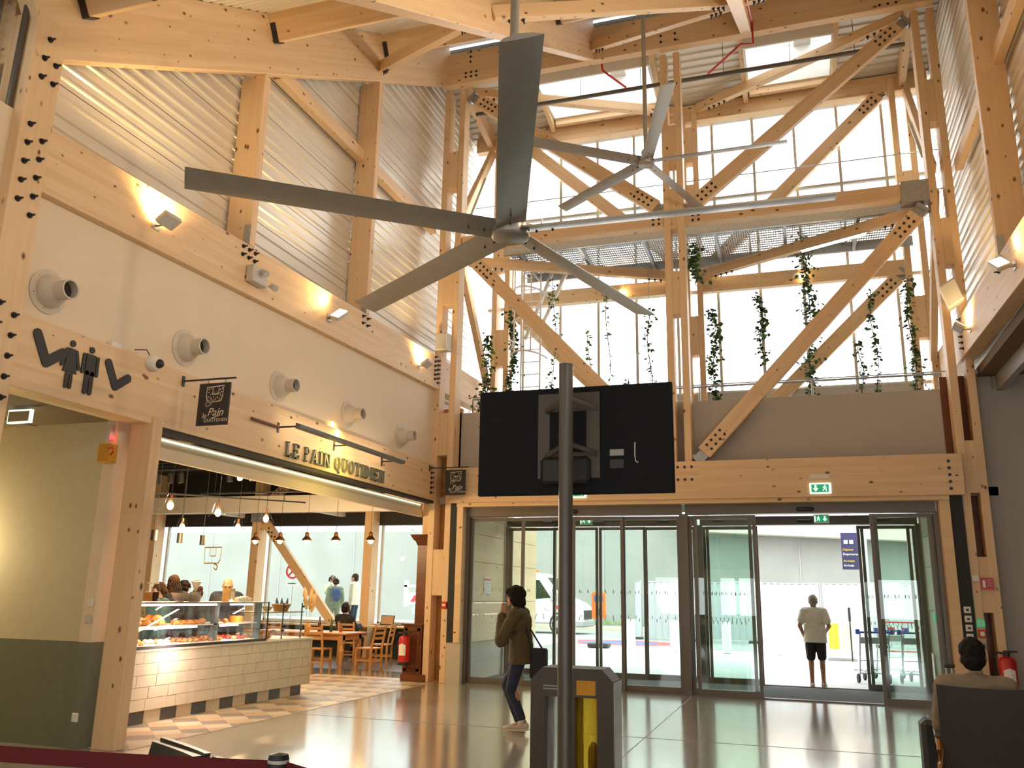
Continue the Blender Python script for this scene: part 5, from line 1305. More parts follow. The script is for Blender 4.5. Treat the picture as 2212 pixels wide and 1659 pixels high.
# ------------------------------------------------------------------ belt barrier
bp = thing('barrier_post', 'black belt barrier post with a round head', 'post', (-1.625, 2.577, 0))
bm = NB(); bm_lathe(bm, [(.001, 0), (.17, 0), (.17, .012), (.03, .035), (.03, .95), (.034, .96), (.034, 1.055), (.030, 1.07), (.001, 1.075)], n=28, o=(-1.625, 2.577, 0)); obj('column', bm, 'black_plastic', bp, smooth=True)
bm = NB(); bm_lathe(bm, [(.0345, .0), (.0345, .01)], n=28, o=(-1.625, 2.577, 1.045)); obj('head_ring', bm, 'light_grey', bp)
t = thing('barrier_belt', 'dark red retractable belt stretched along the foreground', 'belt', (-2.2, 2.5, 1.0))
def belt(p, q, sag):
    bm = NB(); n = 16; R_ = []
    for i in range(n + 1):
        u = i / n; c = Vector(p).lerp(Vector(q), u); c.z -= sag * 4 * u * (1 - u)
        R_.append((bm.verts.new(c + V(0, 0, .026)), bm.verts.new(c - V(0, 0, .026)), bm.verts.new(c + V(.001, .002, .026)), bm.verts.new(c + V(.001, .002, -.026))))
    for a, b in zip(R_, R_[1:]):
        bm.faces.new((a[0], a[1], b[1], b[0])); bm.faces.new((a[2], b[2], b[3], a[3]))
    return bm
obj('belt', belt((-3.6, 2.35, 1.035), (-1.66, 2.57, 1.025), .012), 'red_belt', t)
t2 = thing('barrier_belt', 'dark red belt leaving the barrier post towards the camera side', 'belt', (-1.2, 2.4, 1.0))
obj('belt', belt((-1.59, 2.57, 1.025), (-.7, 2.2, 1.03), .012), 'red_belt', t2)
bp2 = dup(bp, None, (-3.63, 2.345, 0), None, 'black belt barrier post beyond the picture edge'); dup(bp, None, (-.67, 2.19, 0), None, 'black belt barrier post below the picture')

# ------------------------------------------------------------------ switches, extinguisher and plates on the right
for k in range(4):
    t = thing('light_switch', '%s white square switch of the four on the black strip' % ('topmost', 'second', 'third', 'lowest')[k], 'switch', (2.42, 15.21, 1.44 - .135 * k), 'four switches on the black strip')
    bm = NB(); bm_box(bm, 2.375, 2.475, 15.205, 15.22, 1.44 - .135 * k, 1.54 - .135 * k); obj('plate', bm, 'white_plastic', t, bevel=.006)
    bm = NB(); bm_box(bm, 2.405, 2.445, 15.200, 15.205, 1.475 - .135 * k, 1.505 - .135 * k); obj('rocker', bm, 'black_plastic', t)
for nm_, x0, x1, z0_, z1_, m_, lab, cat in (('door_button', 2.54, 2.64, 1.92, 2.02, 'white_plastic', 'white square button on the corner column', 'button'), ('release_point', 2.545, 2.65, 1.24, 1.35, 'green_sign', 'small green release box on the corner column', 'switch'), ('call_point', 2.545, 2.65, 1.08, 1.20, 'red_paint', 'small red fire call point on the corner column', 'switch'), ('card_reader', 2.55, 2.64, .90, 1.01, 'grey_paint', 'small grey reader below the fire call point on the column', 'switch')):
    t = thing(nm_, lab, cat, ((x0 + x1) / 2, 15.23, z0_))
    bm = NB(); bm_box(bm, x0, x1, 15.205, 15.25, z0_, z1_); obj('case', bm, m_, t, bevel=.008)
    bm = NB(); bm_box(bm, x0 + .025, x1 - .025, 15.199, 15.205, z0_ + .03, z1_ - .03); obj('face', bm, 'white_plastic' if m_ != 'grey_paint' else 'black_plastic', t)
t = thing('extinguisher_plate', 'red fire extinguisher location plate between the column posts', 'sign', (2.74, 15.2, 1.82))
bm = NB(); bm_box(bm, 2.655, 2.83, 15.20, 15.21, 1.80, 1.98); obj('plate', bm, 'red_paint', t)
bm = NB(); bm_box(bm, 2.675, 2.715, 15.196, 15.2, 1.83, 1.94); obj('extinguisher_pictogram', bm, 'white_paint', t)
for k in range(3): bm = NB(); bm_tube(bm, [(2.74, 15.197, 1.84 + .04 * k), (2.77, 15.197, 1.87 + .04 * k), (2.81, 15.197, 1.85 + .045 * k)], .005, 5); obj('flame_line', bm, 'white_paint', t)
def extinguisher(x, y, z, h, label):
    t = thing('fire_extinguisher', label, 'extinguisher', (x, y, z), 'red fire extinguishers')
    r = h * .17
    bm = NB(); bm_lathe(bm, [(.001, 0), (r * .95, 0), (r, .02), (r, h * .72), (r * .85, h * .80), (r * .35, h * .84), (r * .3, h * .88)], n=28, o=(x, y, z)); obj('cylinder', bm, 'red_paint', t, smooth=True)
    bm = NB(); bm_lathe(bm, [(r * 1.01, 0), (r * 1.01, h * .09)], n=28, o=(x, y, z)); obj('base_ring', bm, 'black_plastic', t)
    bm = NB(); bm_cyl(bm, (x, y, z + h * .85), (x, y, z + h * .92), r * .4, n=14); bm_box(bm, x - r * .3, x + r * 1.2, y - r * .2, y + r * .2, z + h * .92, z + h * .96); obj('valve_head', bm, 'black_plastic', t)
    bm = NB(); bm_tube(bm, [(x - r * .2, y, z + h * .9), (x - r * 1.0, y, z + h * .92), (x - r * 1.5, y, z + h * .82), (x - r * 1.4, y, z + h * .62), (x - r * 1.1, y, z + h * .45)], r * .12, 8); obj('hose', bm, 'black_plastic', t, smooth=True)
    bm = NB(); A, B = [], []
    for i in range(13):
        a = math.radians(-130 + 80 * i / 12); A.append(bm.verts.new((x + r * 1.006 * math.cos(a), y + r * 1.006 * math.sin(a), z + h * .28))); B.append(bm.verts.new((x + r * 1.006 * math.cos(a), y + r * 1.006 * math.sin(a), z + h * (.62 - .05 * abs(i - 6) / 6))))
    for i in range(12): bm.faces.new((A[i], A[i + 1], B[i + 1], B[i]))
    obj('label_sheet', bm, 'paper', t, smooth=True)
    return t
ex = extinguisher(2.86, 15.05, .22, .72, 'red fire extinguisher hanging beside the corner column behind the seated man')
bm = NB(); bm_box(bm, 2.80, 2.92, 15.17, 15.25, .55, .75); obj('wall_bracket', bm, 'black_metal', ex)
extinguisher(-7.02, 15.05, .30, .62, 'red fire extinguisher hanging on the brown cabinet in the bakery')
t = thing('call_point', 'small red fire call point on the bakery end of the corner column', 'switch', (-6.33, 15.2, 1.35))
bm = NB(); bm_box(bm, -6.38, -6.27, 15.2, 15.25, 1.32, 1.44); obj('case', bm, 'red_paint', t, bevel=.008)
bm = NB(); bm_box(bm, -6.355, -6.295, 15.195, 15.2, 1.36, 1.40); obj('face', bm, 'white_plastic', t)

# ------------------------------------------------------------------ restroom passage
bm = NB(); bm_box(bm, -13, -7.12, 7.42, 7.6, 1.03, 3.36); wp = struct('wall_passage', bm, 'paint_cream')
bm = NB(); bm_box(bm, -13, -7.12, 7.415, 7.6, 0, 1.03); obj('dado', bm, 'paint_green', wp)
bm = NB(); bm_box(bm, -7.12, -6.97, 7.36, 7.6, 1.03, 3.36); pl_ = obj('pilaster', bm, 'plaster', wp)
bm = NB(); bm_box(bm, -7.12, -6.97, 7.355, 7.6, 0, 1.03); obj('pilaster_dado', bm, 'paint_green', wp)
bm = NB(); bm_box(bm, -13, -7.0, 5.3, 7.6, 3.36, 3.40); cp = struct('ceiling_passage', bm, 'brown_ceiling')
for x in (-8.2, -9.6): bm = NB(); bm_box(bm, x, x + .012, 5.3, 7.42, 3.355, 3.36); obj('panel_joint', bm, 'sign_ink', cp)
bm = NB(); bm_box(bm, -13, -7.0, 5.1, 5.3, 0, 3.4); struct('wall_passage_near', bm, 'paint_cream')
bm = NB(); bm_box(bm, -13.2, -13, 5.1, 7.6, 0, 3.4); struct('wall_passage_end', bm, 'paint_cream')
l = bpy.data.lights.new('passage_lamp', 'POINT'); l.energy = 75; l.color = (1.0, .80, .42); l.shadow_soft_size = .12
t = thing('passage_lamp', 'warm wall lamp further down the restroom passage', 'light', (-9.2, 7.3, 2.0))
bm = NB(); bm_box(bm, -9.3, -9.1, 7.36, 7.42, 1.9, 2.1); obj('plate', bm, 'white_plastic', t)
bm = NB(); bm_ell(bm, (-9.2, 7.33, 2.0), .06, .06, .06); obj('bulb', bm, 'tube_warm', t)
lo = bpy.data.objects.new('passage_lamp_light', l); COL.objects.link(lo); lo.parent = t; lo.location = (0, -.15, 0)
shop = timber('shop_post', (-6.73, 7.525, 0), (-6.73, 7.525, 3.40), .30, .15, 'square glulam post between the restroom passage and the bakery front', 'post', up=(0, 1, 0))
t = thing('exit_light', 'small lit sign box under the restroom passage ceiling', 'sign', (-7.52, 6.6, 3.2))
bm = NB(); bm_box(bm, -7.67, -7.37, 6.58, 6.62, 3.20, 3.34); obj('lit_frame', bm, 'white_lit', t)
bm = NB(); bm_box(bm, -7.655, -7.385, 6.575, 6.58, 3.215, 3.32); obj('panel', bm, 'light_grey', t)
bm = NB(); bm_box(bm, -7.6, -7.44, 6.59, 6.61, 3.34, 3.36); obj('ceiling_bar', bm, 'grey_paint', t)
t = thing('alarm_box', 'yellow emergency box with a red hook on the passage pilaster', 'alarm', (-7.0, 7.3, 2.9))
bm = NB(); bm_box(bm, -7.09, -6.93, 7.24, 7.36, 2.88, 3.08); obj('case', bm, 'yellow_box', t, bevel=.008)
bm = NB(); bm_tube(bm, [(-6.95, 7.23, 3.02), (-6.88, 7.22, 3.03), (-6.86, 7.22, 2.98), (-6.90, 7.22, 2.95)], .01, 6); obj('hook', bm, 'red_paint', t)
t = thing('alarm_beacon', 'grey detector with a glowing red light above the yellow box', 'alarm', (-7.0, 7.3, 3.12))
bm = NB(); bm_box(bm, -7.08, -7.01, 7.30, 7.36, 3.13, 3.30); obj('case', bm, 'light_grey', t, bevel=.006)
bm = NB(); bm_ell(bm, (-6.97, 7.30, 3.15), .025, .025, .018); obj('red_light', bm, 'red_led', t)
for z, lab in ((1.38, 'white wall switch above a grey one on the pilaster'), (1.22, 'grey wall switch with a keyhole on the pilaster'), (.26, 'white wall socket low on the pilaster')):
    bm = NB(); bm_box(bm, -7.06, -6.985, 7.335, 7.358, z, z + .085); tag(obj('wall_switch', bm, 'white_plastic' if z != 1.22 else 'light_grey', bevel=.006), lab, 'switch')
# ================================================================== BAKERY
YW = 20.2
# tile floor: squares laid on the diagonal, each a piece of the floor
def clip_poly(P, ax, lim, keep_less):
    out = []
    for i in range(len(P)):
        a, b = P[i], P[(i + 1) % len(P)]
        ia, ib = (a[ax] <= lim) == keep_less, (b[ax] <= lim) == keep_less
        if ia: out.append(a)
        if ia != ib:
            t_ = (lim - a[ax]) / (b[ax] - a[ax]); out.append((a[0] + (b[0] - a[0]) * t_, a[1] + (b[1] - a[1]) * t_))
    return out
s_ = .30; e1 = Vector((1, -1)).normalized() * s_; e2 = Vector((1, 1)).normalized() * s_
O_ = Vector((-7.55, 10.74)); ntile = 0
for i in range(-22, 23):
    for j in range(-22, 23):
        c = O_ + e1 * (i + .5) + e2 * (j + .5)
        if not (-9.4 < c.x < -6.35 and 7.3 < c.y < 15.9): continue
        if c.x < -7.85 and c.y < 12.35: continue
        g = .494
        P = [tuple(c - e1 * g - e2 * g), tuple(c + e1 * g - e2 * g), tuple(c + e1 * g + e2 * g), tuple(c - e1 * g + e2 * g)]
        for ax, lim, kl in ((0, -6.5, True), (0, -9.2, False), (1, 7.5, False), (1, 15.7, True)):
            P = clip_poly(P, ax, lim, kl)
            if len(P) < 3: break
        if len(P) < 3: continue
        bm = NB(); bm_prism(bm, [(p[0], p[1], .0) for p in P], (0, 0, .004))
        obj('tile', bm, ('tile_grey', 'tile_cream', 'tile_peach')[(i + 2 * j) % 3], floor); ntile += 1
bm = NB(); bm_box(bm, -9.2, -6.49, 7.5, 15.7, 0, .0022); obj('grout_bed', bm, 'grout', floor)
bm = NB(); bm_box(bm, -18, -7.2, 16.9, 20.0, 0, .003); obj('boarded_floor', bm, 'floorboard', floor)

# shell
bm = NB(); bm_box(bm, -18.4, -6.95, 7.6, YW + .2, 4.75, 4.9); cb = struct('ceiling_bakery', bm, 'dark_ceiling')
for k in range(26):
    y = 8.0 + .46 * k; bm = NB(); bm_box(bm, -18.3, -7.0, y, y + .10, 4.66, 4.75); obj('ceiling_rib', bm, 'dark_ceiling', cb)
bm = NB(); bm_box(bm, -18.6, -18.4, 7.6, YW + .2, 0, 4.9); struct('wall_bakery_end', bm, 'plaster')
bm = NB(); bm_box(bm, -18.4, -7.12, 7.6, 7.7, 0, 4.9); struct('wall_bakery_near', bm, 'plaster')
bm = NB(); bm_box(bm, -6.98, -6.72, 15.55, YW + .2, 0, 4.9); struct('wall_bakery_right', bm, 'pine_board')
bm = NB(); bm_box(bm, -6.95, -6.74, 7.6, 15.55, 3.33, 4.95); bm_box(bm, -7.05, -6.99, 7.6, 15.55, 3.04, 3.30); struct('trim_7', bm, 'plaster')
bm = NB(); bm_box(bm, -6.80, -6.64, 7.62, 15.3, 3.27, 3.32); struct('trim_8', bm, 'sign_ink')
bm = NB(); bm_box(bm, -6.985, -6.965, 7.7, 15.4, 3.255, 3.275); tag(obj('strip_light', bm, 'white_lit'), 'thin white strip light along the bakery fascia', 'light')
# window wall
bm = NB(); bm_box(bm, -18.4, -6.98, YW, YW + .2, 0, .80); ww = struct('wall_bakery_window', bm, 'black_cladding')
bm = NB(); bm_box(bm, -18.4, -6.98, YW - .02, YW + .15, 3.28, 3.60); obj('blind_box', bm, 'black_cladding', ww)
bm = NB(); bm_box(bm, -18.4, -6.98, YW, YW + .2, 3.60, 4.9); obj('upper_band', bm, 'dark_ceiling', ww)
bm = NB(); bm_box(bm, -18.3, -7.0, YW - .76, YW - .41, .76, .80); ledge = tag(obj('window_ledge', bm, 'pine_board'), 'long pale timber ledge below the bakery windows', 'ledge')
timber('window_beam', (-18.3, YW - .2, 3.74), (-7.0, YW - .2, 3.74), .2, .27, 'level glulam beam over the bakery windows')
for x, lab in ((-17.1, 'glulam window post behind the queue at the counter'), (-13.74, 'glulam window post between the bakery panes with the diagonal brace'), (-10.38, 'glulam window post beside the laptop user')):
    timber('window_post', (x, YW - .22, 0), (x, YW - .22, 4.7), .24, .36, lab, 'post', up=(0, 1, 0))
for i, (x0, x1) in enumerate(((-18.3, -17.2), (-16.95, -13.88), (-13.6, -10.52), (-10.24, -7.0))):
    w = thing('window_%d' % (i + 2), 'bakery window', None, ((x0 + x1) / 2, YW + .1, .8)); w['kind'] = 'structure'
    bm = NB(); bm_box(bm, x0 + .04, x1 - .04, YW + .095, YW + .105, .86, 3.28); obj('pane', bm, 'glass_green', w)
    bm = NB(); bm_box(bm, x0, x0 + .05, YW + .06, YW + .14, .8, 3.3); bm_box(bm, x1 - .05, x1, YW + .06, YW + .14, .8, 3.3); bm_box(bm, x0, x1, YW + .06, YW + .14, .8, .87); obj('frame', bm, 'light_grey', w)
bb = timber('window_brace', (-13.55, YW - .22, 3.35), (-11.35, YW - .22, .82), .13, .22, 'diagonal glulam brace across the bakery window', 'brace')
bb2 = timber('window_brace', (-13.45, YW - .22, 3.95), (-12.75, YW - .22, 4.55), .13, .22, 'short bolted brace rising to the dark bakery ceiling', 'brace')
bolts_on(bb, [(-13.40 + .1 * k, YW - .29, 3.15 - .115 * k + .05 * s) for k in range(3) for s in (-1, 1)], (0, -1, 0), True)
bolts_on(bb2, [(-13.30 + .1 * k, YW - .29, 4.08 + .086 * k + .05 * s) for k in range(3) for s in (-1, 1)], (0, -1, 0), True)
bm = NB(); bm_box(bm, -13.9, -13.35, YW - .42, YW - .405, 3.35, 3.95)
tag(obj('gusset_plate', bm, 'galvanised'), 'perforated steel plate joining the bakery post and braces', 'plate')
bm = NB(); bm_box(bm, -18.3, -7.0, YW - .02, YW + .06, .80, .83); struct('trim_9', bm, 'white_paint')
# golden emblem on the window pane
t = thing('window_emblem', 'faint golden emblem stuck on the bakery window', 'sticker', (-15.4, YW + .08, 2.0))
def wl_(name, pts, w, close=False):
    bm = NB(); pts = [Vector((-15.66 + u * .55, YW + .085, 2.72 - v * .44)) for u, v in pts]
    if close: pts.append(pts[0])
    for a, c in zip(pts, pts[1:]): bm_bar(bm, a, c, .003, w)
    obj(name, bm, 'yellow_ink', t)
wl_('outline', [(0, .02), (1, 0), (.97, .75), (.85, 1.0), (.5, .98), (.05, 1.0)], .03, True); wl_('window', [(.33, .04), (.33, .55), (.68, .55), (.68, .02)], .025); wl_('loop', [(.65, 1.0), (.85, 1.15), (.8, 1.4), (.65, 1.3), (.65, 1.0)], .03)

# ------------------------------------------------------------------ counter with glazed display case
XCf = -7.52
ct_ = thing('bakery_counter', 'long bakery counter clad in uneven cream tiles over a chequered plinth', 'counter', (-7.9, 10.55, 0))
bm = NB(); bm_box(bm, -8.3, XCf - .02, 8.45, 12.6, .16, .84); obj('body', bm, 'grout', ct_)
bm = NB(); bm_box(bm, -8.32, XCf + .02, 8.43, 12.64, .84, .868); obj('worktop', bm, 'ceramic', ct_)
rr = random.Random(11)
for r_ in range(5):
    z0_ = .165 + .135 * r_; y = 8.45 - rr.uniform(0, .15)
    while y < 12.62:
        w = rr.uniform(.14, .22); ya, yb = max(y, 8.45), min(y + w, 12.62)
        if yb - ya > .03:
            d = rr.uniform(0, .006); bm = NB(); bm_box(bm, XCf - .02, XCf - .008 + d, ya + .002, yb - .002, z0_, z0_ + .131); obj('wall_tile', bm, 'tile_wall', ct_)
        y += w
for k in range(4):
    bm = NB(); bm_box(bm, -8.3 + .2 * k, -8.104 + .2 * k, 12.6, 12.618, .165, .835); obj('wall_tile', bm, 'tile_wall', ct_)
for k in range(14):
    y = 8.45 + .292 * k; bm = NB(); bm_box(bm, -8.2, XCf - .09, y + .002, y + .290, 0, .158); obj('plinth_tile', bm, 'tile_cream' if k % 2 == 0 else 'tile_dark', ct_)
gc = thing('display_case', 'glazed pastry display case with lit shelves on the counter', 'display case', (-7.85, 10.0, .87))
XA, XB, Y0, Y1, Y2 = -8.2, XCf + .03, 8.5, 10.28, 11.3
bm = NB(); bm_box(bm, XB - .03, XB, Y0, Y2, .868, .90); obj('sill_bar', bm, 'black_metal', gc)
for y in (Y1, Y2 - .02, ):
    bm = NB(); bm_box(bm, XB - .20, XB - .14, y - .05, y + .05, .87, 1.40); obj('post', bm, 'slate_metal', gc)
for ya, yb in ((Y0, Y1), (Y1, Y2)):
    bm = NB(); bm_box(bm, XB - .012, XB - .004, ya + .004, yb - .004, .90, 1.40); obj('front_pane', bm, 'glass_case', gc)
bm = NB(); bm_box(bm, XA, XB, Y2 - .006, Y2, .90, 1.40); obj('end_pane', bm, 'glass_case', gc)
for xx in (XB - .006,): bm = NB(); bm_box(bm, xx - .008, xx + .008, Y2 - .008, Y2 + .008, .87, 1.42); obj('corner_bar', bm, 'black_metal', gc)
bm = NB(); bm_box(bm, XA, XB + .01, Y0, Y2, 1.400, 1.416); obj('top_shelf', bm, 'aluminium', gc)
bm = NB(); bm_box(bm, XA + .05, XB - .14, Y0, Y2 - .05, 1.115, 1.13); obj('middle_shelf', bm, 'ceramic', gc)
bm = NB(); bm_box(bm, XA, XB - .03, Y0, Y2 - .02, .868, .885); obj('case_floor', bm, 'ceramic', gc)
bm = NB(); bm_box(bm, XA, XA + .01, Y0, Y2, .885, 1.40); obj('back_panel', bm, 'glass_case', gc)
bm = NB(); bm_box(bm, XB - .42, XB - .41, Y0, Y2 - .02, 1.416, 1.52); obj('upper_guard', bm, 'glass_case', gc)
for z, x, ya, yb in ((1.385, XB - .05, Y0 + .02, Y1 - .15), (1.385, XB - .05, Y1 + .16, Y2 - .35), (1.100, XB - .16, Y0 + .02, 9.9), (1.100, XB - .16, Y1 + .12, 10.8)):
    bm = NB(); bm_box(bm, x - .015, x + .015, ya, yb, z - .012, z + .012); obj('light_tube', bm, 'case_light', gc, bevel=.005)
    l = bpy.data.lights.new('case_light', 'AREA'); l.shape = 'RECTANGLE'; l.size = .04; l.size_y = yb - ya; l.energy = 13 * (yb - ya); l.color = (1.0, .74, .60)
    lo = bpy.data.objects.new('case_light', l); COL.objects.link(lo); lo.parent = gc; lo.location = Vector((x - .02, (ya + yb) / 2, z - .02)) - gc.location; lo.rotation_euler = Vector((-.5, 0, -1)).to_track_quat('-Z', 'Y').to_euler()
# breads and pastries, each one a thing
def croissant_mesh(L_=.15, r=.036, bend=.5):
    bm = NB(); n = 12; m_ = 8; R_ = []
    for i in range(n + 1):
        u = i / n; a = (u - .5) * 2 * bend; rad = r * (math.sin(math.pi * min(max(u, .04), .96)) ** .7) * (1 + .10 * math.cos(u * 40))
        c = Vector((L_ * .55 * math.sin(a) / bend, -L_ * .45 * (1 - math.cos(a)) / bend, rad * .9)); t_ = Vector((math.cos(a), -math.sin(a), 0)); nn = Vector((math.sin(a), math.cos(a), 0))
        R_.append([bm.verts.new(c + (nn * math.cos(2 * math.pi * k / m_) + Vector((0, 0, .9)) * math.sin(2 * math.pi * k / m_)) * rad) for k in range(m_)])
    for A, B in zip(R_, R_[1:]):
        for k in range(m_): bm.faces.new((A[k], A[(k + 1) % m_], B[(k + 1) % m_], B[k]))
    bm.faces.new(R_[0][::-1]); bm.faces.new(R_[-1])
    me = finish(bm, 'pastry'); sharp(me, 60); return me
def loaf_mesh(L_=.22, r=.05):
    bm = NB(); bm_ell(bm, (0, 0, r * .75), L_ / 2, r, r * .75, 16, 10); me = finish(bm, 'loaf'); sharp(me, 70); return me
cm_ = croissant_mesh(); cm_.materials.append(M('bread_gold'))
lm_ = loaf_mesh(); lm_.materials.append(M('bread_pale'))
rm_ = loaf_mesh(.11, .05); rm_.materials.append(M('bread_gold'))
def put(me, name, x, y, z, a, lab, cat, group, s=1.0):
    o = bpy.data.objects.new(name, me); COL.objects.link(o); o.location = (x, y, z); o.rotation_euler = (0, 0, a); o.scale = (s, s, s); return tag(o, lab, cat, group)
for k in range(9): put(cm_, 'croissant', XB - .22 - .10 * (k % 3), 9.0 + .14 * (k // 3) + .03 * (k % 2), 1.131 + (.055 if k > 6 else 0), rr.uniform(-.5, .5) + 1.57, 'golden croissant heaped on the upper shelf of the display case', 'croissant', 'croissants on the upper shelf', 1.15)
for k in range(4): put(lm_, 'bread_loaf', XB - .24 - .07 * (k % 2), 8.58 + .13 * k, 1.131 + .03 * (k % 2), 1.2 + .2 * k, 'pale plump bread loaf on the upper shelf beside the croissants', 'bread', 'loaves on the upper shelf', 1.0)
for k in range(8): put(cm_, 'twist_pastry', XB - .20 - .09 * (k % 2), 9.55 + .065 * k, 1.131, 1.57 + rr.uniform(-.2, .2), 'flat golden pastry lined up in the middle of the upper shelf', 'pastry', 'pastries in the middle of the upper shelf', .9)
for k in range(3): put(rm_, 'bun', XB - .22 - .05 * k, 10.08 + .06 * k, 1.131, k, 'round brown bun by the grey case post on the upper shelf', 'bun', 'buns on the upper shelf')
for k in range(4): put(rm_, 'bun', XB - .24 - .06 * (k % 2), 10.42 + .09 * k, 1.131, k, 'round brown bun beyond the grey case post beside the orange cake', 'bun', 'buns beside the orange cake', .8)
bm = NB(); bm_lathe(bm, [(.001, 0), (.10, 0), (.10, .085), (.095, .09), (.001, .09)], n=28, o=(XB - .28, 10.92, 1.13)); tag(obj('orange_cake', bm, 'cake_orange', smooth=True), 'round bright orange cake on the upper shelf of the case', 'cake')
# lower level: trays of salads and filled rolls
for k in range(5):
    y = 8.62 + .52 * k; t = thing('food_tray', ('pale food tray with %s on the case floor' % ('small round tarts', 'pale cream portions', 'mixed salad pieces', 'brown filled rolls', 'little red fruit tarts')[k]), 'tray', (XB - .3, y + .2, .885), 'trays on the case floor')
    bm = NB(); bm_box(bm, XB - .52, XB - .08, y, y + .44, .886, .905); obj('tray', bm, 'ceramic', t, bevel=.004)
    for i in range(14):
        xx, yy = XB - .47 + .10 * (i % 4) + rr.uniform(-.02, .02), y + .06 + .10 * (i // 4) + rr.uniform(-.02, .02)
        bm = NB(); bm_ell(bm, (xx, yy, .925), .034, .04, .028, 8, 6); obj('portion', bm, ('bread_pale', 'ceramic', 'salad_mix', 'bread_gold', 'red_paint')[k] if i % 3 else 'salad_mix', t, smooth=True)
# things on top of the case
def lathe_thing(name, prof, loc, mat, lab, cat, group=None, n=24):
    bm = NB(); bm_lathe(bm, prof, n=n, o=loc); return tag(obj(name, bm, mat, smooth=True), lab, cat, group)
bowl = [(.001, 0), (.05, 0), (.05, .015), (.085, .05), (.125, .115), (.118, .115), (.075, .05), (.001, .03)]
lathe_thing('serving_bowl', bowl, (-7.72, 9.60, 1.416), 'ceramic', 'larger cream bowl holding dark tongs on top of the case', 'bowl')
lathe_thing('serving_bowl', [(r * .82, h * .82) for r, h in bowl], (-7.72, 9.84, 1.416), 'ceramic', 'smaller cream bowl on top of the case', 'bowl')
bm = NB()
for k in range(4): bm_bar(bm, (-7.72 + .01 * k, 9.57 + .02 * k, 1.46), (-7.76, 9.46 + .05 * k, 1.66), .03, .008)
tag(obj('serving_tongs', bm, 'black_plastic'), 'dark serving tongs standing in the larger bowl', 'tongs')
for k, (y, m_, lab) in enumerate(((9.10, 'bread_gold', 'glass jar of brown biscuits on top of the case'), (9.22, 'hair_brown', 'glass jar of dark biscuits on top of the case'))):
    t = thing('biscuit_jar', lab, 'jar', (-7.8, y, 1.416))
    bm = NB(); bm_lathe(bm, [(.001, 0), (.05, 0), (.052, .01), (.052, .17), (.03, .20), (.028, .22)], n=20, o=(-7.8, y, 1.416)); obj('glass', bm, 'glass_case', t, smooth=True)
    bm = NB(); bm_lathe(bm, [(.001, .01), (.046, .01), (.046, .12), (.001, .125)], n=20, o=(-7.8, y, 1.416)); obj('biscuits', bm, m_, t)
    bm = NB(); bm_lathe(bm, [(.001, .24), (.03, .24), (.032, .22), (.001, .22)], n=16, o=(-7.8, y, 1.416)); obj('lid', bm, 'white_plastic', t)
for k, y in enumerate((9.96, 10.04)):
    lathe_thing('steel_pot', [(.001, 0), (.042, 0), (.045, .13), (.042, .13), (.04, .01)], (-7.8, y, 1.416), 'galvanised' if k else 'grey_paint', ('dark metal pot beside the paper cone on the case', 'pale metal pot beside the paper cone on the case')[k], 'pot')
bm = NB(); bm_lathe(bm, [(.001, .0), (.07, .16), (.055, .165)], n=14, o=(-7.82, 10.02, 1.53), axis=(.1, -.1, 1)); tag(obj('paper_cone', bm, 'paper', smooth=True), 'white paper cone standing in a metal pot', 'paper cone')
t = thing('box_stack', 'upright cardboard box with print on top of the case', 'box', (-7.78, 10.7, 1.416))
bm = NB(); bm_box(bm, -7.84, -7.72, 10.64, 10.77, 1.416, 1.60); obj('carton', bm, 'bread_pale', t)
bm = NB(); bm_box(bm, -7.719, -7.716, 10.66, 10.75, 1.45, 1.56); obj('print', bm, 'ceramic', t)
for k in range(4):
    bm = NB(); bm_box(bm, -7.86, -7.74, 10.90 + .085 * k, 10.97 + .085 * k, 1.416, 1.47 + .012 * (k % 3)); tag(obj('pastry_box', bm, 'paper', bevel=.005), 'small white pastry box lined up on the end of the case', 'box', 'white boxes on the case')
# open bread counter with sneeze guard
sg = thing('sneeze_guard', 'low glass guard with shelf and two dark posts at the counter end', 'guard', (-7.7, 12.0, .87))
for y in (11.83, 12.36):
    bm = NB(); bm_cyl(bm, (XCf - .06, y, .868), (XCf - .06, y, 1.40), .011, n=8); p_ = obj('post', bm, 'black_metal', sg)
    for z in (.98, 1.33): bm = NB(); bm_box(bm, XCf - .045, XCf - .03, y - .02, y + .02, z, z + .03); obj('clamp', bm, 'black_plastic', p_)
bm = NB(); bm_box(bm, -8.2, XCf - .04, 11.4, 12.4, 1.255, 1.267); obj('glass_shelf', bm, 'aluminium', sg)
bm = NB(); bm_box(bm, XCf - .05, XCf - .042, 11.35, 12.4, .90, 1.24); obj('pane', bm, 'glass_case', sg)
for k in range(10): put(rm_, 'bread_roll', -7.75 - .11 * (k % 3), 11.5 + .11 * (k // 3) + .03 * (k % 2), .869 + (.05 if k > 6 else 0), k * .7, 'crusty bread roll piled behind the sneeze guard', 'bread', 'rolls behind the sneeze guard', 1.05)
t = thing('wicker_basket', 'wicker basket on the guard shelf', 'basket', (-7.85, 12.25, 1.267))
bm = NB(); bm_lathe(bm, [(.001, 0), (.10, 0), (.145, .10), (.155, .11), (.145, .115), (.09, .01)], n=28, o=(-7.8, 12.1, 1.267)); obj('basket', bm, 'wicker', t, smooth=True)
for k in range(6):
    a = k * 1.05; bm = NB(); bm_prism(bm, [(-7.8 + .08 * math.cos(a) - .03, 12.1 + .08 * math.sin(a), 1.36), (-7.8 + .08 * math.cos(a) + .03, 12.1 + .08 * math.sin(a), 1.36), (-7.8 + .1 * math.cos(a), 12.1 + .1 * math.sin(a), 1.44 + .03 * (k % 2))], (.0, .02, .004)); tag(obj('napkin_bag', bm, 'backpack_blue'), 'small blue wrapped packet sticking out of the wicker basket', 'packet', 'blue packets in the basket')
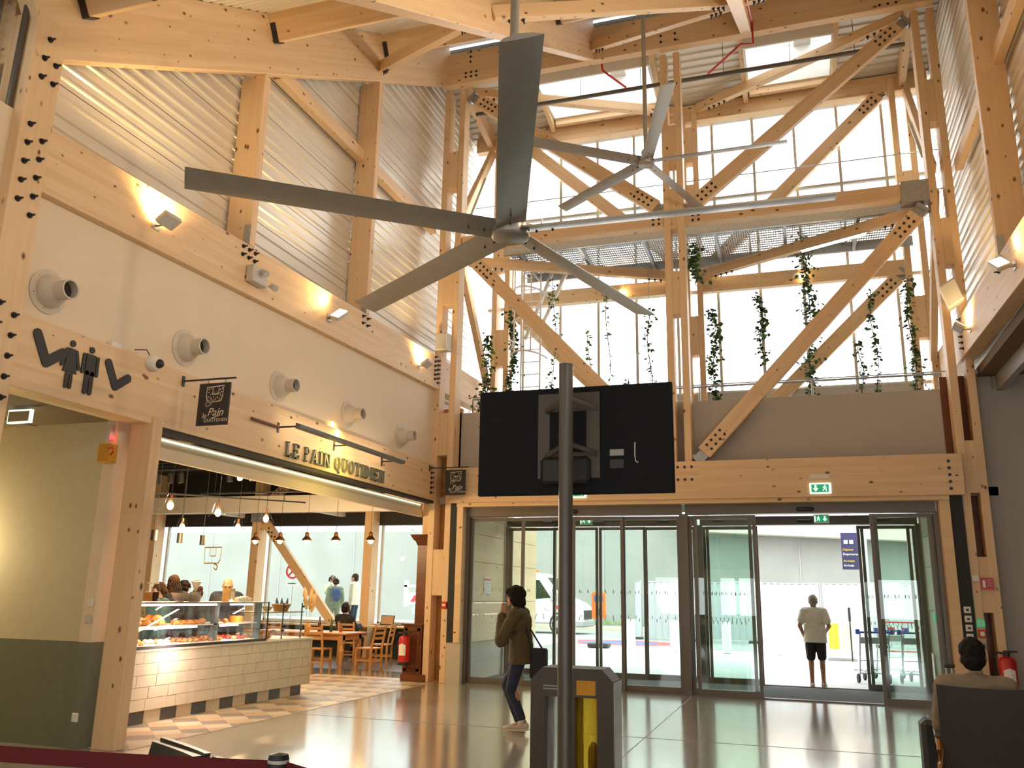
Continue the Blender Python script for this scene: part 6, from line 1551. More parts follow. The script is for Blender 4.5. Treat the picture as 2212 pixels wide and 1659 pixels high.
lathe_thing('serving_bowl', [(r * .7, h * .7) for r, h in bowl], (-7.8, 11.72, 1.267), 'ceramic', 'small cream bowl on the guard shelf beside the basket', 'bowl')
for k in range(3): lathe_thing('glass_bottle', [(.001, 0), (.03, 0), (.03, .11), (.012, .15), (.012, .19)], (-8.0, 11.5 + .09 * k, 1.267), 'glass_case', 'clear glass bottle on the guard shelf', 'bottle', 'clear bottles on the guard shelf')

# ------------------------------------------------------------------ lamps
def pendant(x, y, z, kind, label, group):
    t = thing('pendant_lamp', label, 'lamp', (x, y, z), group)
    bm = NB(); bm_cyl(bm, (x, y, z + .2), (x, y, 4.752), .005, n=6); obj('cord', bm, 'black_plastic', t)
    if kind == 'bell':
        bm = NB(); bm_lathe(bm, [(.025, .25), (.045, .225), (.065, .165), (.085, .08), (.118, .025), (.142, 0)], n=24, o=(x, y, z)); obj('glass_shade', bm, 'glass_case', t, smooth=True)
        bm = NB(); bm_lathe(bm, [(.001, .22), (.022, .21), (.022, .16), (.001, .16)], n=14, o=(x, y, z)); obj('lamp_holder', bm, 'copper', t)
        bm = NB(); bm_ell(bm, (x, y, z + .06), .045, .045, .055); obj('bulb', bm, 'lamp_warm', t, smooth=True)
    elif kind == 'copper':
        bm = NB(); bm_lathe(bm, [(.02, .19), (.04, .17), (.045, .10), (.085, .055), (.115, .01), (.11, .01), (.08, .05)], n=24, o=(x, y, z)); obj('copper_shade', bm, 'copper', t, smooth=True)
        bm = NB(); bm_ell(bm, (x, y, z - .005), .055, .055, .055); obj('bulb', bm, 'lamp_warm', t, smooth=True)
    else:
        bm = NB(); bm_cyl(bm, (x, y, z), (x, y, z + .17), .05, n=18); obj('cylinder_shade', bm, 'black_metal', t, smooth=True)
        return t
    l = bpy.data.lights.new('bulb_light', 'POINT'); l.energy = 85 if kind == 'bell' else 62; l.color = (1.0, .66, .32); l.shadow_soft_size = .05
    lo = bpy.data.objects.new('bulb_light', l); COL.objects.link(lo); lo.parent = t; lo.location = (0, 0, -.06)
    return t
for (x, y, z), lab in (((-8.4, 10.03, 2.66), 'clear bell pendant over the start of the display case'), ((-8.4, 11.10, 2.66), 'clear bell pendant over the middle of the display case'), ((-8.4, 12.37, 2.68), 'clear bell pendant over the end of the counter'), ((-9.6, 11.8, 2.50), 'lower clear bell pendant above the queue near the shop post'), ((-9.6, 13.29, 2.62), 'lower clear bell pendant above the man in navy')):
    pendant(x, y, z, 'bell', lab, 'clear bell pendants over the counter')
for x, lab in ((-11.43, 'small copper pendant first in the row over the dining table, beside the window post'), (-10.80, 'small copper pendant in front of the diagonal window brace'), (-10.13, 'small copper pendant above the middle of the dining table'), (-9.42, 'small copper pendant above the laptop user'), (-8.59, 'small copper pendant last in the row, by the second window post')):
    pendant(x, 16.5, 2.64, 'copper', lab, 'copper pendants over the dining table')
for (x, y), lab in (((-10, 11.64), 'black cylinder pendant nearest the shop post'), ((-10, 12.27), 'black cylinder pendant in the middle of its row of three'), ((-10, 12.87), 'black cylinder pendant above the man in navy')):
    pendant(x, y, 2.34, 'cyl', lab, 'black cylinder pendants over the queue')
# lighting tracks and spots
for p, q, lab in (((-12.5, 13.0, 3.72), (-8.2, 13.0, 3.72), 'black lighting track carrying the spots under the bakery ceiling'), ((-12.3, 12.0, 3.3), (-9.3, 15.0, 3.3), 'thin black suspended rail slanting under the bakery ceiling'), ((-11.2, 14.2, 3.42), (-7.9, 14.2, 3.42), 'thin black suspended rail in front of the window beam')):
    t = thing('lighting_track', lab, 'track', ((p[0] + q[0]) / 2, (p[1] + q[1]) / 2, p[2]))
    bm = NB(); bm_bar(bm, p, q, .03, .03); obj('rail', bm, 'black_metal', t)
    for u in (.1, .9):
        c = Vector(p).lerp(Vector(q), u); bm = NB(); bm_cyl(bm, c, (c.x, c.y, 4.752), .006, n=6); obj('suspension', bm, 'black_metal', t)
for x, lit, lab in ((-11.25, 0, 'unlit black track spot at the start of the track'), (-10.95, 0, 'second unlit black track spot on the track'), (-10.72, 0, 'third unlit black track spot, tilted'), (-9.66, 0, 'unlit black track spot left of the lit one by the window post' if False else 'unlit black track spot just before the lit one'), (-9.47, 1, 'lit white track spot glaring near the window post'), (-9.18, 0, 'unlit black track spot just after the lit one'), (-11.5, 1, 'lit white track spot near the shop post')):
    t = thing('track_spot', lab, 'spotlight', (x, 13.0, 3.5), 'spots on the lighting track')
    bm = NB(); bm_cyl(bm, (x, 13.0, 3.62), (x, 13.0, 3.72), .008, n=6); obj('stem', bm, 'black_metal', t)
    ax = Vector((.75, -.55, -.35)) if lit else Vector((.12, .0, -1))
    bm = NB(); bm_lathe(bm, [(.001, -.1), (.05, -.1), (.055, .08), (.05, .08), (.045, .06)], n=16, o=(x, 13.0, 3.55), axis=ax); obj('head', bm, 'black_metal', t, smooth=True)
    if lit:
        e = Vector((x, 13.0, 3.55)) + ax.normalized() * .07; bm = NB(); bm_cyl(bm, e, e + ax.normalized() * .008, .05, n=18); obj('lens', bm, 'lamp_white', t)
        l = bpy.data.lights.new('spot_beam', 'SPOT'); l.energy = 320; l.color = (1, .9, .78); l.spot_size = math.radians(60); l.shadow_soft_size = .05
        lo = bpy.data.objects.new('spot_beam', l); COL.objects.link(lo); lo.parent = t; lo.location = e + ax.normalized() * .03 - t.location; lo.rotation_euler = ax.to_track_quat('-Z', 'Y').to_euler()
bm = NB(); bm_cyl(bm, (-12.6, 12.2, 4.05), (-8.0, 12.2, 4.12), .06, n=14); tag(obj('duct_pipe', bm, 'galvanised', smooth=True), 'grey round duct under the dark bakery ceiling', 'pipe')

# ------------------------------------------------------------------ dining corner
def turned_leg(bm, x, y, h):
    bm_lathe(bm, [(.001, 0), (.028, 0), (.034, .04), (.026, .08), (.036, .12), (.045, .16), (.034, .22), (.050, .34), (.056, .42), (.042, .50), (.036, .53), (.05, .55), (.001, .56)], n=16, o=(x, y, 0)); bm_box(bm, x - .05, x + .05, y - .05, y + .05, .55, h)
tb = thing('dining_table', 'long pine farmhouse table with turned legs', 'table', (-10.0, 16.7, 0))
bm = NB(); bm_box(bm, -11.2, -8.85, 16.15, 17.1, .73, .765); obj('tabletop', bm, 'pine_furniture', tb, bevel=.006)
bm = NB(); bm_box(bm, -11.1, -8.95, 16.23, 16.26, .62, .73); bm_box(bm, -11.1, -8.95, 16.99, 17.02, .62, .73); bm_box(bm, -11.1, -11.07, 16.26, 16.99, .62, .73); bm_box(bm, -8.98, -8.95, 16.26, 16.99, .62, .73); obj('apron', bm, 'pine_furniture', tb)
for x in (-11.05, -9.0):
    for y in (16.27, 16.98): bm = NB(); turned_leg(bm, x, y, .73); obj('leg', bm, 'pine_furniture', tb, smooth=True)
def chair():
    t = thing('dining_chair', 'chair', 'chair', (0, 0, 0), 'pine dining chairs in the bakery')
    # sitter faces +Y, back at -Y
    bm = NB(); bm_prism(bm, [(-.19, -.19, .44), (.19, -.19, .44), (.22, .21, .44), (-.22, .21, .44)], (0, 0, .03)); obj('seat', bm, 'pine_furniture', t, bevel=.006)
    for s in (-1, 1):
        bm = NB(); bm_bar(bm, (s * .19, -.18, 0), (s * .185, -.18, .46), .04, .035); bm_bar(bm, (s * .185, -.18, .44), (s * .18, -.27, .92), .04, .03); obj('back_leg', bm, 'pine_furniture', t)
        bm = NB(); bm_bar(bm, (s * .20, .18, 0), (s * .20, .18, .44), .04, .04); obj('leg', bm, 'pine_furniture', t)
        bm = NB(); bm_bar(bm, (s * .195, -.16, .22), (s * .20, .17, .22), .02, .035); obj('side_stretcher', bm, 'pine_furniture', t)
    for z, y in ((.86, -.262), (.76, -.243), (.66, -.225)): bm = NB(); bm_box(bm, -.175, .175, y - .01, y + .01, z - .025, z + .025); obj('back_slat', bm, 'pine_furniture', t)
    for y, z in ((-.18, .20), (.18, .24)): bm = NB(); bm_bar(bm, (-.19, y, z), (.19, y, z), .02, .035); obj('stretcher', bm, 'pine_furniture', t)
    return t
ch = chair(); place(ch, (-9.42, 16.08, 0), math.radians(4)); ch['label'] = 'pine dining chair with its back to the counter, tucked under the table front'
for (x, y, a), lab in (((-8.62, 16.78, 82), 'pine dining chair pulled up to the table end by the cabinet'), ((-9.0, 18.1, 100), 'pine dining chair turned sideways behind the table end'), ((-9.95, 18.35, 8), 'pine dining chair that the laptop user sits on'), ((-8.35, 19.0, 20), 'pine dining chair by the black wall under the window'), ((-10.3, 16.06, -3), 'pine dining chair at the table front half hidden by the counter')):
    dup(ch, None, (x, y, 0), math.radians(a), lab)
# table top things
lathe_thing('round_vase', [(.001, 0), (.04, 0), (.065, .04), (.068, .09), (.045, .14), (.03, .16), (.035, .17)], (-9.92, 16.45, .765), 'vase_ochre', 'small round ochre vase holding pampas grass on the table', 'vase')
lathe_thing('tall_bottle', [(.001, 0), (.034, 0), (.036, .02), (.036, .17), (.016, .23), (.016, .30)], (-9.70, 16.55, .765), 'bottle_dark', 'tall brown bottle vase beside the ochre vase', 'vase')
def pampas(x, y, z, lean, h, lab):
    t = thing('pampas_stem', lab, 'dried grass', (x, y, z), 'pampas stems on the table')
    top = Vector((x + lean[0], y + lean[1], z + h)); b0 = Vector((x, y, z - .12))
    bm = NB(); bm_tube(bm, [b0, b0.lerp(top, .5) + V(0, 0, .01), top], .004, 5); obj('stem', bm, 'grass_dry', t)
    bm = NB(); rq = random.Random(int(h * 100))
    m0 = b0.lerp(top, .48); d = (top - m0)
    R_ = []
    for i in range(9):
        u = i / 8; c = m0 + d * (u * 1.05); r_ = .048 * math.sin(math.pi * (.08 + .9 * u)) ** .8 + .004
        R_.append([bm.verts.new(c + Vector((math.cos(2 * math.pi * k / 9), math.sin(2 * math.pi * k / 9), 0)) * r_ * rq.uniform(.6, 1.25)) for k in range(9)])
    for A, B in zip(R_, R_[1:]):
        for k in range(9): bm.faces.new((A[k], A[(k + 1) % 9], B[(k + 1) % 9], B[k]))
    obj('plume', bm, 'grass_dry', t, smooth=True)
for lean, h, lab in (((-.14, 0), .72, 'pampas stem leaning away from the brace in the ochre vase'), ((.02, .03), .70, 'upright pampas stem in the middle of the ochre vase'), ((.13, .0), .60, 'shorter pampas stem leaning towards the brown bottle')): pampas(-9.92, 16.45, .93, lean, h, lab)
for k, (x, m_, h, lab) in enumerate(((-9.42, 'bottle_green', .26, 'green oil bottle on the table'), (-9.34, 'glass_case', .17, 'clear condiment bottle on the table'), (-9.27, 'glass_case', .15, 'small clear condiment jar on the table'), (-9.19, 'copper', .16, 'brown pepper mill on the table'))):
    lathe_thing('condiment_bottle' if k < 3 else 'pepper_mill', [(.001, 0), (.028, 0), (.03, .01), (.03, h * .6), (.013, h * .75), (.013, h), (.001, h)], (x, 16.55, .765), m_, lab, 'bottle' if k < 3 else 'mill')
# laptop on the ledge
t = thing('laptop', 'open laptop on the window ledge in front of the seated user', 'laptop', (-9.72, 19.55, .8))
bm = NB(); bm_box(bm, -9.88, -9.52, 19.47, 19.72, .80, .815); obj('base', bm, 'grey_paint', t)
bm = NB(); bm_prism(bm, [(-9.88, 19.72, .815), (-9.52, 19.72, .815), (-9.52, 19.80, 1.04), (-9.88, 19.80, 1.04)], (0, .01, .003)); obj('screen', bm, 'black_plastic', t)
bm = NB(); bm_prism(bm, [(-9.86, 19.724, .84), (-9.54, 19.724, .84), (-9.54, 19.79, 1.03), (-9.86, 19.79, 1.03)], (0, -.001, 0)); obj('picture', bm, 'screen_dim', t)
# mahogany cabinet by the corner
cab = thing('tall_cabinet', 'tall dark mahogany cabinet with a moulded cornice and plinth', 'cabinet', (-6.95, 15.9, 0))
bm = NB(); bm_box(bm, -7.16, -6.66, 15.22, 15.54, 0, .13); obj('plinth', bm, 'mahogany', cab, bevel=.01)
bm = NB(); bm_box(bm, -7.13, -6.76, 15.24, 15.54, .13, 1.0); obj('base_body', bm, 'mahogany', cab)
for z0_, z1_ in ((.18, .95),):
    for a, b in (((-7.10, z0_), (-6.80, z0_ + .05)), ((-7.10, z1_ - .05), (-6.80, z1_)), ((-7.10, z0_), (-7.05, z1_)), ((-6.85, z0_), (-6.80, z1_))):
        bm = NB(); bm_box(bm, a[0], b[0], 15.225, 15.24, a[1], b[1]); obj('panel_frame', bm, 'mahogany', cab)
bm = NB(); bm_box(bm, -7.17, -6.74, 15.2, 15.54, 1.0, 1.03); obj('counter_ledge', bm, 'mahogany', cab)
bm = NB(); bm_box(bm, -6.97, -6.74, 15.35, 15.54, 1.03, 2.5); obj('upper_body', bm, 'mahogany', cab)
bm = NB(); bm_prism(bm, [(-6.97, 15.33, 2.48), (-7.00, 15.30, 2.56), (-7.03, 15.27, 2.58), (-7.08, 15.22, 2.68), (-6.74, 15.22, 2.68), (-6.74, 15.33, 2.48)], (0, .2, 0)); obj('cornice', bm, 'mahogany', cab)
# ================================================================== PEOPLE
def bm_sph(bm, c, r, n=12, m_=8): bm_ell(bm, c, r, r, r, n, m_)
def cap(bm, p, r0, q, r1, n=12):
    bm_cyl(bm, p, q, r0, r1, n); bm_sph(bm, p, r0, n, 8); bm_sph(bm, q, r1, n, 8)
def ellr(bm, c, r, rot=None):
    tmp = bmesh.new(); bm_ell(tmp, (0, 0, 0), r[0], r[1], r[2], 16, 12)
    if rot is not None: bmesh.ops.rotate(tmp, verts=tmp.verts, cent=(0, 0, 0), matrix=rot)
    bmesh.ops.translate(tmp, verts=tmp.verts, vec=Vector(c))
    me = bpy.data.meshes.new('t'); tmp.to_mesh(me); tmp.free(); bm.from_mesh(me); bpy.data.meshes.remove(me)
def weld(bm, vox, smooth_it=4, rough=0.0, seed=0):
    """union of the added primitives as ONE continuous skin (voxel remesh), then smoothed"""
    bmesh.ops.recalc_face_normals(bm, faces=bm.faces)
    me = bpy.data.meshes.new('blob'); bm.to_mesh(me); bm.free()
    o = bpy.data.objects.new('blob', me)
    r = o.modifiers.new('r', 'REMESH'); r.mode = 'VOXEL'; r.voxel_size = vox
    s = o.modifiers.new('s', 'SMOOTH'); s.iterations = smooth_it; s.factor = .5
    out = bake(o); bpy.data.meshes.remove(me)
    if rough:
        nrm = [v.normal.copy() for v in out.vertices]
        for v, nv in zip(out.vertices, nrm):
            d = noise.noise(v.co * 28 + Vector((seed, 0, 0))) * rough + noise.noise(Vector((v.co.x * 60, v.co.y * 60, v.co.z * 14))) * rough * .7
            v.co += nv * d
    for p in out.polygons: p.use_smooth = True
    return out
STAND = dict(hipL=(-.09, 0, .90), kneeL=(-.10, .02, .49), ankL=(-.10, -.02, .09), toeL=(-.115, .13, .035), hipR=(.09, 0, .90), kneeR=(.10, .02, .49), ankR=(.10, -.02, .09), toeR=(.115, .13, .035),
             pelvis=(0, 0, .95), waist=(0, .0, 1.09), chest=(0, .005, 1.27), neck=(0, -.01, 1.42), head=(0, .02, 1.575), shL=(-.175, -.01, 1.385), elL=(-.225, -.03, 1.10), wrL=(-.23, .05, .86), shR=(.175, -.01, 1.385), elR=(.225, -.03, 1.10), wrR=(.23, .05, .86))
def person(label, loc, rotz, h=1.7, pose=None, tops=(), bottoms=None, shoes=None, hair=None, skin='skin', vox=.012, head_tilt=0.0, head_turn=0.0, face=True, fingers=True, group=None, hand_dirs=None, width=1.0, extras=None):
    J = {k: Vector(v) for k, v in STAND.items()}
    for k, v in (pose or {}).items(): J[k] = Vector(v)
    t = thing('person', label, 'person', (0, 0, 0), group)
    hc = J['head']; RH = Matrix.Rotation(head_turn, 3, 'Z') @ Matrix.Rotation(head_tilt, 3, 'X')
    def hp(x, y, z): return hc + RH @ Vector((x, y, z))
    # ---- body
    bm = NB()
    for s in 'LR':
        cap(bm, J['hip' + s], .082, J['knee' + s], .054); cap(bm, J['knee' + s], .054, J['ank' + s], .037)
        m_ = J['knee' + s].lerp(J['ank' + s], .32); ellr(bm, m_ + Vector((0, -.018, 0)), (.048, .052, .11))
        cap(bm, J['ank' + s] + Vector((0, -.02, -.03)), .036, J['toe' + s], .028)
        cap(bm, J['sh' + s], .052, J['el' + s], .039); cap(bm, J['el' + s], .040, J['wr' + s], .026)
        d = (J['wr' + s] - J['el' + s]).normalized()
        hd = Vector(hand_dirs[s]).normalized() if hand_dirs and s in hand_dirs else d
        w = J['wr' + s]; x_, y_, z_ = frame_of(hd, Vector((1, 0, .2)))
        pal = w + hd * .05; R_ = Matrix((x_, y_, z_)).transposed()
        ellr(bm, pal, (.052, .040, .019), R_)
        if fingers:
            sg = 1 if s == 'L' else -1
            for k, (off, ln) in enumerate(((-.030, .062), (-.010, .074), (.011, .070), (.030, .056))):
                b0 = pal + hd * .035 + y_ * off; b1 = b0 + hd * ln * .55 + z_ * .004; b2 = b1 + (hd * .8 - z_ * .6).normalized() * ln * .5
                cap(bm, b0, .0095, b1, .0085, 8); cap(bm, b1, .0085, b2, .007, 8)
            b0 = pal - hd * .015 + y_ * .034 * sg; b1 = b0 + (hd * .6 + y_ * .7 * sg).normalized() * .035; b2 = b1 + (hd * .9 + y_ * .1 * sg).normalized() * .028
            cap(bm, b0, .012, b1, .0105, 8); cap(bm, b1, .0105, b2, .008, 8)
    ellr(bm, J['pelvis'], (.155 * width, .105, .12)); ellr(bm, J['waist'], (.135 * width, .095, .14)); ellr(bm, J['chest'], (.165 * width, .11, .17))
    cap(bm, J['pelvis'], .10, J['chest'], .11); cap(bm, J['shL'].lerp(J['neck'], .12), .055, J['shR'].lerp(J['neck'], .12), .055)
    cap(bm, J['neck'] - Vector((0, 0, .04)), .062, hc + Vector((0, -.015, -.06)), .052)
    ellr(bm, hp(0, -.008, .018), (.076, .096, .104), RH); ellr(bm, hp(0, .022, -.045), (.058, .066, .070), RH)
    if face:
        ellr(bm, hp(0, .098, -.022), (.012, .020, .020), RH); cap(bm, hp(0, .088, .022), .009, hp(0, .105, -.02), .011, 8)
        ellr(bm, hp(0, .082, -.062), (.022, .012, .008), RH); ellr(bm, hp(0, .080, -.095), (.022, .018, .018), RH)
        ellr(bm, hp(0, .084, .036), (.052, .012, .011), RH)
    for s in (-1, 1): ellr(bm, hp(s * .079, -.006, -.012), (.010, .020, .031), RH)
    me = weld(bm, vox, 3 if vox < .01 else 2)
    b = obj('body', me, skin, t)
    if face:
        bm = NB()
        for s in (-1, 1): ellr(bm, hp(s * .030, .083, .012), (.011, .006, .006), RH)
        o = obj('eyes', bm, 'hair_black', t, smooth=True)
        bm = NB()
        for s in (-1, 1): ellr(bm, hp(s * .031, .090, .034), (.018, .005, .004), RH)
        obj('eyebrows', bm, 'hair_black' if hair is None or hair[0] != 'hair_grey' else 'hair_grey', t, smooth=True)
        bm = NB(); ellr(bm, hp(0, .092, -.063), (.020, .005, .0035), RH); obj('mouth', bm, 'red_belt' if False else 'skin_tan', t, smooth=True)
    # ---- clothes
    for nm_, mat, long, hem, puff in tops:
        bm = NB(); a = .018 + puff
        for s in 'LR':
            el, wr = J['el' + s], J['wr' + s]
            if long: cap(bm, J['sh' + s], .056 + a, el, .044 + a); cap(bm, el, .044 + a, el.lerp(wr, .93), .032 + a)
            else: cap(bm, J['sh' + s], .058 + a, J['sh' + s].lerp(el, .62), .054 + a)
        ellr(bm, J['chest'], (.168 * width + a, .115 + a, .165)); ellr(bm, J['waist'], (.145 * width + a, .105 + a, .15)); cap(bm, J['waist'], .10 + a, J['chest'], .115 + a)
        cap(bm, J['shL'].lerp(J['neck'], .12), .058 + a, J['shR'].lerp(J['neck'], .12), .058 + a)
        cap(bm, J['neck'] - Vector((0, 0, .05)), .072 + a * .5, J['neck'] + Vector((0, -.005, -.005)), .062 + a * .4)
        if hem is not None:
            pb = J['pelvis'].copy(); top = J['waist'].z + .05; R_ = []
            for z, f in ((hem - .04, 1.06), (hem + .06, 1.05), ((hem + top) / 2, 1.0), (top, .96)):
                u = (z - pb.z) / max(J['waist'].z - pb.z, .05); cx = pb.lerp(J['waist'], min(max(u, 0), 1))
                R_.append([bm.verts.new((cx.x + (.160 * width + a) * f * math.cos(2 * math.pi * k / 28), cx.y + (.114 + a) * f * math.sin(2 * math.pi * k / 28), z)) for k in range(28)])
            for A, B in zip(R_, R_[1:]):
                for k in range(28): bm.faces.new((A[k], A[(k + 1) % 28], B[(k + 1) % 28], B[k]))
            bm.faces.new(R_[0][::-1]); bm.faces.new(R_[-1])
        me = weld(bm, max(vox, .011), 5, .005 if puff > .004 else .003); 
        if hem is not None:
            b2 = NB(); b2.from_mesh(me); bmesh.ops.bisect_plane(b2, geom=b2.verts[:] + b2.edges[:] + b2.faces[:], plane_co=(0, 0, hem), plane_no=(0, 0, -1), clear_outer=True); b2.to_mesh(me); b2.free()
            for p in me.polygons: p.use_smooth = True
        obj(nm_, me, mat, t)
    if bottoms:
        nm_, mat, frac = bottoms; bm = NB()
        for s in 'LR':
            k, an = J['knee' + s], J['ank' + s]
            if frac >= 1: cap(bm, J['hip' + s], .098, k, .066); cap(bm, k, .066, k.lerp(an, .95), .050)
            else: cap(bm, J['hip' + s], .105, J['hip' + s].lerp(k, frac), .085)
        ellr(bm, J['pelvis'] + Vector((0, 0, -.01)), (.168 * width, .122, .125))
        obj(nm_, weld(bm, max(vox, .011), 3, .004), mat, t)
    if shoes:
        for s in 'LR':
            bm = NB(); an, to = J['ank' + s], J['toe' + s]; d = (to - an); d.z = 0; d.normalize()
            heel = Vector((an.x, an.y, to.z + (an.z - .09 - to.z + .035) * .6)) - d * .045
            cap(bm, heel, .042, to + d * .0, .036); cap(bm, an + Vector((0, 0, -.02)), .045, heel.lerp(to, .35), .045); ellr(bm, to, (.044, .055, .034))
            me = weld(bm, .009, 2); sh_ = obj('shoe', me, shoes, t)
            bm = NB(); lo_ = min(v.co.z for v in me.vertices)
            bm_bar(bm, heel - d * .04 + Vector((0, 0, -.036)), to + d * .04 + Vector((0, 0, -.030)), .075, .018); obj('sole', bm, 'ceramic', sh_, bevel=.006)
    # ---- hair
    if hair:
        mat, kind = hair; bm = NB()
        if kind == 'short': ellr(bm, hp(0, -.020, .038), (.084, .100, .097), RH); ellr(bm, hp(0, -.048, -.015), (.078, .070, .080), RH)
        if kind == 'grey_short': ellr(bm, hp(0, -.026, .034), (.082, .096, .094), RH); ellr(bm, hp(0, -.05, -.02), (.076, .066, .08), RH)
        if kind == 'bald': ellr(bm, hp(0, -.052, -.02), (.080, .058, .065), RH)
        if kind == 'bob':
            ellr(bm, hp(0, -.02, .045), (.105, .122, .105), RH); ellr(bm, hp(0, -.045, -.045), (.105, .095, .11), RH); ellr(bm, hp(0, .075, .07), (.07, .05, .05), RH); ellr(bm, hp(0, -.06, -.11), (.085, .06, .05), RH)
            for s in (-1, 1): ellr(bm, hp(s * .075, -.02, -.03), (.035, .07, .09), RH)
        if kind == 'long':
            ellr(bm, hp(0, -.022, .035), (.088, .104, .100), RH); ellr(bm, hp(0, -.075, -.10), (.088, .05, .16), RH); ellr(bm, hp(0, -.085, -.24), (.082, .04, .12), RH)
            for s in (-1, 1): ellr(bm, hp(s * .070, -.03, -.10), (.028, .055, .15), RH)
        if kind == 'tied': ellr(bm, hp(0, -.022, .030), (.082, .102, .092), RH); ellr(bm, hp(0, -.11, -.02), (.045, .04, .05), RH)
        if kind == 'bun': ellr(bm, hp(0, -.022, .030), (.084, .104, .094), RH); ellr(bm, hp(0, -.10, .075), (.055, .05, .05), RH)
        if kind == 'curly':
            rq = random.Random(3)
            for k in range(26):
                a, e = rq.uniform(0, 6.28), rq.uniform(-.3, 1.5); v = Vector((math.cos(a) * math.cos(e) * .085, math.sin(a) * math.cos(e) * .10 - .025, math.sin(e) * .095 + .01))
                if v.y < .06 or v.z > .05: ellr(bm, hp(*v), (.035, .035, .035))
            ellr(bm, hp(0, -.03, .02), (.085, .095, .09), RH)
        me = weld(bm, max(.008, vox * .8), 2, .008, 3)
        if kind not in ('bald',):      # leave the face free
            b2 = NB(); b2.from_mesh(me); n = RH @ Vector((0, 1, -.62 if kind != 'bob' else -.75)).normalized(); c0 = hp(0, .058 if kind != 'bob' else .085, .028)
            bmesh.ops.bisect_plane(b2, geom=b2.verts[:] + b2.edges[:] + b2.faces[:], plane_co=c0, plane_no=n, clear_outer=True)
            edges = [e for e in b2.edges if e.is_boundary]
            if edges: bmesh.ops.holes_fill(b2, edges=edges, sides=0)
            b2.to_mesh(me); b2.free()
            for p in me.polygons: p.use_smooth = True
        obj('hair', me, mat, t)
    if extras: extras(t, J, hp, RH)
    k = h / 1.70
    t.location = Vector(loc); t.rotation_euler = (0, 0, rotz); t.scale = (k, k, k)
    return t
R90 = math.pi / 2
# walking woman with a hand to her face
def walker_x(t, J, hp, RH):
    bm = NB(); 
    for k in range(3): bm_box(bm, -.135, -.128, .03 + .02 * k, .042 + .02 * k, .045 + .0 * k, .085) if False else None
    bm.free()
person('woman in olive jacket and dark jeans walking past with a hand at her face', (-3.30, 10.32, -.008), R90, 1.685,
       dict(head=(0, .05, 1.575), neck=(0, .0, 1.42), chest=(0, -.02, 1.27), waist=(0, -.03, 1.09), pelvis=(0, -.04, .95), shL=(-.175, -.01, 1.375), elL=(-.215, .155, 1.06), wrL=(-.12, .175, 1.36), shR=(.175, -.01, 1.375), elR=(.20, -.02, 1.09), wrR=(.10, .17, 1.06),
            hipR=(.08, -.03, .90), kneeR=(.085, .17, .54), ankR=(.075, .0, .125), toeR=(.08, .155, .04), hipL=(-.08, -.05, .90), kneeL=(-.085, .06, .50), ankL=(-.075, -.09, .17), toeL=(-.08, .06, .075)),
       [('jacket', 'jacket_olive', True, .80, .012)], ('jeans', 'denim', 1.0), 'shoe_white', ('hair_black', 'bob'), 'skin_tan', .008, hand_dirs={'L': (.25, -.12, 1), 'R': (-.5, .8, .1)})
t = thing('handbag', 'black shoulder bag hanging behind the walking woman', 'bag', (-3.03, 10.30, .62))
bm = NB(); bm_box(bm, -3.13, -2.93, 10.24, 10.36, .62, .97); obj('bag_body', bm, 'cloth_dark', t, bevel=.02)
bm = NB(); bm_tube(bm, [(-3.12, 10.26, .96), (-3.17, 10.22, 1.2), (-3.25, 10.13, 1.44), (-3.22, 10.3, 1.3), (-3.0, 10.34, .96)], .012, 6); obj('strap', bm, 'cloth_dark', t)
# man going out through the doors
person('man in white t-shirt and dark shorts walking out through the open doors', (.20, 17.9, .0), math.radians(-4), 1.70,
       dict(elL=(-.265, -.05, 1.12), wrL=(-.20, .04, .92), elR=(.26, -.02, 1.12), wrR=(.20, .12, 1.02), kneeR=(.10, .02, .50), ankR=(.11, -.12, .13), toeR=(.12, .02, .05), ankL=(-.10, .02, .09), toeL=(-.115, .16, .035)),
       [('t_shirt', 'cloth_white', False, .82, .006)], ('shorts', 'cloth_dark', .85), 'shoe_white', ('hair_grey', 'grey_short'), 'skin_tan', .010, face=False, width=1.1)
# man in the waiting seat
SIT = dict(pelvis=(0, 0, .56), waist=(0, -.02, .70), chest=(0, -.03, .88), neck=(0, -.02, 1.04), head=(0, .01, 1.19), shL=(-.185, -.03, .99), elL=(-.23, .03, .73), wrL=(-.16, .26, .64), shR=(.185, -.03, .99), elR=(.23, .03, .73), wrR=(.16, .26, .64),
           hipL=(-.09, .03, .54), kneeL=(-.12, .45, .53), ankL=(-.12, .42, .10), toeL=(-.12, .57, .035), hipR=(.09, .03, .54), kneeR=(.12, .45, .53), ankR=(.12, .42, .10), toeR=(.12, .57, .035))
person('man with short black hair in a taupe top sitting with his back turned', (1.12, 7.02, 0), a_, 1.74, SIT, [('sweater', 'cloth_taupe', True, None, .006)], ('trousers', 'cloth_dark', 1.0), 'shoe_white', ('hair_black', 'short'), 'skin_tan', .009, face=False)
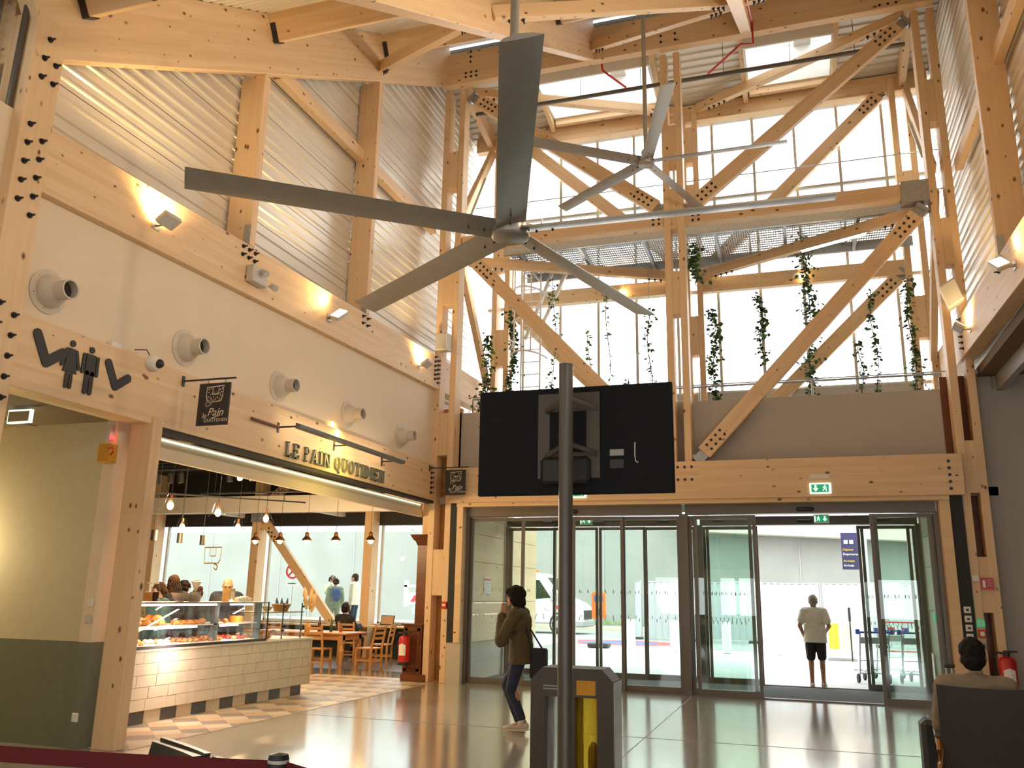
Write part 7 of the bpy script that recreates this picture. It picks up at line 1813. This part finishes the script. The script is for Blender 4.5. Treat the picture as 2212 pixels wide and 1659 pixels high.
# people in the bakery
person('woman with dark tied-back hair in a teal top seen in profile behind the counter', (-9.0, 10.72, 0), math.radians(100), 1.68, None, [('top', 'cloth_teal', True, .85, .004)], ('trousers', 'cloth_dark', 1.0), 'shoe_white', ('hair_brown', 'tied'), 'skin', .013)
person('woman with long straight brown hair in a dark top behind the counter', (-9.75, 11.93, 0), math.radians(60), 1.80, None, [('top', 'cloth_dark', True, .85, .004)], ('trousers', 'cloth_dark', 1.0), 'shoe_white', ('hair_brown', 'long'), 'skin', .013)
person('person with short black curly hair behind the long-haired woman', (-9.95, 12.45, 0), math.radians(20), 1.72, None, [('top', 'cloth_dark', True, .85, .004)], ('trousers', 'cloth_dark', 1.0), 'shoe_white', ('hair_black', 'curly'), 'skin', .013)
person('woman with a dark hair bun bending behind the paper cone', (-9.15, 11.80, 0), math.radians(75), 1.60, None, [('top', 'cloth_dark', True, .85, .004)], ('trousers', 'cloth_dark', 1.0), 'shoe_white', ('hair_brown', 'bun'), 'skin', .013, head_tilt=-.5)
person('balding man in a navy sweater with a pale collar looking down behind the counter', (-9.25, 12.68, 0), math.radians(-145), 1.80, dict(head=(0, .06, 1.56)), [('collar_shirt', 'cloth_white', False, None, -.002), ('sweater', 'cloth_navy', True, .85, .008)], ('trousers', 'cloth_dark', 1.0), 'shoe_white', ('hair_grey', 'bald'), 'skin', .011, head_tilt=-.45)
person('dark-haired person mostly hidden by the shop post at the counter', (-9.2, 10.18, 0), math.radians(80), 1.62, None, [('top', 'cloth_taupe', True, .85, .004)], ('trousers', 'cloth_dark', 1.0), 'shoe_white', ('hair_black', 'short'), 'skin', .014)
def beanie(t, J, hp, RH):
    bm = NB(); ellr(bm, hp(0, -.015, .045), (.088, .104, .092), RH); obj('cap', weld(bm, .01, 2), 'cloth_dark', t)
    bm = NB(); bm_tube(bm, [hp(.095 * math.cos(a), -.01, .03 + .125 * math.sin(a)) for a in [math.pi * i / 10 for i in range(11)]], .011, 6)
    for s in (-1, 1): ellr(bm, hp(s * .092, -.006, -.01), (.022, .036, .042), RH)
    obj('headphones', bm, 'black_plastic', t, smooth=True)
person('person in black with a cap and headphones sitting at the window ledge', (-10.13, 18.42, -.02), math.radians(-14), 1.74, dict(SIT, elL=(-.25, .10, .76), wrL=(-.14, .36, .82), elR=(.25, .10, .76), wrR=(.14, .36, .82)), [('jacket', 'cloth_dark', True, None, .008)], ('trousers', 'cloth_dark', 1.0), 'shoe_white', ('hair_black', 'short'), 'skin', .011, face=False, extras=beanie)
# passers-by outside the bakery windows
def bag_x(t, J, hp, RH):
    bm = NB(); ellr(bm, (0, -.20, 1.22), (.15, .09, .21)); ellr(bm, (0, -.26, 1.12), (.11, .05, .11)); obj('backpack', weld(bm, .014, 3), 'backpack_blue', t)
    for s in (-1, 1): bm = NB(); bm_tube(bm, [(s * .10, -.12, 1.40), (s * .11, .0, 1.455), (s * .11, .12, 1.38), (s * .11, .13, 1.2)], .018, 6); obj('shoulder_strap', bm, 'backpack_blue', t)
person('bearded man in a cream sweater and jeans passing outside the bakery window', (-12.13, 22.5, .36), math.radians(95), 1.74, dict(wrL=(-.22, .0, .84)), [('sweater', 'cloth_cream', True, .85, .012)], ('jeans', 'denim', 1.0), 'shoe_white', ('hair_brown', 'short'), 'skin', .014)
person('person with a blue backpack and pale striped top outside the bakery window', (-12.75, 22.5, .36), math.radians(40), 1.60, None, [('top', 'cloth_green', True, .82, .01)], ('trousers', 'cloth_green', 1.0), 'shoe_white', ('hair_brown', 'curly'), 'skin', .014, face=False, extras=bag_x)
person('person in a pale yellow top with a raised hand beyond the backpack wearer', (-13.15, 23.0, .36), math.radians(-120), 1.68, dict(elR=(.25, .12, 1.22), wrR=(.12, .2, 1.46)), [('top', 'cloth_cream', True, .85, .008)], ('trousers', 'cloth_cream', 1.0), 'shoe_white', ('hair_brown', 'curly'), 'skin', .014)
# ================================================================== CLIMBING PLANTS in front of the facade
def vine(x, y, z0, z1, n, spread, label, dense=1.0, bright=.1, seed=0, lean=0.0, leafs=.055):
    rq = random.Random(seed + 100)
    t = thing('climbing_vine', label, 'vine', (x, y, z0))
    pts = []; m_ = 14
    for i in range(m_ + 1):
        u = i / m_; pts.append(Vector((x + lean * u + .04 * math.sin(u * 9 + seed), y + .04 * math.cos(u * 7 + seed), z0 + (z1 - z0) * u)))
    bm = NB(); bm_tube(bm, pts, .009, 5); obj('stem', bm, 'stem', t)
    bm = NB(); bm_cyl(bm, (x, y, 4.65), (x + lean, y, 8.46 if y > 15.8 else z1), .005, n=5); obj('support_wire', bm, 'galvanised', t)
    for mat, k in (('leaf', 1 - bright), ('leaf_bright', bright)):
        cnt = int(n * k)
        if cnt < 3: continue
        bm = NB()
        for _ in range(cnt):
            u = rq.random() ** (.85); i = min(int(u * m_), m_ - 1); c = pts[i].lerp(pts[i + 1], u * m_ - i)
            clump = .55 + .45 * math.sin(u * 23 + seed * 2.1)
            rad = spread * (abs(rq.gauss(0, .55)) + .12) * (.35 + .65 * clump); a = rq.uniform(0, 6.28)
            c = c + Vector((math.cos(a) * rad, math.sin(a) * rad * .7, rq.uniform(-.06, .06)))
            s = leafs * rq.uniform(.6, 1.3); R_ = Euler((rq.uniform(-1.1, .6), rq.uniform(-.7, .7), a)).to_matrix()
            P = [(0, 0, 0), (-.45, .30, .06), (-.40, .75, .02), (0, 1.15, -.12), (.40, .75, .02), (.45, .30, .06)]
            vs = [bm.verts.new(c + R_ @ (Vector(p) * s * 1.2)) for p in P]; mid = bm.verts.new(c + R_ @ (Vector((0, .55, -.06)) * s * 1.2))
            for q in range(6): bm.faces.new((vs[q], vs[(q + 1) % 6], mid))
        o = obj('foliage', bm, mat, t); o['kind'] = 'stuff'
    return t
YV = 17.0
def vx(px_x, py_y): pass
VN = [(-5.98, 16.2, 4.6, 6.9, 260, .16, 'leafy vine climbing beside the ladder cage above the corner of the parapet', .35),
      (-5.65, 16.9, 5.0, 7.6, 420, .13, 'thick dark vine on the ladder side of the bakery-side glazing', .1),
      (-4.80, 17.2, 5.0, 8.4, 90, .13, 'sparse vine with a few bright leaves high on the bakery-side glazing', .45),
      (-4.0, 17.2, 5.0, 7.1, 45, .10, 'thin vine with yellow-green leaves halfway up the bakery-side glazing', .6),
      (-3.6, 17.2, 5.0, 8.1, 50, .09, 'threadlike vine below the tip of the large fan blade', .3),
      (-2.72, 17.2, 5.0, 7.55, 130, .14, 'vine with a bushy top just before the middle column', .1),
      (-3.2, 17.1, 5.0, 6.0, 60, .15, 'short bushy vine above the display', .1),
      (-4.9, 17.1, 5.0, 6.0, 60, .14, 'short bushy vine above the bakery end of the display', .2),
      (-1.62, 16.0, 7.55, 8.35, 170, .17, 'green vine clump hanging against the middle column', .25),
      (-1.40, 17.2, 5.2, 7.4, 330, .15, 'dense vine on the mullion next to the middle column', .1),
      (-.46, 17.2, 6.2, 7.6, 190, .11, 'dark vine clump ending in mid air on the second mullion', .1),
      (.45, 17.2, 5.1, 8.8, 560, .20, 'tallest and thickest vine reaching past the bright spot', .1),
      (1.35, 17.2, 5.2, 6.5, 80, .10, 'low thin vine between the two braces', .1),
      (1.62, 17.2, 5.1, 7.5, 130, .09, 'slender vine hanging beside the outer brace', .15),
      (2.28, 17.2, 5.2, 7.7, 210, .13, 'straggling vine beside the seating-side facade column', .1)]
for i, (x, y, z0, z1, n, sp, lab, br) in enumerate(VN):
    vine(x, y, z0, z1, int(n * 1.35), sp * 1.15, lab, bright=br, seed=i * 7 + 1, leafs=.06)
def bush(x, y, z, n, r, label, seed):
    rq = random.Random(seed); t = thing('planter_bush', label, 'plant', (x, y, z))
    bm = NB()
    for k in range(9): bm_tube(bm, [(x, y, z), (x + rq.uniform(-r, r) * .6, y + rq.uniform(-.1, .1), z + .35), (x + rq.uniform(-r, r), y + rq.uniform(-.2, .2), z + rq.uniform(.5, .95))], .006, 5)
    obj('stems', bm, 'stem', t)['kind'] = 'stuff'
    bm = NB()
    for _ in range(n):
        c = Vector((x + rq.gauss(0, r * .55), y + rq.gauss(0, .12), z + rq.uniform(.1, 1.0))); s = .075 * rq.uniform(.6, 1.2); R_ = Euler((rq.uniform(-1, .5), rq.uniform(-.7, .7), rq.uniform(0, 6.28))).to_matrix()
        vs = [bm.verts.new(c + R_ @ (Vector(p) * s)) for p in [(0, 0, 0), (-.4, .5, .05), (0, 1.1, -.1), (.4, .5, .05)]]; bm.faces.new(vs)
    obj('foliage', bm, 'leaf', t)['kind'] = 'stuff'
bush(-5.85, 15.85, 4.6, 170, .30, 'loose leafy bush behind the parapet in the bakery-side corner', 5)
bush(2.3, 16.6, 4.6, 110, .22, 'low leafy bush behind the parapet in the seating-side corner', 8)
bm = NB(); bm_box(bm, -6.2, 2.5, 15.8, 17.4, 3.43, 4.65); pt_ = tag(obj('planter', bm, 'mat_dark'), 'long planter bed hidden behind the parapet', 'planter')
# tube lamps fixed to the tower timbers
def tube_lamp(p, q, lab):
    t = thing('tube_lamp', lab, 'light', Vector(p).lerp(Vector(q), .5), 'tube lamps in the tower')
    bm = NB(); bm_bar(bm, p, q, .05, .03); obj('body', bm, 'light_grey', t)
    d = (Vector(q) - Vector(p)).normalized()
    bm = NB(); bm_cyl(bm, Vector(p) + d * .05 + V(0, 0, -.035), Vector(q) - d * .05 + V(0, 0, -.035), .022, n=10); obj('tube', bm, 'tube_warm', t)
tube_lamp((-6.3, 15.75, 8.55), (-6.3, 16.9, 7.65), 'warm tube lamp slanting on the side wall behind the corner column')
tube_lamp((-6.3, 15.8, 9.4), (-6.3, 16.7, 10.8), 'warm tube lamp along the upper side brace on the bakery side')
tube_lamp((.35, 16.51, 8.213), (1.55, 15.93, 8.213), 'bright tube lamp under the level brace beside the walkway')
tube_lamp((2.6, 16.0, 9.6), (2.6, 17.0, 10.9), 'warm tube lamp along the upper side brace on the seating side')
tube_lamp((-4.2, 16.585, 8.213), (-3.7, 16.83, 8.213), 'short bright lamp under the walkway above the ladder struts')
tube_lamp((-1.77, 15.575, 11.55), (-1.77, 15.575, 11.95), 'small bright lamp high beside the middle column')
for x, lab in ((-3.4, 'small bright spot on the bakery-side facade transom'), (.32, 'small bright spot on the facade transom beside the tallest vine')):
    t = thing('facade_spot', lab, 'light', (x, YO - .12, 8.1))
    bm = NB(); bm_box(bm, x - .12, x + .02, YO - .13, YO - .08, 8.05, 8.17); obj('housing', bm, 'light_grey', t)
    bm = NB(); bm_ell(bm, (x + .07, YO - .16, 8.08), .06, .04, .05); obj('lamp', bm, 'lamp_warm', t, smooth=True)
bpy.data.scenes.remove(_TMP)
